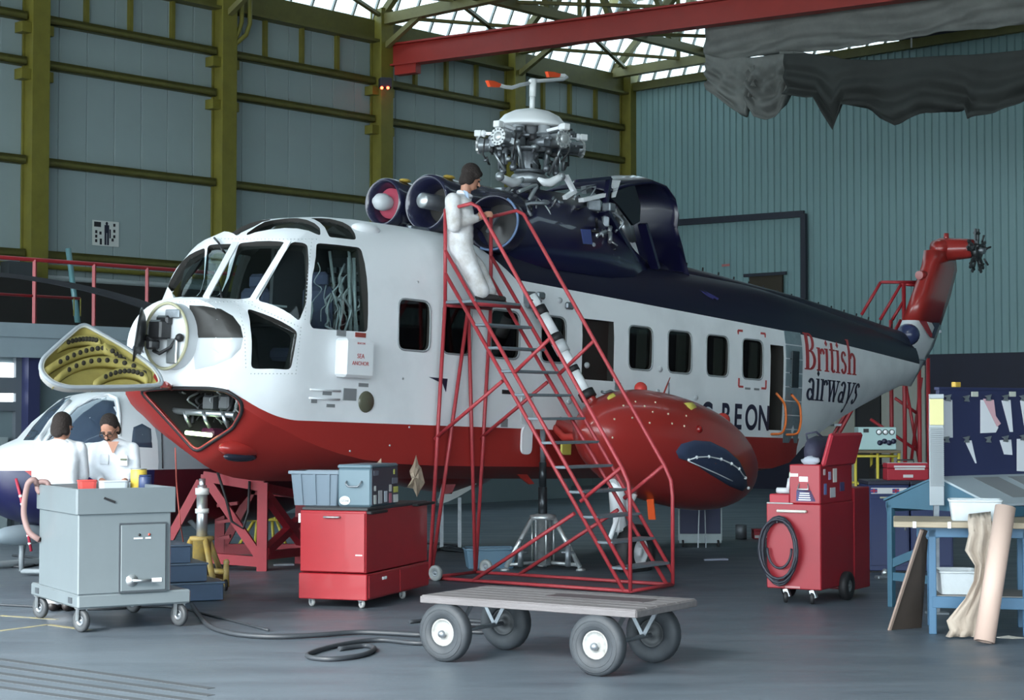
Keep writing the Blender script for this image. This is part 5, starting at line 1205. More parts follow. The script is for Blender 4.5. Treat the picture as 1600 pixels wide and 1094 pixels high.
q = cart_spot(136, 1.0); tray('parts_tray', 'small red plastic parts tray on the grey cart', 'tray', q, .4, .17,.12,.16, mat('tray_red',(.55,.07,.06),.45), flare=1.2, rimw=.006)
q = cart_spot(176, .95); tray('parts_tray', 'clear white plastic tray on the grey cart in front of the man with glasses', 'tray', q, .5, .26,.15,.15, mat('tray_white',(.55,.60,.64),.4), flare=1.1, rimw=.006)
q = cart_spot(229, .95); c = thing('oil_can', 'yellow oil drum can on the grey cart', 'can', q); MB().lathe([(.001,0),(.075,0),(.075,.25),(.07,.255),(.001,.25)], (0,0,0), n=24).build('can', mat('can_yellow',(.55,.40,.06),.45), c); MB().lathe([(.07,.255),(.08,.26),(.07,.265)], n=24).build('rim', silver, c)
q = cart_spot(240, .78); c = thing('oil_can', 'dark blue can in front of the yellow one on the grey cart', 'can', q); MB().lathe([(.001,0),(.058,0),(.058,.19),(.05,.2),(.001,.2)], (0,0,0), n=24).build('can', mat('can_blue',(.03,.05,.13),.4), c); MB().lathe([(.05,.2),(.062,.205),(.05,.21)], n=24).build('rim', MATS['can_blue'], c)
# ================================================================ blue steps
stb = mat('step_navy', (.045,.085,.155), .45, var=.2, scale=4); q = onz(350,939,0)
st = thing('step_unit', 'three-tread dark blue wooden step unit beside the grey cart', 'steps', (q.x,q.y,0), math.radians(25))
for i, (x0, z1) in enumerate(((0,.19),(-.17,.385),(-.34,.575))):
    MB().box(((x0-.7)/2, .33, z1-.0975), (x0+.7, .62, .17), 0, .006).build('riser', stb, st); MB().box(((x0-.7)/2, .33, z1-.005), (x0+.7+.02, .65, .02), 0, .004).build('tread', mat('step_tread',(.085,.13,.19),.5,var=.3,scale=6), st)
# ================================================================ nose jack
jy = mat('jack_yellow', (.52,.34,.06), .5, var=.35, scale=8, col2=(.25,.20,.10)); 
def floor_at(px, Y): return V(((px-800)/F*Y*1.0, Y, 0))
q = floor_at(317, 19.35); 
nj = thing('aircraft_jack', 'yellow tripod jack with a steel ram under the helicopter nose', 'jack', q)
zof = lambda py_, Y: ony(0, py_, Y).z
MB().lathe([(.001,.05),(.10,.05),(.10,.52),(.13,.53),(.13,.57),(.001,.57)], n=18).build('cylinder', jy, nj)
zz = [zof(p,19.35) for p in (836,805,800,770,764,750,738)]
mb = MB(); mb.rod((0,0,.5), (0,0,zz[3]), .06, 14); mb.rod((0,0,zz[3]), (0,0,zz[4]+.04), .05, 14); mb.rod((0,0,zz[4]), (0,0,1.19), .035, 12); mb.build('ram', silver, nj)
for a, b in ((zz[1]+.02,zz[1]+.07),(zz[3]-.02,zz[3]+.05)): MB().rod((0,0,a), (0,0,b), .075, 14).build('collar', mat('collar_white',(.66,.67,.65),.5), nj)
for a in (-60, 60, 180):
    d = V((math.cos(math.radians(a)), math.sin(math.radians(a)), 0)); mb = MB(); mb.rod(d*.10+V((0,0,.55)), d*.36+V((0,0,.09)), .032, 10); mb.rod(d*.1+V((0,0,.16)), d*.36+V((0,0,.10)), .022, 8); mb.build('leg', jy, nj)
    MB().rod(d*.17+V((0,0,.45)), d*.33+V((0,0,.14)), .018, 8).build('leg_strut', silver, nj); MB().lathe([(.001,.0),(.07,.0),(.07,.015),(.03,.03),(.03,.09)], d*.36, n=14).build('foot', jy, nj)
d = V((.28,-.10,0)); mb = MB(); mb.rod(d+V((0,0,.06)), d+V((0,0,.30)), .03, 10); mb.sph(d+V((0,0,.30)), .035); mb.rod(V((.05,-.02,.2)), d+V((0,0,.2)), .03, 8); mb.build('castor_post', jy, nj)
a, b = MB(), MB(); wheel(a, b, d+V((0,-.03,.06)), (1,.3,0), .06, .035, .03); a.build('castor_tyre', blackm, nj); b.build('castor_hub', jy, nj)
# red hose down from the nose
pts = [HM @ HL(274,700,.1), ony(276,760,19.4), ony(282,820,19.4), onz(292,880,.02), onz(300,884,.012)]
tag(MB().tube(fillet([pts[0]]+pts+[pts[-1]], .2, 4)[5:-5], .008, 6).build('air_line', mat('red_line',(.45,.10,.08),.5)), 'thin red air line hanging from the helicopter nose to the floor', 'hose')
# ================================================================ silver tripod jack under the fuselage
Yj = 21.75; q = floor_at(848, Yj)
sj = thing('aircraft_jack', 'silver tripod jack with a long black ram under the helicopter belly', 'jack', q)
alu = mat('jack_silver', (.60,.63,.64), .35, .7, var=.3, scale=12)
mb = MB(); mb.lathe([(.001,.06),(.105,.06),(.105,.60),(.16,.61),(.16,.66),(.06,.68),(.001,.68)], n=20); mb.build('cylinder', alu, sj)
for a in range(6): d = V((math.cos(a),math.sin(a),0)); MB().rod(d*.13+V((0,0,.08)), d*.13+V((0,0,.62)), .012, 6).build('tie_rod', alu, sj)
zt = zof(672,Yj); mb = MB(); mb.rod((0,0,.6), (0,0,1.0), .055, 14); mb.rod((0,0,1.0), (0,0,1.3), .045, 14); mb.build('ram', mat('ram_black',(.03,.035,.04),.3,.5), sj); MB().rod((0,0,1.3), (0,0,zt), .035, 12).build('ram_head', steel, sj)
for a in (195, 345, 90):
    d = V((math.cos(math.radians(a)), math.sin(math.radians(a)), 0)); mb = MB(); mb.rod(d*.14+V((0,0,.62)), d*.46+V((0,0,.04)), .03, 10); mb.rod(d*.1+V((0,0,.09)), d*.44+V((0,0,.07)), .024, 8); mb.build('leg', alu, sj); MB().lathe([(.001,0),(.06,0),(.06,.02),(.001,.04)], d*.47, n=12).build('foot', alu, sj)
for dx in (-.27,.3): mb = MB(); mb.rod((dx,-.12,.05), (dx,-.12,.30), .035, 10); mb.rod((dx,-.12,.30), (dx,-.12,.38), .014, 6); mb.rod((dx-.08,-.12,.22), (dx+.08,-.12,.22), .016, 6); mb.build('castor_jack', steel, sj)
# ================================================================ red trestle under the nose
trm = mat('trestle_red', (.32,.02,.032), .45, var=.2, scale=4)
Yt = 21.6
def tq(px, py_, d=0.): return ony(px, py_, Yt+d)
qb = floor_at(385, Yt+.5); tr = thing('trestle', 'red steel trestle with diagonal braces behind the yellow nose jack', 'trestle', qb); ti = M4.Translation(-qb)
def tbar(name, a, b, w=.10, hgt=.10): return MB().bar(ti @ a, ti @ b, w, hgt).build(name, trm, tr)
ft = lambda px, d=0.: floor_at(px, Yt+d)
tbar('post', ft(411), tq(411,757)+V((0,0,.02)), .12, .12); tbar('top_beam', tq(318,744), tq(412,760), .11, .12); tbar('brace', tq(325,752), tq(404,868)); tbar('brace', tq(314,752), tq(262,848), .09, .10); tbar('lower_beam', tq(330,872), tq(408,878), .09, .12); tbar('post', ft(264), tq(264,850))
for d in (1.1,):
    tbar('post', ft(345,d), tq(345,760,d), .12,.12); tbar('post', ft(470,d), tq(470,770,d), .12,.12); tbar('top_beam', tq(330,762,d), tq(475,772,d)); tbar('brace', tq(395,765,d), tq(350,852,d)); tbar('lower_beam', tq(340,858,d), tq(480,858,d), .1,.13)
tbar('side_beam', tq(411,762), tq(470,774,1.1), .1,.1); tbar('side_brace', tq(415,772), tq(472,850,1.1)); tbar('side_brace', tq(415,862), tq(468,812,1.1)); tbar('side_beam', tq(414,868), tq(472,862,1.1)); tbar('side_beam', tq(320,748), tq(345,764,1.1))
for i in range(3): tbar('step', tq(340,790+i*26,.7), tq(372-i*6,786+i*26,.7), .14,.04)
MB().tube([ti @ tq(340,738,-.2), ti @ tq(352,775,-.2), ti @ tq(362,815,-.15), ti @ tq(380,826,-.1), ti @ tq(388,800,-.1), ti @ tq(390,752,-.1)], .018, 6).build('cable', blackm, tr)
# small yellow stand behind the trestle
Ys = 25.5; qs = floor_at(413, Ys); ysn = thing('instrument_stand', 'yellow tubular stand with splayed legs behind the red trestle', 'stand', qs); si = M4.Translation(-qs)
yst = mat('stand_yellow', (.55,.45,.06), .5)
sq = lambda px, py_, d=0.: si @ ony(px, py_, Ys+d)
for a, b in (((398,812),(372,860)), ((430,808),(448,856)), ((402,812),(398,858)), ((425,808),(428,856))):
    q1 = sq(*a); q2 = sq(*b); q2.z = .0; MB().rod(q1, q2, .022, 8).build('leg', yst, ysn)
MB().box(sq(392,784), (.22,.04,.52), 0, .01).build('side_panel', yst, ysn); MB().box(sq(432,784), (.03,.3,.52), 0, .01).build('side_post', yst, ysn); MB().box(sq(424,786,.1), (.16,.04,.46), 0, .01).build('gauge_plate', mat('plate_grey',(.30,.33,.35),.5), ysn); MB().box(sq(425,757), (.22,.2,.04), 0, .01).build('top', yst, ysn); MB().box(sq(412,812), (.45,.3,.03), 0, .01).build('shelf', yst, ysn)
# ================================================================ red tool cabinet with bin and case
cabr = mat('cabinet_red', (.33,.016,.024), .36, var=.12, scale=3, coat=.2)
P1 = V((-1.41,17.39,0)); rz = math.atan2(-.32,.947)
cb = thing('tool_cabinet', 'red steel tool cabinet on castors with a bottom drawer', 'cabinet', P1, rz); CM = M4.Translation(P1) @ M4.Rotation(rz, 4, 'Z')
MB().box((-.352,.81,.645), (.704,1.62,.60), 0, .008).build('body', cabr, cb)
MB().box((-.352,.81,.21), (.724,1.64,.252), 0, .008).build('plinth', cabr, cb)
MB().box((-.352,-.008,.64), (.68,.016,.57), 0, .004).build('door', cabr, cb)
dr = MB().box((.014,.40,.21), (.014,.74,.22), 0, .004).build('drawer', cabr, cb); MB().box((.025,.40,.27), (.012,.1,.03), 0, .004).build('drawer_label', whitep, dr)
MB().box((.014,1.22,.21), (.014,.78,.22), 0, .004).build('drawer', cabr, cb)
mb = MB(); mb.tube([(-.43,-.016,.885),(-.43,-.05,.885),(-.27,-.05,.885),(-.27,-.016,.885)], .010, 8); mb.build('door_handle', silver, cb)
MB().box((-.70,-.018,.87), (.02,.012,.09)).build('hinge', whitep, cb); MB().box((-.07,-.018,.52), (.07,.006,.012)).build('label', whitep, cb)
mb = MB(); mb.box((-.352,.83,.96), (.70,1.58,.03), 0, .006); mb.build('rubber_top', mat('mat_black',(.03,.032,.035),.6), cb)
MB().box((.02,.22,.93), (.06,.42,.03), 0, .008).build('front_tray', blackm, cb); MB().box((.02,1.45,.95), (.08,.5,.03), 0, .008).build('rear_tray', blackm, cb)
for x, y in ((-.62,.1),(-.08,.08),(-.62,1.5),(-.05,1.05)):
    a, b = MB(), MB(); wheel(a, b, (x,y,.045), (.6,.8,0), .045, .035, .02); a.build('castor_tyre', mat('castor_grey',(.32,.33,.33),.6), cb); b.build('castor_hub', steel, cb); MB().box((x,y,.078), (.06,.05,.02)).build('castor_fork', steel, cb)
zt = .975
# plastic bin
bnm = mat('bin_grey', (.14,.185,.23), .4)
def cab_pt(x, y, z=zt): return CM @ V((x, y, z))
bn = thing('storage_bin', 'blue-grey plastic storage bin with ribs on the red cabinet', 'bin', cab_pt(-.705,.50), rz+.06)
ring = lambda sx, sy, z: fillet([V((-sx/2,-sy/2,z)), V((sx/2,-sy/2,z)), V((sx/2,sy/2,z)), V((-sx/2,sy/2,z))], .03, 3)
mb = MB(); mb.loft([ring(.46,.34,0), ring(.52,.40,.34), ring(.50,.38,.34), ring(.44,.32,.015)], smooth=False); mb.build('tub', bnm, bn)
mb = MB(); mb.loft([ring(.52,.40,.31), ring(.56,.44,.315), ring(.56,.44,.345), ring(.50,.38,.345)], cap=False, smooth=False); mb.build('rim', bnm, bn)
for x in (-.14,.0,.14): MB().bar((x,-.165-.005,.01), (x*1.1,-.2,.32), .03, .025, up=(0,1,0)).build('rib', bnm, bn)
for y in (-.08,.08): MB().bar((.225,y,.01), (.262,y*1.1,.32), .03, .03, up=(1,0,0)).build('rib', bnm, bn)
# steel case with stickers
csm = mat('case_blue', (.11,.17,.205), .35); csd = mat('case_side', (.05,.055,.075), .35)
cs = thing('instrument_case', 'blue-grey steel case covered in stickers on the red cabinet', 'case', cab_pt(-.215,.20), rz)
MB().box((0,.34,.19), (.36,.68,.38), 0, .02).build('body', csm, cs); MB().box((0,.34,.395), (.37,.69,.04), 0, .015).build('lid', csm, cs)
MB().box((.182,.34,.20), (.006,.66,.36), 0, .002).build('side_plate', csd, cs)
MB().tube([(-.08,-.005,.25),(-.08,-.035,.23),(-.05,-.035,.20),(.05,-.035,.20),(.08,-.035,.23),(.08,-.005,.25)], .009, 6).build('handle', steel, cs)
MB().sph((-.10,-.002,.06), (.06,.006,.045), 16, 8).build('sticker', mat('sticker_pale',(.62,.66,.66),.5), cs)
place_text(text_mesh('OZONE', .026, 'print', blackm, .0005, align='CENTER'), 'print', (-.10,-.009,.05), (1,0,0), (0,0,1), cs)
stk = [(.03,.07,.06,.09,'w'),(.16,.09,.09,.13,'w2'),(.30,.09,.07,.11,'b'),(.42,.07,.06,.1,'r'),(.42,.17,.06,.07,'r2'),(.56,.06,.12,.08,'w'),(.56,.15,.12,.06,'y'),(.54,.24,.14,.06,'d'),(.05,.33,.12,.05,'d'),(.52,.33,.03,.05,'y'),(.03,.18,.04,.05,'w')]
skc = dict(w=(.6,.62,.6), w2=(.45,.46,.48), b=(.5,.55,.62), r=(.45,.15,.2), r2=(.55,.5,.5), y=(.5,.5,.12), d=(.15,.16,.2))
for y, z, w_, h_, c in stk: MB().box((.188,y+.05,z), (.006,w_,h_), 0, .002).build('sticker', mat('sticker_'+c, skc[c], .5), cs)
# brown paper hanging near the ladder
pap = mat('brown_paper', (.40,.31,.23), .8, var=.25, scale=9, bump=.8, bscale=12)
def crumple(name, label, cat, Y, pts, depth, m=pap, seed=1, cut_=.03):
    rnd = random.Random(seed); o_ = [ony(x, y, Y) for x, y in pts]; c = sum(o_, V())/len(o_)
    mb = MB(); rings = []
    for s_, d_ in ((.05,-depth),(.5,-depth*.9),(1.0,0),(.5,depth*.6),(.05,depth*.7)):
        rings.append([c+(q-c)*s_+V((rnd.uniform(-1,1)*cut_*s_, d_+rnd.uniform(-1,1)*cut_, rnd.uniform(-1,1)*cut_*s_)) for q in o_])
    mb.loft(rings, smooth=False); o = mb.build(name, m); return tag(o, label, cat)
crumple('paper_bag', 'crumpled brown paper hanging beside the ladder legs', 'paper', 19.9, [(650,711),(655,722),(662,735),(663,752),(657,768),(651,775),(645,764),(636,762),(641,750),(637,738),(643,726)], .09)
crumple('paper_bag', 'small brown paper point showing behind the steel case', 'paper', 19.4, [(595,713),(599,724),(600,735),(598,750),(593,752),(590,738),(590,722)], .05, seed=4)
# ================================================================ flatbed trolley
wood = mat('deck_wood', (.16,.15,.155), .8, var=.35, scale=3, stretch=(.6,7,4), bump=.3, bscale=20)
P2 = V((.88,12.81,0)); xd = V((.835,-.55,0)).normalized(); rz = math.atan2(xd.y, xd.x)
tl = thing('flatbed_trolley', 'low wooden flatbed trolley on four pneumatic tyres', 'trolley', P2, rz)
for i in range(6):
    MB().box((-.945,.078+i*.153,.476), (1.89,.149,.045), 0, .005).build('plank', wood, tl)
MB().box((-.945,.0,.465), (1.90,.02,.05), 0, .004).build('edge_board', wood, tl); MB().box((.0,.46,.465), (.02,.92,.05), 0, .004).build('edge_board', wood, tl)
MB().box((-.62,.56,.5), (.85,.22,.003)).build('stain', mat('deck_stain',(.06,.05,.055),.5), tl)
tyre = mat('tyre_rubber', (.035,.042,.05), .65, var=.3, scale=12); rimw_ = mat('rim_worn_white', (.36,.39,.39), .55, var=.6, scale=9, col2=(.16,.15,.14))
for x, y in ((-1.68,.03),(-.33,.03),(-1.68,.86),(-.33,.86)):
    a, b = MB(), MB(); wheel(a, b, (x,y,.225), (.0,1,.0), .225, .115, .105)
    ty = a.build('tyre', tyre, tl); b.build('wheel', rimw_ if y < .5 else mat('rim_dark',(.05,.055,.06),.6), tl)
    sg = -1 if y < .5 else 1; MB().lathe([(.001,.075),(.025,.07),(.03,.05),(.03,0)], (x,y,.215), (0,sg,0), 12).build('hub_cap', steel, ty)
    for r in (.15,.185): MB().tube([V((x+r*math.cos(t*math.pi/14), y+sg*.056, .215+r*math.sin(t*math.pi/14))) for t in range(28)], .004, 4, closed=True).build('tyre_bead', tyre, ty)
for x in (-1.68,-.33):
    MB().rod((x,.03,.215), (x,.86,.215), .018, 8).build('axle', steel, tl)
    for y in (.2,.7):
        MB().bar((x-.14,y,.455), (x,y,.215), .03, .012, up=(0,1,0)).build('axle_stay', steel, tl); MB().bar((x+.14,y,.455), (x,y,.215), .03, .012, up=(0,1,0)).build('axle_stay', steel, tl)
MB().lathe([(.16,.40),(.18,.42),(.18,.44),(.16,.455)], (-.33,.45,0), n=24).build('turntable', steel, tl)
# ================================================================ cables on the floor
cbm = mat('cable_black', (.03,.035,.042), .5)
def cable(label, pts, r=.018):
    P = [onz(x, y, r*1.02) for x, y in pts]; 
    out = []
    for i in range(len(P)-1):
        p0, p1, p2, p3 = P[max(i-1,0)], P[i], P[i+1], P[min(i+2,len(P)-1)]
        for t in range(5):
            t /= 5; out.append(.5*((2*p1)+(p2-p0)*t+(2*p0-5*p1+4*p2-p3)*t*t+(3*p1-p0-3*p2+p3)*t**3))
    out.append(P[-1]); o = MB().tube(out, r, 7).build('floor_cable', cbm); return tag(o, label, 'cable')
cable('thick black cable running along the floor from the grey cart to the trolley', [(300,945),(312,962),(330,980),(370,991),(430,995),(500,992),(560,988),(620,990),(660,992),(700,988)], .022)
cable('black cable looped on the floor in front of the red cabinet', [(700,1003),(650,1005),(590,1000),(530,1008),(486,1020),(484,1027),(520,1030),(565,1024),(585,1014),(570,1009),(530,1014)], .02)
cable('black cable zigzagging on the floor behind the trolley', [(640,972),(690,968),(760,972),(790,980),(760,988),(700,984),(690,978),(740,976),(800,984)], .018)
cable('thin black cable across the floor from the left edge to the cart', [(-20,944),(60,948),(150,952),(260,948),(330,962),(420,985)], .012)
cable('black cable lying on the floor by the red and blue aircraft', [(-20,878),(30,886),(60,880),(55,872),(20,868)], .016)
cable('black hose lying on the floor behind the red cabinet', [(660,848),(720,852),(690,858),(740,862),(700,856),(670,862)], .02)
# ================================================================ blue tub behind the ladder
q = onz(765,888,0); tray('plastic_tub', 'shallow blue plastic tub on the floor behind the ladder', 'tub', (q.x,q.y+.15,0), .12, .62,.42,.23, mat('tub_blue',(.10,.18,.25),.4), flare=1.12, rimw=.015)
# ================================================================ red tool trolley, right
P3 = V((3.05,17.75,0)); xd = V((.854,-.52,0)).normalized(); rz = math.atan2(xd.y, xd.x); TM = M4.Translation(P3) @ M4.Rotation(rz, 4, 'Z')
tt = thing('tool_trolley', 'tall red tool trolley with an open-lidded chest and a coiled hose', 'tool trolley', P3, rz)
tr2 = mat('trolley_red', (.31,.012,.022), .4, var=.12, scale=3); tr3 = mat('trolley_red_dull', (.36,.02,.035), .5)
MB().box((-.29,.45,.57), (.58,.90,.85), 0, .01).build('body', tr2, tt); MB().box((-.25,1.13,.60), (.52,.45,1.05), 0, .01).build('rear_locker', tr2, tt)
ch = MB().box((-.163,.43,1.19), (.327,.88,.39), 0, .01).build('top_chest', tr2, tt)
mb = MB(); mb.T = M4.Translation((0,.43,1.385)) @ M4.Rotation(math.radians(16), 4, 'Y'); mb.box((.02,0,.16), (.05,.86,.34), 0, .02); mb.build('chest_lid', tr3, tt)
MB().box((-.455,.16,1.035), (.22,.24,.10), 0, .01).build('small_box', tr3, tt); MB().box((-.43,.10,.995), (.28,.22,.012)).build('box_tray', mat('tray_steel',(.35,.34,.33),.5), tt)
MB().tube([(-.45,-.0,.92),(-.45,-.03,.92),(-.15,-.03,.92),(-.15,-.0,.92)], .014, 8).build('handle', mat('handle_cream',(.66,.62,.55),.5), tt)
MB().tube([(-.22,-.0,1.20),(-.23,-.03,1.14),(-.12,-.03,1.14),(-.13,0,1.20)], .010, 8).build('chest_handle', silver, ch); MB().box((-.175,-.006,1.24), (.10,.012,.06), 0, .01).build('chest_catch', silver, ch)
MB().lathe([(.001,.004),(.055,.004),(.055,0)], (-.275,-.005,1.28), (0,-1,0), 20).build('round_sticker', mat('sticker_green',(.50,.62,.48),.5), ch); MB().box((-.275,-.011,1.28), (.085,.003,.03)).build('sticker_print', whitep, ch)
mb = MB(); mb.prism([(-.255,-.006,1.02), (-.05,-.006,1.02), (-.06,-.006,1.06), (-.10,-.006,1.13), (-.25,-.006,1.13)], (0,-.004,0)); mb.build('shield_sticker', mat('sticker_navy',(.05,.05,.16),.5), ch)
for i in range(4): MB().box((-.165,-.012,1.035+i*.022), (.13-.01*i,.003,.010)).build('sticker_line', whitep, ch)
for y, z, w_, h_, c in ((.10,1.31,.05,.06,(.6,.5,.5)),(.24,1.27,.06,.08,(.35,.32,.5)),(.38,1.27,.10,.14,(.6,.58,.55)),(.12,1.14,.07,.11,(.12,.16,.35)),(.32,1.10,.14,.10,(.5,.5,.52)),(.58,1.15,.12,.09,(.05,.04,.12))):
    MB().box((.003,y,z), (.006,w_,h_), 0, .002).build('sticker', mat('sticker_%d'%int(y*100), c, .5), ch)
hm = mat('hose_black', (.022,.024,.035), .5); pts = []
for i in range(7*20):
    a = i/20*2*math.pi; k = i/140; pts.append((-.42+.19*math.cos(a)*(1-.10*math.sin(k*9)), -.035-.012*(i//20)%.05-.01, .53+.31*math.sin(a)*(1-.06*math.cos(k*11))-.02*math.sin(k*7)))
MB().tube(pts, .014, 6).build('coiled_hose', hm, tt); MB().tube([(-.42+.13*math.cos(a), -.05, .55+.20*math.sin(a)) for a in [math.pi+i*math.pi/12 for i in range(13)]], .013, 6).build('coiled_hose', hm, tt)
MB().tube([(-.44,-.0,.84),(-.44,-.07,.86),(-.43,-.08,.80)], .006, 6).build('hose_hook', silver, tt)
for x, y, r in ((.03,.62,.145),(-.60,.62,.145)):
    a, b = MB(), MB(); wheel(a, b, (x,y,r), (1,0,0), r, .09, .06); a.build('wheel_tyre', blackm, tt); b.build('wheel_hub', silver, tt)
MB().rod((-.6,.62,.145), (.03,.62,.145), .02, 8).build('axle', steel, tt)
for x in (-.40,-.12):
    a, b = MB(), MB(); wheel(a, b, (x,.06,.06), (.9,.4,0), .06, .04, .03); a.build('castor_tyre', blackm, tt); b.build('castor_hub', silver, tt); mb = MB(); mb.bar((x,.06,.14), (x+.03,.06,.06), .05, .05); mb.build('castor_fork', silver, tt)
mb = MB(); mb.box((-.30,-.004,.165), (.16,.006,.02)); mb.build('maker_plate', mat('plate_pink',(.45,.2,.2),.5), tt)
def tpt(x, y, z): return TM @ V((x, y, z))
# cloth bag and rag in the open chest
o = thing('tool_bag', 'dark navy cloth bag bulging out of the open tool chest', 'bag', tpt(-.17,.50,1.385), rz)
mb = MB(); mb.loft([[V((sx*math.cos(a)*(1+.12*math.sin(3*a)), sy*math.sin(a), z+.02*math.sin(2*a))) for a in [i*math.pi/9 for i in range(18)]] for sx, sy, z in ((.12,.28,0),(.15,.36,.05),(.16,.36,.12),(.15,.34,.18),(.12,.30,.23),(.06,.15,.26))]); mb.build('bag', mat('navy_cloth',(.022,.022,.045),.7,bump=.6,bscale=10), o)
MB().tube([(-.12,-.1,.22),(-.14,-.1,.30),(-.05,-.05,.32),(.0,0,.26)], .012, 6).build('strap', MATS['navy_cloth'], o)
o = thing('rag', 'pale crumpled rag on the front of the open tool chest', 'rag', tpt(-.12,.04,1.385), rz); mb = MB(); mb.sph((0,.02,.035), (.10,.05,.045), 12, 7)
rnd = random.Random(3); mb.v = [q+V((rnd.uniform(-.01,.01),rnd.uniform(-.01,.01),rnd.uniform(-.008,.008))) for q in mb.v]; mb.build('cloth', mat('pale_rag',(.35,.37,.42),.8), o)
o = thing('hand_tool', 'white and chrome hand tool on the small red box', 'tool', tpt(-.44,.14,1.086), rz); MB().rod((-.08,0,.03), (.06,.0,.03), .03, 10).build('body', mat('tool_white',(.55,.56,.58),.4), o); MB().rod((.04,0,.03), (.06,.0,.15), .025, 10).build('grip', MATS['tool_white'], o); MB().box((.09,0,.15), (.08,.06,.06), 0, .015).build('head', silver, o)
# ================================================================ floor bits: red flat toolbox, tin
q = onz(1205,842,0); o = thing('toolbox', 'small flat red toolbox on the floor beside the tall tool trolley', 'toolbox', (q.x-.1,q.y,0), .05); MB().box((0,0,.065), (.36,.22,.13), 0, .01).build('body', tr3, o); MB().box((0,-.112,.04), (.34,.008,.04), 0, .002).build('label_strip', mat('strip_white',(.6,.6,.6),.5), o); MB().box((0,0,.14), (.37,.23,.025), 0, .006).build('lid', tr3, o)
q = onz(1158,842,0); o = thing('metal_tin', 'battered metal tin on the dark floor', 'tin', (q.x,q.y,0)); MB().lathe([(.001,0),(.085,0),(.085,.20),(.08,.205),(.078,.19),(.078,.02),(.001,.015)], n=22).build('tin', steel, o); MB().lathe([(.08,.2),(.09,.205),(.08,.212)], n=22).build('rim', steel, o)
# white-edged blue screen trolley and axle stand far below the sponson
Yf = 25.5; q = floor_at(1093, Yf); o = thing('parts_trolley', 'white-framed dark blue trolley board in the shade below the sponson', 'trolley', q); oi = M4.Translation(-q)
g = lambda x, y, d=0.: oi @ ony(x, y, Yf+d)
fz = g(1093,820).z
MB().box((0,.0,.55), (.58,.04,.80), 0, .005).build('board', mat('board_blue',(.02,.025,.07),.5), o)
for c, d in (((0,-.03,.12),(.60,.03,.13)), ((-.30,-.02,.52),(.025,.03,.86)), ((.30,-.02,.52),(.02,.03,.86))): MB().box(c, d, 0, .004).build('frame', mat('frame_pale',(.34,.40,.42),.5), o)
MB().lathe([(.001,.02),(.05,.02),(.06,.03),(.10,.03),(.11,.0),(.06,-.01)], (.03,-.05,.82), (0,-1,0), 22).build('hand_wheel', mat('wheel_pale',(.45,.48,.5),.45), o)
for s_ in (-.05,.06): MB().bar((.02+s_*.6,-.06,.8), (.0+s_,-.2,.0), .015, .015).build('stay', steel, o)
for x in (-.25,.25):
    a, b = MB(), MB(); wheel(a, b, (x,-.05,.05), (1,0,0), .05, .03, .02); a.build('castor_tyre', blackm, o); b.build('castor_hub', steel, o)
# pale fairing shell lying under the belly
Yq = 25.0; q = floor_at(715, Yq); o = thing('cradle_stand', 'pale curved fairing cradled on a low stand under the helicopter belly', 'fairing', q); oi = M4.Translation(-q); g = lambda x, y, d=0.: oi @ ony(x, y, Yq+d)
MB().prism([g(683,781), g(688,774), g(705,770), g(744,756), (g(740,762)), g(715,777), g(700,784), g(687,788)], V((0,.12,0))).build('shell', mat('shell_pale',(.42,.46,.46),.5), o)
for a in (690, 718): p = g(a,778); MB().bar(p+V((0,.06,0)), V((p.x,.06,0)), .05, .05).build('leg', steel, o)
MB().prism([g(692,757), g(712,757), g(706,772), g(694,772)], V((0,.05,0))).build('red_block', trm, o); MB().rod(g(686,786), g(692,757), .02, 6).build('stay', mat('shell_pale',(.42,.46,.46),.5), o)
# ================================================================ blue lockers with red toolbox
lkb = mat('locker_blue', (.022,.035,.115), .42, var=.15, scale=3)
Yl = 21.4
def loc_at(px): return floor_at(px, Yl)
for i, (x0, x1, lab) in enumerate(((1355,1420,'dark blue steel locker with flag labels, directly behind the red tool trolley'), (1421,1488,'dark blue steel locker next to the desk, partly hidden by the card rack'))):
    a, b = loc_at(x0), loc_at(x1); w_ = b.x-a.x; o = thing('locker', lab, 'locker', ((a.x+b.x)/2, Yl+.3, 0), 0, 'blue steel lockers')
    MB().box((0,0,.53), (w_-.01,.6,1.02), 0, .008).build('body', lkb, o); d = MB().box((0,-.305,.48), (w_-.05,.015,.80), 0, .004).build('door', lkb, o); MB().box((0,0,1.065), (w_,.62,.05), 0, .008).build('top', mat('locker_top',(.02,.022,.04),.5), o)
    MB().box((0,0,.03), (w_-.06,.55,.06)).build('plinth', blackm, o)
    MB().box((.0,-.306,.97), (w_-.07,.012,.07), 0, .002).build('label_strip', mat('strip_white',(.6,.6,.6),.5), o)
    for k in (-.18,.08): 
        MB().box((k,-.314,.97), (.08,.004,.05)).build('flag_blue', mat('flag_blue',(.05,.06,.25),.5), o); MB().box((k,-.317,.97), (.08,.003,.014)).build('flag_red', mat('flag_red',(.5,.04,.06),.5), o); MB().box((k,-.317,.97), (.016,.003,.05)).build('flag_red', mat('flag_red',(.5,.04,.06),.5), o)
    MB().box((0,-.32,.89), (.22,.012,.02), 0, .004).build('maker_badge', mat('badge_gold',(.40,.38,.28),.4), o); MB().rod((w_/2-.06,-.32,.5), (w_/2-.06,-.32,.6), .01, 6).build('handle', silver, d)
q = loc_at(1421); o = thing('toolbox', 'red metal toolbox with white labels on top of the blue lockers', 'toolbox', (q.x,Yl+.25,1.09), .03)
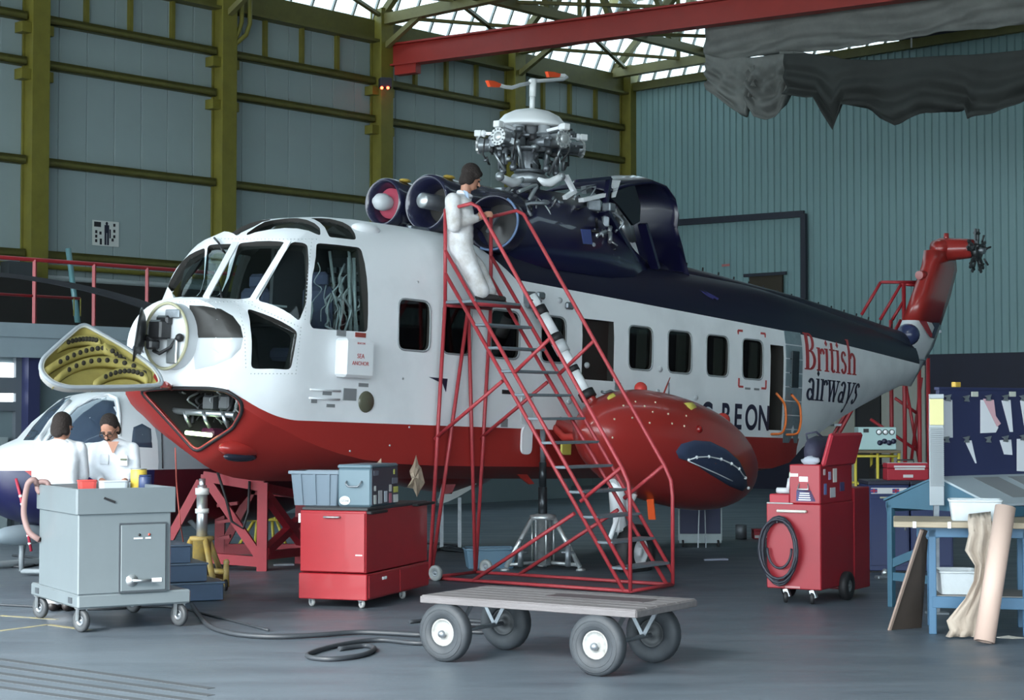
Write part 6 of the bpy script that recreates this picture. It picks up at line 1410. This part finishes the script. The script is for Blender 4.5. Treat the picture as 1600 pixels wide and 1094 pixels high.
MB().box((0,0,.07), (.50,.24,.14), 0, .008).build('body', tr3, o); MB().box((0,0,.175), (.50,.24,.06), 0, .008).build('lid', tr3, o); MB().box((.02,-.123,.165), (.38,.006,.022)).build('label', mat('strip_white',(.6,.6,.6),.5), o); MB().box((.02,-.123,.135), (.36,.006,.02)).build('label', mat('strip_white',(.6,.6,.6),.5), o); MB().box((.0,-.123,.05), (.12,.006,.035)).build('maker_label', mat('strip_white',(.6,.6,.6),.5), o); MB().box((0,-.06,.207), (.48,.08,.008)).build('sticker_band', mat('sticker_w2',(.45,.46,.48),.5), o)
MB().tube([(-.1,0,.205),(-.1,0,.24),(.1,0,.24),(.1,0,.205)], .01, 6).build('handle', blackm, o)
q = floor_at(1378, 20.6); o = thing('steel_fitting', 'small steel fitting lying on the floor at the foot of the lockers', 'fitting', (q.x,20.6,0)); MB().box((0,0,.02), (.18,.1,.04), .3, .01).build('base', steel, o); MB().sph((.02,0,.07), .045).build('knob', silver, o)
# ================================================================ yellow trolley with gauge box
Yg = 23.6; q = floor_at(1368, Yg); o = thing('gauge_trolley', 'yellow tubular trolley with a wooden top behind the tool trolley', 'trolley', q); oi = M4.Translation(-q); g = lambda x, y, d=0.: oi @ ony(x, y, Yg+d)
zt_ = g(1368,706).z; yy = MATS['stand_yellow']
MB().box((0.02,.2,zt_), (.60,.5,.035), 0, .005).build('top', mat('bench_wood',(.13,.10,.06),.7), o)
for x in (-.27,.02,.30):
    for y in (0,.4): MB().rod((x,y,.0), (x,y,zt_-.02), .02, 8).build('leg', yy, o)
for y in (0,.4):
    for z in (zt_-.06, zt_-.42): MB().rod((-.27,y,z), (.30,y,z), .016, 8).build('rail', yy, o)
MB().box((.1,.2,zt_-.3), (.25,.3,.25), .2, .05).build('compressor', blackm, o)
o2 = thing('gauge_box', 'pale green instrument box with three round dials on the yellow trolley', 'instrument box', (q.x,q.y,zt_+.0175)); pg = mat('box_pale_green', (.32,.46,.46), .45)
MB().box((.03,.2,.155), (.50,.3,.30), 0, .01).build('body', pg, o2)
for k in range(3): x = .05+k*.085; d = MB().lathe([(.001,.012),(.03,.012),(.038,.008),(.038,0)], (x,.05,.24), (0,-1,0), 18).build('dial_rim', blackm, o2); MB().lathe([(.001,.002),(.028,.002),(.028,0)], (x,.037,.24), (0,-1,0), 18).build('dial_face', whitep, d)
for k in range(4): MB().lathe([(.001,.03),(.035,.025),(.035,0)], (.06+k*.06,.05,.10+.02*(k%2)), (0,-1,0), 12).build('valve_knob', mat('knob_navy',(.02,.022,.05),.4), o2)
MB().box((-.12,.045,.26), (.07,.01,.05)).build('plate', blackm, o2)
# ================================================================ sloped blue desk with peg board
dsk = mat('desk_blue', (.04,.115,.17), .5, var=.15, scale=3); nvb = mat('board_navy', (.022,.028,.08), .5, var=.15, scale=2)
rz = math.radians(35); P4 = floor_at(1463, 17.1); DM = M4.Translation(P4) @ M4.Rotation(rz, 4, 'Z')
ds = thing('sloping_desk', 'blue double-sloped desk with a pale top and a navy board on its ridge', 'desk', P4, rz)
dsx = 2.4; ZR, ZL = 1.27, 1.03
for x in (.0, dsx):
    for y in (-.62, .62): MB().box((x+.03,y,.5), (.06,.06,1.0), 0, .005).build('leg', dsk, ds)
    MB().prism([(x,-.66,.97), (x,-.66,ZL), (x,-.04,ZR), (x,.04,ZR), (x,.66,ZL), (x,.66,.97)], (.03,0,0)).build('end_panel', dsk, ds)
    MB().bar((x+.03,.62,.30), (x+.03,-.62,.30), .03, .08).build('end_rail', dsk, ds); MB().bar((x+.03,.62,.42), (x+.03,.1,.62), .03, .08).build('end_brace', dsk, ds)
for y in (-.64,.64): MB().box((dsx/2,y,.98), (dsx,.03,.10), 0, .004).build('apron_rail', dsk, ds)
mb = MB(); mb.prism([(-.01,-.68,ZL+.005), (-.01,-.02,ZR+.005), (-.01,-.02,ZR+.025), (-.01,-.68,ZL+.025)], (dsx,0,0)); mb.build('front_slope', mat('desk_top_pale',(.34,.39,.42),.5), ds)
mb = MB(); mb.prism([(-.01,.68,ZL+.005), (-.01,.02,ZR+.005), (-.01,.02,ZR+.025), (-.01,.68,ZL+.025)], (dsx,0,0)); mb.build('back_slope', dsk, ds)
for x in (.42, .92): mb = MB(); zz_ = lambda y: ZR+.026+(ZR-ZL)*(y+.02)/.66; mb.prism([(x,-.55,zz_(-.55)), (x+.36,-.55,zz_(-.55)), (x+.36,-.08,zz_(-.08)), (x,-.08,zz_(-.08))], (0,0,.003)); mb.build('paper_sheet', mat('sheet_grey',(.20,.21,.22),.7), ds)
bd = MB().box((dsx/2,0,1.70), (dsx-.02,.04,.84), 0, .006).build('notice_board', nvb, ds)
bm_ = MB().box((dsx/2,0,2.13), (dsx,.06,.03), 0, .004).build('board_rail', nvb, ds)
# papers hanging from clips (each its own sheet)
def dpt(px, py_, y): 
    q = onpl(px, py_, DM @ V((0,y,0)), DM.to_3x3() @ V((0,1,0))); return DM.inverted() @ q
pw_ = mat('paper_white', (.66,.68,.72), .7); pk = mat('paper_pink', (.60,.36,.40), .7); py2 = mat('paper_grey', (.46,.48,.52), .7)
yb = -.026
for i, (poly, m_) in enumerate(((((1473,625),(1488,625),(1489,684),(1474,684)), py2), (((1532,625),(1543,625),(1556,676),(1532,677)), pw_), (((1536,623),(1553,625),(1556,650),(1564,662),(1558,667)), pk), (((1540,630),(1560,668),(1556,676),(1548,676)), pw_), (((1565,626),(1579,625),(1583,675),(1578,675)), pw_), (((1594,626),(1612,625),(1616,676),(1602,676)), pw_), (((1508,690),(1518,688),(1526,724),(1524,724)), pw_), (((1562,688),(1580,687),(1582,711),(1569,710)), pw_), (((1589,686),(1606,686),(1607,737),(1589,736)), pw_))):
    q = [dpt(*p, yb-.004*(i%3)) for p in poly]; MB().prism(q, V((0,.003,0))).build('hanging_paper', m_, ds)
for px, py_ in ((1480,622),(1509,623),(1543,622),(1570,622),(1597,622),(1478,687),(1509,687),(1543,687),(1570,686),(1597,684)):
    q = dpt(px, py_, yb-.012); c_ = MB(); c_.prism([q+V(t) for t in ((-.05,0,.02),(.05,0,.035),(.03,0,0),(.045,0,-.03),(-.03,0,-.025),(-.01,0,0))], V((0,-.012,0))); c_.build('bulldog_clip', silver, ds)
for px in (1523, 1582): q = dpt(px, 616, yb-.012); MB().box(q, (.10,.01,.05), 0, .004).build('board_label', mat('label_cream',(.48,.50,.44),.6), ds)
q = dpt(1494,607,.0); MB().box(V((q.x,0,2.17)), (.09,.05,.05), .1, .006).build('tape_roll', mat('tape_amber',(.55,.35,.05),.5), ds)
# card rack standing at the desk's left end
rk = thing('card_rack', 'tall grey time-card rack with a yellow card beside the navy board', 'rack', floor_at(1463,16.95)); Yr = 16.95
r0 = V(rk.location); zb, zt2, zy = ony(1463,790,Yr).z, ony(1463,616,Yr).z, ony(1463,665,Yr).z; rkm = mat('rack_grey', (.36,.39,.41), .5)
MB().box((0,.02,(zb+zt2)/2), (.135,.02,zt2-zb), 0, .003).build('back_plate', rkm, rk); MB().box((0,.0,(zy+zt2)/2-.02), (.13,.02,zt2-zy-.05), 0, .002).build('yellow_card', mat('card_yellow',(.68,.62,.30),.6), rk); MB().box((0,.0,zt2-.02), (.135,.03,.04), 0, .003).build('top_clip', rkm, rk)
sm = MB(); sm.prism([(-.065,-.012,0), (.065,-.012,0), (.065,.012,.018), (-.065,.012,.018)], (0,-.003,-.002)); sme2 = sm.mesh('card_slot', mat('slot_grey',(.42,.45,.47),.5))
n = 28
for i in range(n): o_ = link('card_slot', sme2, rk); o_.location = (0,0,zy-.03-i*(zy-zb-.2)/n)
MB().bar((0,.05,zb+.05), (0,.05,0), .05, .03, up=(0,1,0)).build('rear_stay', steel, rk); MB().box((0,.05,.01), (.2,.14,.02), 0, .003).build('foot', steel, rk)
# ================================================================ low workbench in front
rzb = math.radians(-12); P5 = floor_at(1449, 15.45); BM = M4.Translation(P5) @ M4.Rotation(rzb, 4, 'Z')
wb = thing('workbench', 'blue workbench with a wooden top and a lower shelf rail', 'workbench', P5, rzb); bb = mat('bench_blue', (.045,.13,.23), .5, var=.15, scale=4)
for x in (.0, .78, 1.7):
    for y in (.04, .70): MB().box((x+.03,y,.45), (.065,.07,.90), 0, .005).build('leg', bb, wb)
    MB().bar((x+.03,.04,.28), (x+.03,.70,.28), .05, .08).build('side_rail', bb, wb)
MB().box((.90,.02,.875), (2.0,.03,.09), 0, .004).build('apron_rail', bb, wb); MB().box((.90,.02,.275), (1.75,.035,.10), 0, .004).build('lower_rail', bb, wb); MB().box((.90,.70,.275), (1.75,.035,.10), 0, .004).build('lower_rail', bb, wb); MB().box((.90,.36,.325), (1.75,.66,.015)).build('shelf', mat('shelf_ply',(.20,.19,.18),.7), wb)
MB().prism([(-.10,.02,.91), (.0,.02,.80), (.1,.02,.83), (.1,.02,.91)], (0,.03,0)).build('corner_bracket', bb, wb)
bw_ = mat('bench_top_wood', (.42,.34,.24), .65, var=.3, scale=3, stretch=(1,8,8))
for i in range(4): MB().box((.78,-.03+i*.22,.945), (2.15,.215,.05), 0, .006).build('top_board', bw_, wb)
for x in (-.12,.17): MB().box((x,-.145,.945), (.03,.006,.055)).build('tape_strip', mat('tape_white',(.66,.64,.6),.6), wb)
zt3 = .971
def bpt(x, y, z=zt3): return BM @ V((x, y, z))
tubw = mat('tub_white', (.60,.64,.66), .45, var=.15, scale=6)
tray('wash_tub', 'white plastic tub standing on the wooden workbench top', 'tub', bpt(.40,.22), rzb, .44,.34,.17, tubw, flare=1.1, rimw=.012)
tray('wash_tub', 'white plastic tub on the shelf under the workbench', 'tub', bpt(.24,.30,.334), rzb+.1, .34,.40,.19, tubw, flare=1.12, rimw=.012)
# board leaning against the bench end
c = bpt(-.06,-.10,.90); lo, lo2 = onz(1389,985,0), onz(1440,981,0); c2 = bpt(.0,.02,.88)
brd = mat('board_brown', (.06,.045,.036), .7, var=.2, scale=5); nrm = (lo2-lo).cross(c-lo).normalized(); nrm = nrm if nrm.y > 0 else -nrm
mb = MB(); mb.prism([lo, lo2, c2, c], nrm*.02); o = mb.build('leaning_board', brd); tag(o, 'dark brown board leaning against the left end of the workbench', 'board')
mb = MB(); mb.bar(lo-nrm*.004, c-nrm*.004, .025, .02, up=nrm); e_ = mb.build('pale_edge', mat('edge_pale',(.30,.22,.18),.7)); e_.parent = o
# brown paper hanging over the bench edge to the floor
pts = [[(1513,804),(1548,800)],[(1512,815),(1549,812)],[(1514,835),(1551,835)],[(1508,860),(1550,860)],[(1523,884),(1546,882)],[(1521,908),(1545,905)],[(1508,935),(1540,930)],[(1479,970),(1534,965)],[(1484,985),(1532,985)],[(1478,1001),(1527,1006)]]
rows = []; rnd = random.Random(5)
for i, (l, r) in enumerate(pts):
    Yp = 15.17-.05*(i > 7)-.03*math.sin(i*1.3)-(.0 if i else -.12); row = []
    for k in range(9):
        t = k/8; q = ony(l[0]+(r[0]-l[0])*t, l[1]+(r[1]-l[1])*t, Yp+.03*math.sin(k*1.9+i)+rnd.uniform(-.012,.012)); q.z = max(q.z, .015); row.append(q)
    rows.append(row)
mb = MB(); mb.add([q for r in rows for q in r], [(i*9+k, i*9+k+1, (i+1)*9+k+1, (i+1)*9+k) for i in range(9) for k in range(8)], True); o = mb.build('brown_paper', mat('kraft_paper',(.46,.38,.31),.8,var=.12,scale=6,bump=.7,bscale=7))
md = o.modifiers.new('s','SOLIDIFY'); md.thickness = .004; apply_mods(o); tag(o, 'sheet of brown paper trailing from the workbench to the floor', 'paper')
# paper roll leaning on the bench
r_ = .085; a = onz(1541,1008,0); a = V((a.x, a.y+.06, .02)); b = ony(1571,792,15.04); d = (b-a).normalized()
o = thing('paper_roll', 'long pinkish-brown cardboard paper roll leaning on the workbench', 'roll', a); mb = MB(); mb.lathe([(.06,0),(r_,0),(r_,(b-a).length),(.06,(b-a).length)], (0,0,0), d, 32); mb.lathe([(.06,0),(.06,(b-a).length)], (0,0,0), d, 32); mb.build('tube', mat('kraft_roll',(.58,.42,.35),.55), o)
mb = MB(); mb.lathe([(.001,(b-a).length-.02),(.06,(b-a).length-.02)], (0,0,0), d, 24); mb.build('core', mat('roll_core',(.25,.18,.14),.8), o)
crumple('rag', 'crumpled pale rag on the floor at the foot of the paper roll', 'rag', 15.2, [(1558,996),(1575,993),(1590,995),(1605,998),(1606,1003),(1585,1004),(1570,1002),(1560,1003)], .05, mat('pale_rag2',(.45,.43,.38),.8), 8, .008)
# ================================================================ the small aircraft behind, left
sw = mat('small_white', (.70,.72,.74), .35); sn = mat('small_navy', (.012,.014,.06), .35); sr = mat('small_maroon', (.06,.008,.014), .45); sg_ = mat('small_grey', (.36,.41,.44), .4)
ax = V((.62,.78,0)).normalized(); N0 = ony(-22,735,20.6); N0.z = 0
sh2 = thing('small_helicopter', 'smaller white and navy helicopter parked behind the two men, with a big glazed nose', 'helicopter', N0, math.atan2(ax.y, ax.x)); SM = M4.Translation(N0) @ M4.Rotation(math.atan2(ax.y,ax.x),4,'Z'); SI = SM.inverted()
def ssec(t, w, zb, zt, n=2.4):
    zc = (zb+zt)/2; hh = (zt-zb)/2; out = []
    for k in range(28):
        a = 2*math.pi*k/28; c, s = math.cos(a), math.sin(a)
        out.append(V((t, -w*math.copysign(abs(c)**(2/n), c), zc+hh*math.copysign(abs(s)**(2/n), s))))
    return out
SS = [(0,.12,1.05,1.30),(.12,.35,.85,1.42),(.4,.58,.66,1.55),(.75,.74,.55,1.66),(1.05,.84,.50,1.92),(1.35,.90,.47,2.12),(1.7,.94,.45,2.18),(2.6,.96,.45,2.2),(4.2,.94,.48,2.2),(5.2,.7,.75,2.1),(6.5,.3,1.2,1.7),(9,.15,1.4,1.65)]
mb = MB(); mb.loft([ssec(*s) for s in SS])
def small_mat():
    m = bpy.data.materials.new('small_hull'); m.use_nodes = True; nt = m.node_tree; N = nt.nodes; L = nt.links; b = N['Principled BSDF']; b.inputs['Roughness'].default_value = .35
    tc = N.new('ShaderNodeTexCoord'); sp = N.new('ShaderNodeSeparateXYZ'); L.new(tc.outputs['Object'], sp.inputs[0]); x, z = sp.outputs[0], sp.outputs[2]
    def mix(f, c1, c2):
        n = N.new('ShaderNodeMix'); n.data_type = 'RGBA'; L.new(f, n.inputs[0])
        for i, c in ((6, c1), (7, c2)):
            if isinstance(c, tuple): n.inputs[i].default_value = (*c, 1)
            else: L.new(c, n.inputs[i])
        return n.outputs[2]
    c = mix(nm(N,L,'GREATER_THAN',x,1.75), (.72,.74,.76), (.36,.41,.44))
    low = mix(nm(N,L,'GREATER_THAN',x,1.7), (.012,.013,.06), (.06,.008,.014))
    fl_ = nm(N,L,'LESS_THAN', nm(N,L,'ABSOLUTE', nm(N,L,'SUBTRACT', x, nm(N,L,'ADD', .35, nm(N,L,'MULTIPLY', nm(N,L,'SUBTRACT',1.25,z), .9)))), .14); fl_ = nm(N,L,'MULTIPLY', fl_, nm(N,L,'GREATER_THAN', z, 1.02))
    low = mix(fl_, low, (.40,.03,.03))
    c = mix(nm(N,L,'LESS_THAN', z, nm(N,L,'ADD', 1.24, nm(N,L,'MULTIPLY', x, -.01))), c, low); L.new(c, b.inputs['Base Color']); return m
smb = mb.build('fuselage', small_mat(), sh2)
S_B = BVHTree.FromPolygons([v.co.copy() for v in smb.data.vertices], [tuple(p.vertices) for p in smb.data.polygons]); SCL = SI @ CP
def s_hit(px, py_): r = S_B.ray_cast(SCL, (SI.to_3x3() @ ray(px, py_)).normalized()); return (r[0], r[1]) if r[0] else None
def spatch(poly, name, m, th=.012, dens=6):
    cx = sum(p[0] for p in poly)/len(poly); cy = sum(p[1] for p in poly)/len(poly); rings = []
    for j in range(dens+1):
        s_ = max(j/dens, .02); row = []
        for p in along(poly+[poly[0]], 7):
            t = s_hit(cx+(p[0]-cx)*s_, cy+(p[1]-cy)*s_)
            q = (t[0]+t[1]*(th if j < dens else 0)) if t else (rings[-1][len(row)] if rings else V((1.5,-.9,1.6)))
            row.append(q)
        rings.append(row)
    mb = MB(); mb.loft(rings, cap=False); return mb.build(name, m, sh2)
sgl = mat('small_glazing', (.045,.065,.10), .08, coat=.5)
spatch([(36,688),(50,668),(75,640),(100,622),(112,619),(95,640),(72,668),(60,688)], 'windshield', sgl)
spatch([(72,690),(95,660),(120,635),(145,624),(166,620),(178,626),(182,645),(180,690),(130,694)], 'door_window', sgl)
spatch([(208,668),(222,662),(236,670),(238,700),(205,698)], 'cabin_window', sgl)
for pl in ([(70,692),(95,662),(120,637),(146,622),(168,617),(183,624),(187,650),(186,690)],):
    q = [s_hit(*t) for t in along(pl, 8)]; q = [t[0]+t[1]*.01 for t in q if t]
    if len(q) > 2: MB().tube(q, .022, 6).build('door_frame', sw, sh2)
q = [s_hit(*t) for t in along([(60,690),(80,660),(102,636),(118,620)], 8)]; q = [t[0]+t[1]*.01 for t in q if t]
if len(q) > 2: MB().tube(q, .03, 6).build('windshield_post', sw, sh2)
q = [s_hit(*t) for t in along([(252,660),(254,740)], 8)]; q = [t[0]+t[1]*.004 for t in q if t]
if len(q) > 2: MB().tube(q, .008, 5).build('door_seam', blackm, sh2)
for y in (-.85,.85):
    MB().tube(fillet([V((.5,y*1.15,.14)),V((.7,y*1.15,.05)),V((2.9,y*1.15,.05)),V((3.0,y*1.15,.05))],.1,3), .045, 8).build('skid', mat('skid_grey',(.20,.23,.25),.5), sh2)
    for t in (1.2, 2.6): MB().tube([(t,y*1.15,.06),(t,y*1.05,.35),(t,y*.6,.58)], .035, 8).build('skid_leg', MATS['skid_grey'], sh2)
MB().rod((3.2,0,2.15), (3.2,0,3.05), .06, 10).build('mast', steel, sh2); MB().box((3.2,0,2.35), (1.6,.9,.5), 0, .12).build('engine_cowl', sw, sh2); MB().box((3.2,0,3.05), (.5,.25,.14), 0, .04).build('rotor_hub', steel, sh2)
b0 = V((3.2,0,3.06)); tip = SI @ ony(-40,424,19.0)
mb = MB(); d = (tip-b0).normalized(); sd = d.cross(V((0,0,1))).normalized()
for k in range(1): mb.loft([[p+sd*.17+V((0,0,0)), p+sd*.05+V((0,0,.03)), p-sd*.17, p+sd*.0-V((0,0,.025))] for p in [b0+(tip-b0)*(.06+i*.15)+V((0,0,.10*math.sin(i*.5))) for i in range(9)]], smooth=False)
mb.build('rotor_blade', mat('blade_black',(.004,.004,.010),.6), sh2)
pts = [V((.15,-.36,1.15)), V((.17,-.42,.95)), V((.22,-.46,.65)), V((.28,-.48,.32))]
MB().tube(pts, .018, 6).build('streamer', mat('streamer_red',(.40,.03,.06),.6), sh2)
for i in range(7): q = lerp(pts[1], pts[3], i/7); MB().sph(q, .024, 6, 4).build('streamer_band', whitep, sh2)
q = SI @ ony(34,836,20.9)
MB().sph(q, (.42,.11,.12), 16, 10).build('skid_float', mat('float_pale',(.24,.30,.34),.5), sh2); MB().rod(q, V((q.x,q.y,.06)), .03, 8).build('float_stay', MATS['skid_grey'], sh2); MB().rod(V((q.x,q.y,.06)), V((1.0,-.97,.06)), .03, 8).build('float_stay', MATS['skid_grey'], sh2)
# ================================================================ red access stand behind the tail
Ya = 33.4; qa = floor_at(1420, Ya); as_ = thing('access_stand', 'tall red tubular access stand behind the helicopter tail', 'access stand', qa); ai = M4.Translation(-qa)
A_ = lambda x, y, d=0.: ai @ ony(x, y, Ya+d)
def arod(n_, p, q, r=.035): return MB().rod(p, q, r, 8).build(n_, redp, as_)
for a, b in (((1346,492),(1376,441)), ((1375,500),(1408,444)), ((1376,441),(1434,441)), ((1408,444),(1434,446)), ((1394,500),(1412,470))): arod('handrail', A_(*a), A_(*b), .03)
for x, y0, dd in ((1412,443,0.),(1436,560,0.),(1450,560,.9),(1392,500,.9)): p = A_(x, y0, dd); arod('post', p, V((p.x,p.y,0)), .04)
for a, b in (((1360,655),(1436,706)), ((1398,622),(1436,648)), ((1415,600),(1436,720)), ((1440,590),(1424,720))): arod('brace', A_(*a,.2), A_(*b,.2), .03)
MB().box(A_(1424,520,.5), (.9,1.0,.05)).build('platform', steel, as_)
for i in range(9): p = A_(1352+i*7, 500+i*1.5, .5); MB().box(V((p.x-.9,p.y,.35+i*.33)), (.22,.8,.04)).build('tread', steel, as_)
for dy in (.1,.9): arod('stringer', V((-2.1,dy,.05)), A_(1408,500,dy), .035)
# pale doors in the back-wall dado, seen under the tail
pdm = mat('pale_door', (.33,.33,.29), .6, var=.15, scale=1)
def bdoor(n_, x0, x1, ztop, m_=pdm):
    a, b = bwp(x0, 650, .1), bwp(x1, 650, .1); mb = MB(); a.z = b.z = ztop/2; mb.bar(a, b, .05, ztop); return struct(mb.build(n_, m_))
d1 = bdoor('door_1', 1378, 1446, 3.0); d2 = bdoor('door_2', 1262, 1336, 2.75)
d3 = bdoor('door_3', 1340, 1376, 2.7, mat('dark_doorway',(.01,.01,.012),.6))
# bits on the floor
for i, (x, y, w_, lab, m_) in enumerate(((443,884,.16,'bundle of thin metal strips on the floor under the nose',steel),(432,860,.5,'low wheeled board on the floor behind the red trestle',mat('board_grey',(.24,.22,.22),.6)),(1118,876,.2,'scrap of pale cloth on the dark floor under the sponson',mat('scrap_pale',(.28,.30,.38),.8)))):
    q = onz(x, y, 0); o = thing('floor_scrap', lab, 'scrap', (q.x,q.y,0), .3)
    for k in range(3): MB().bar((-w_*.8+k*.04,k*.04,.012+.014*(i==1)), (w_*.8,k*.05-.03,.012+.014*(i==1)), .03, .02).build('strip', m_, o)
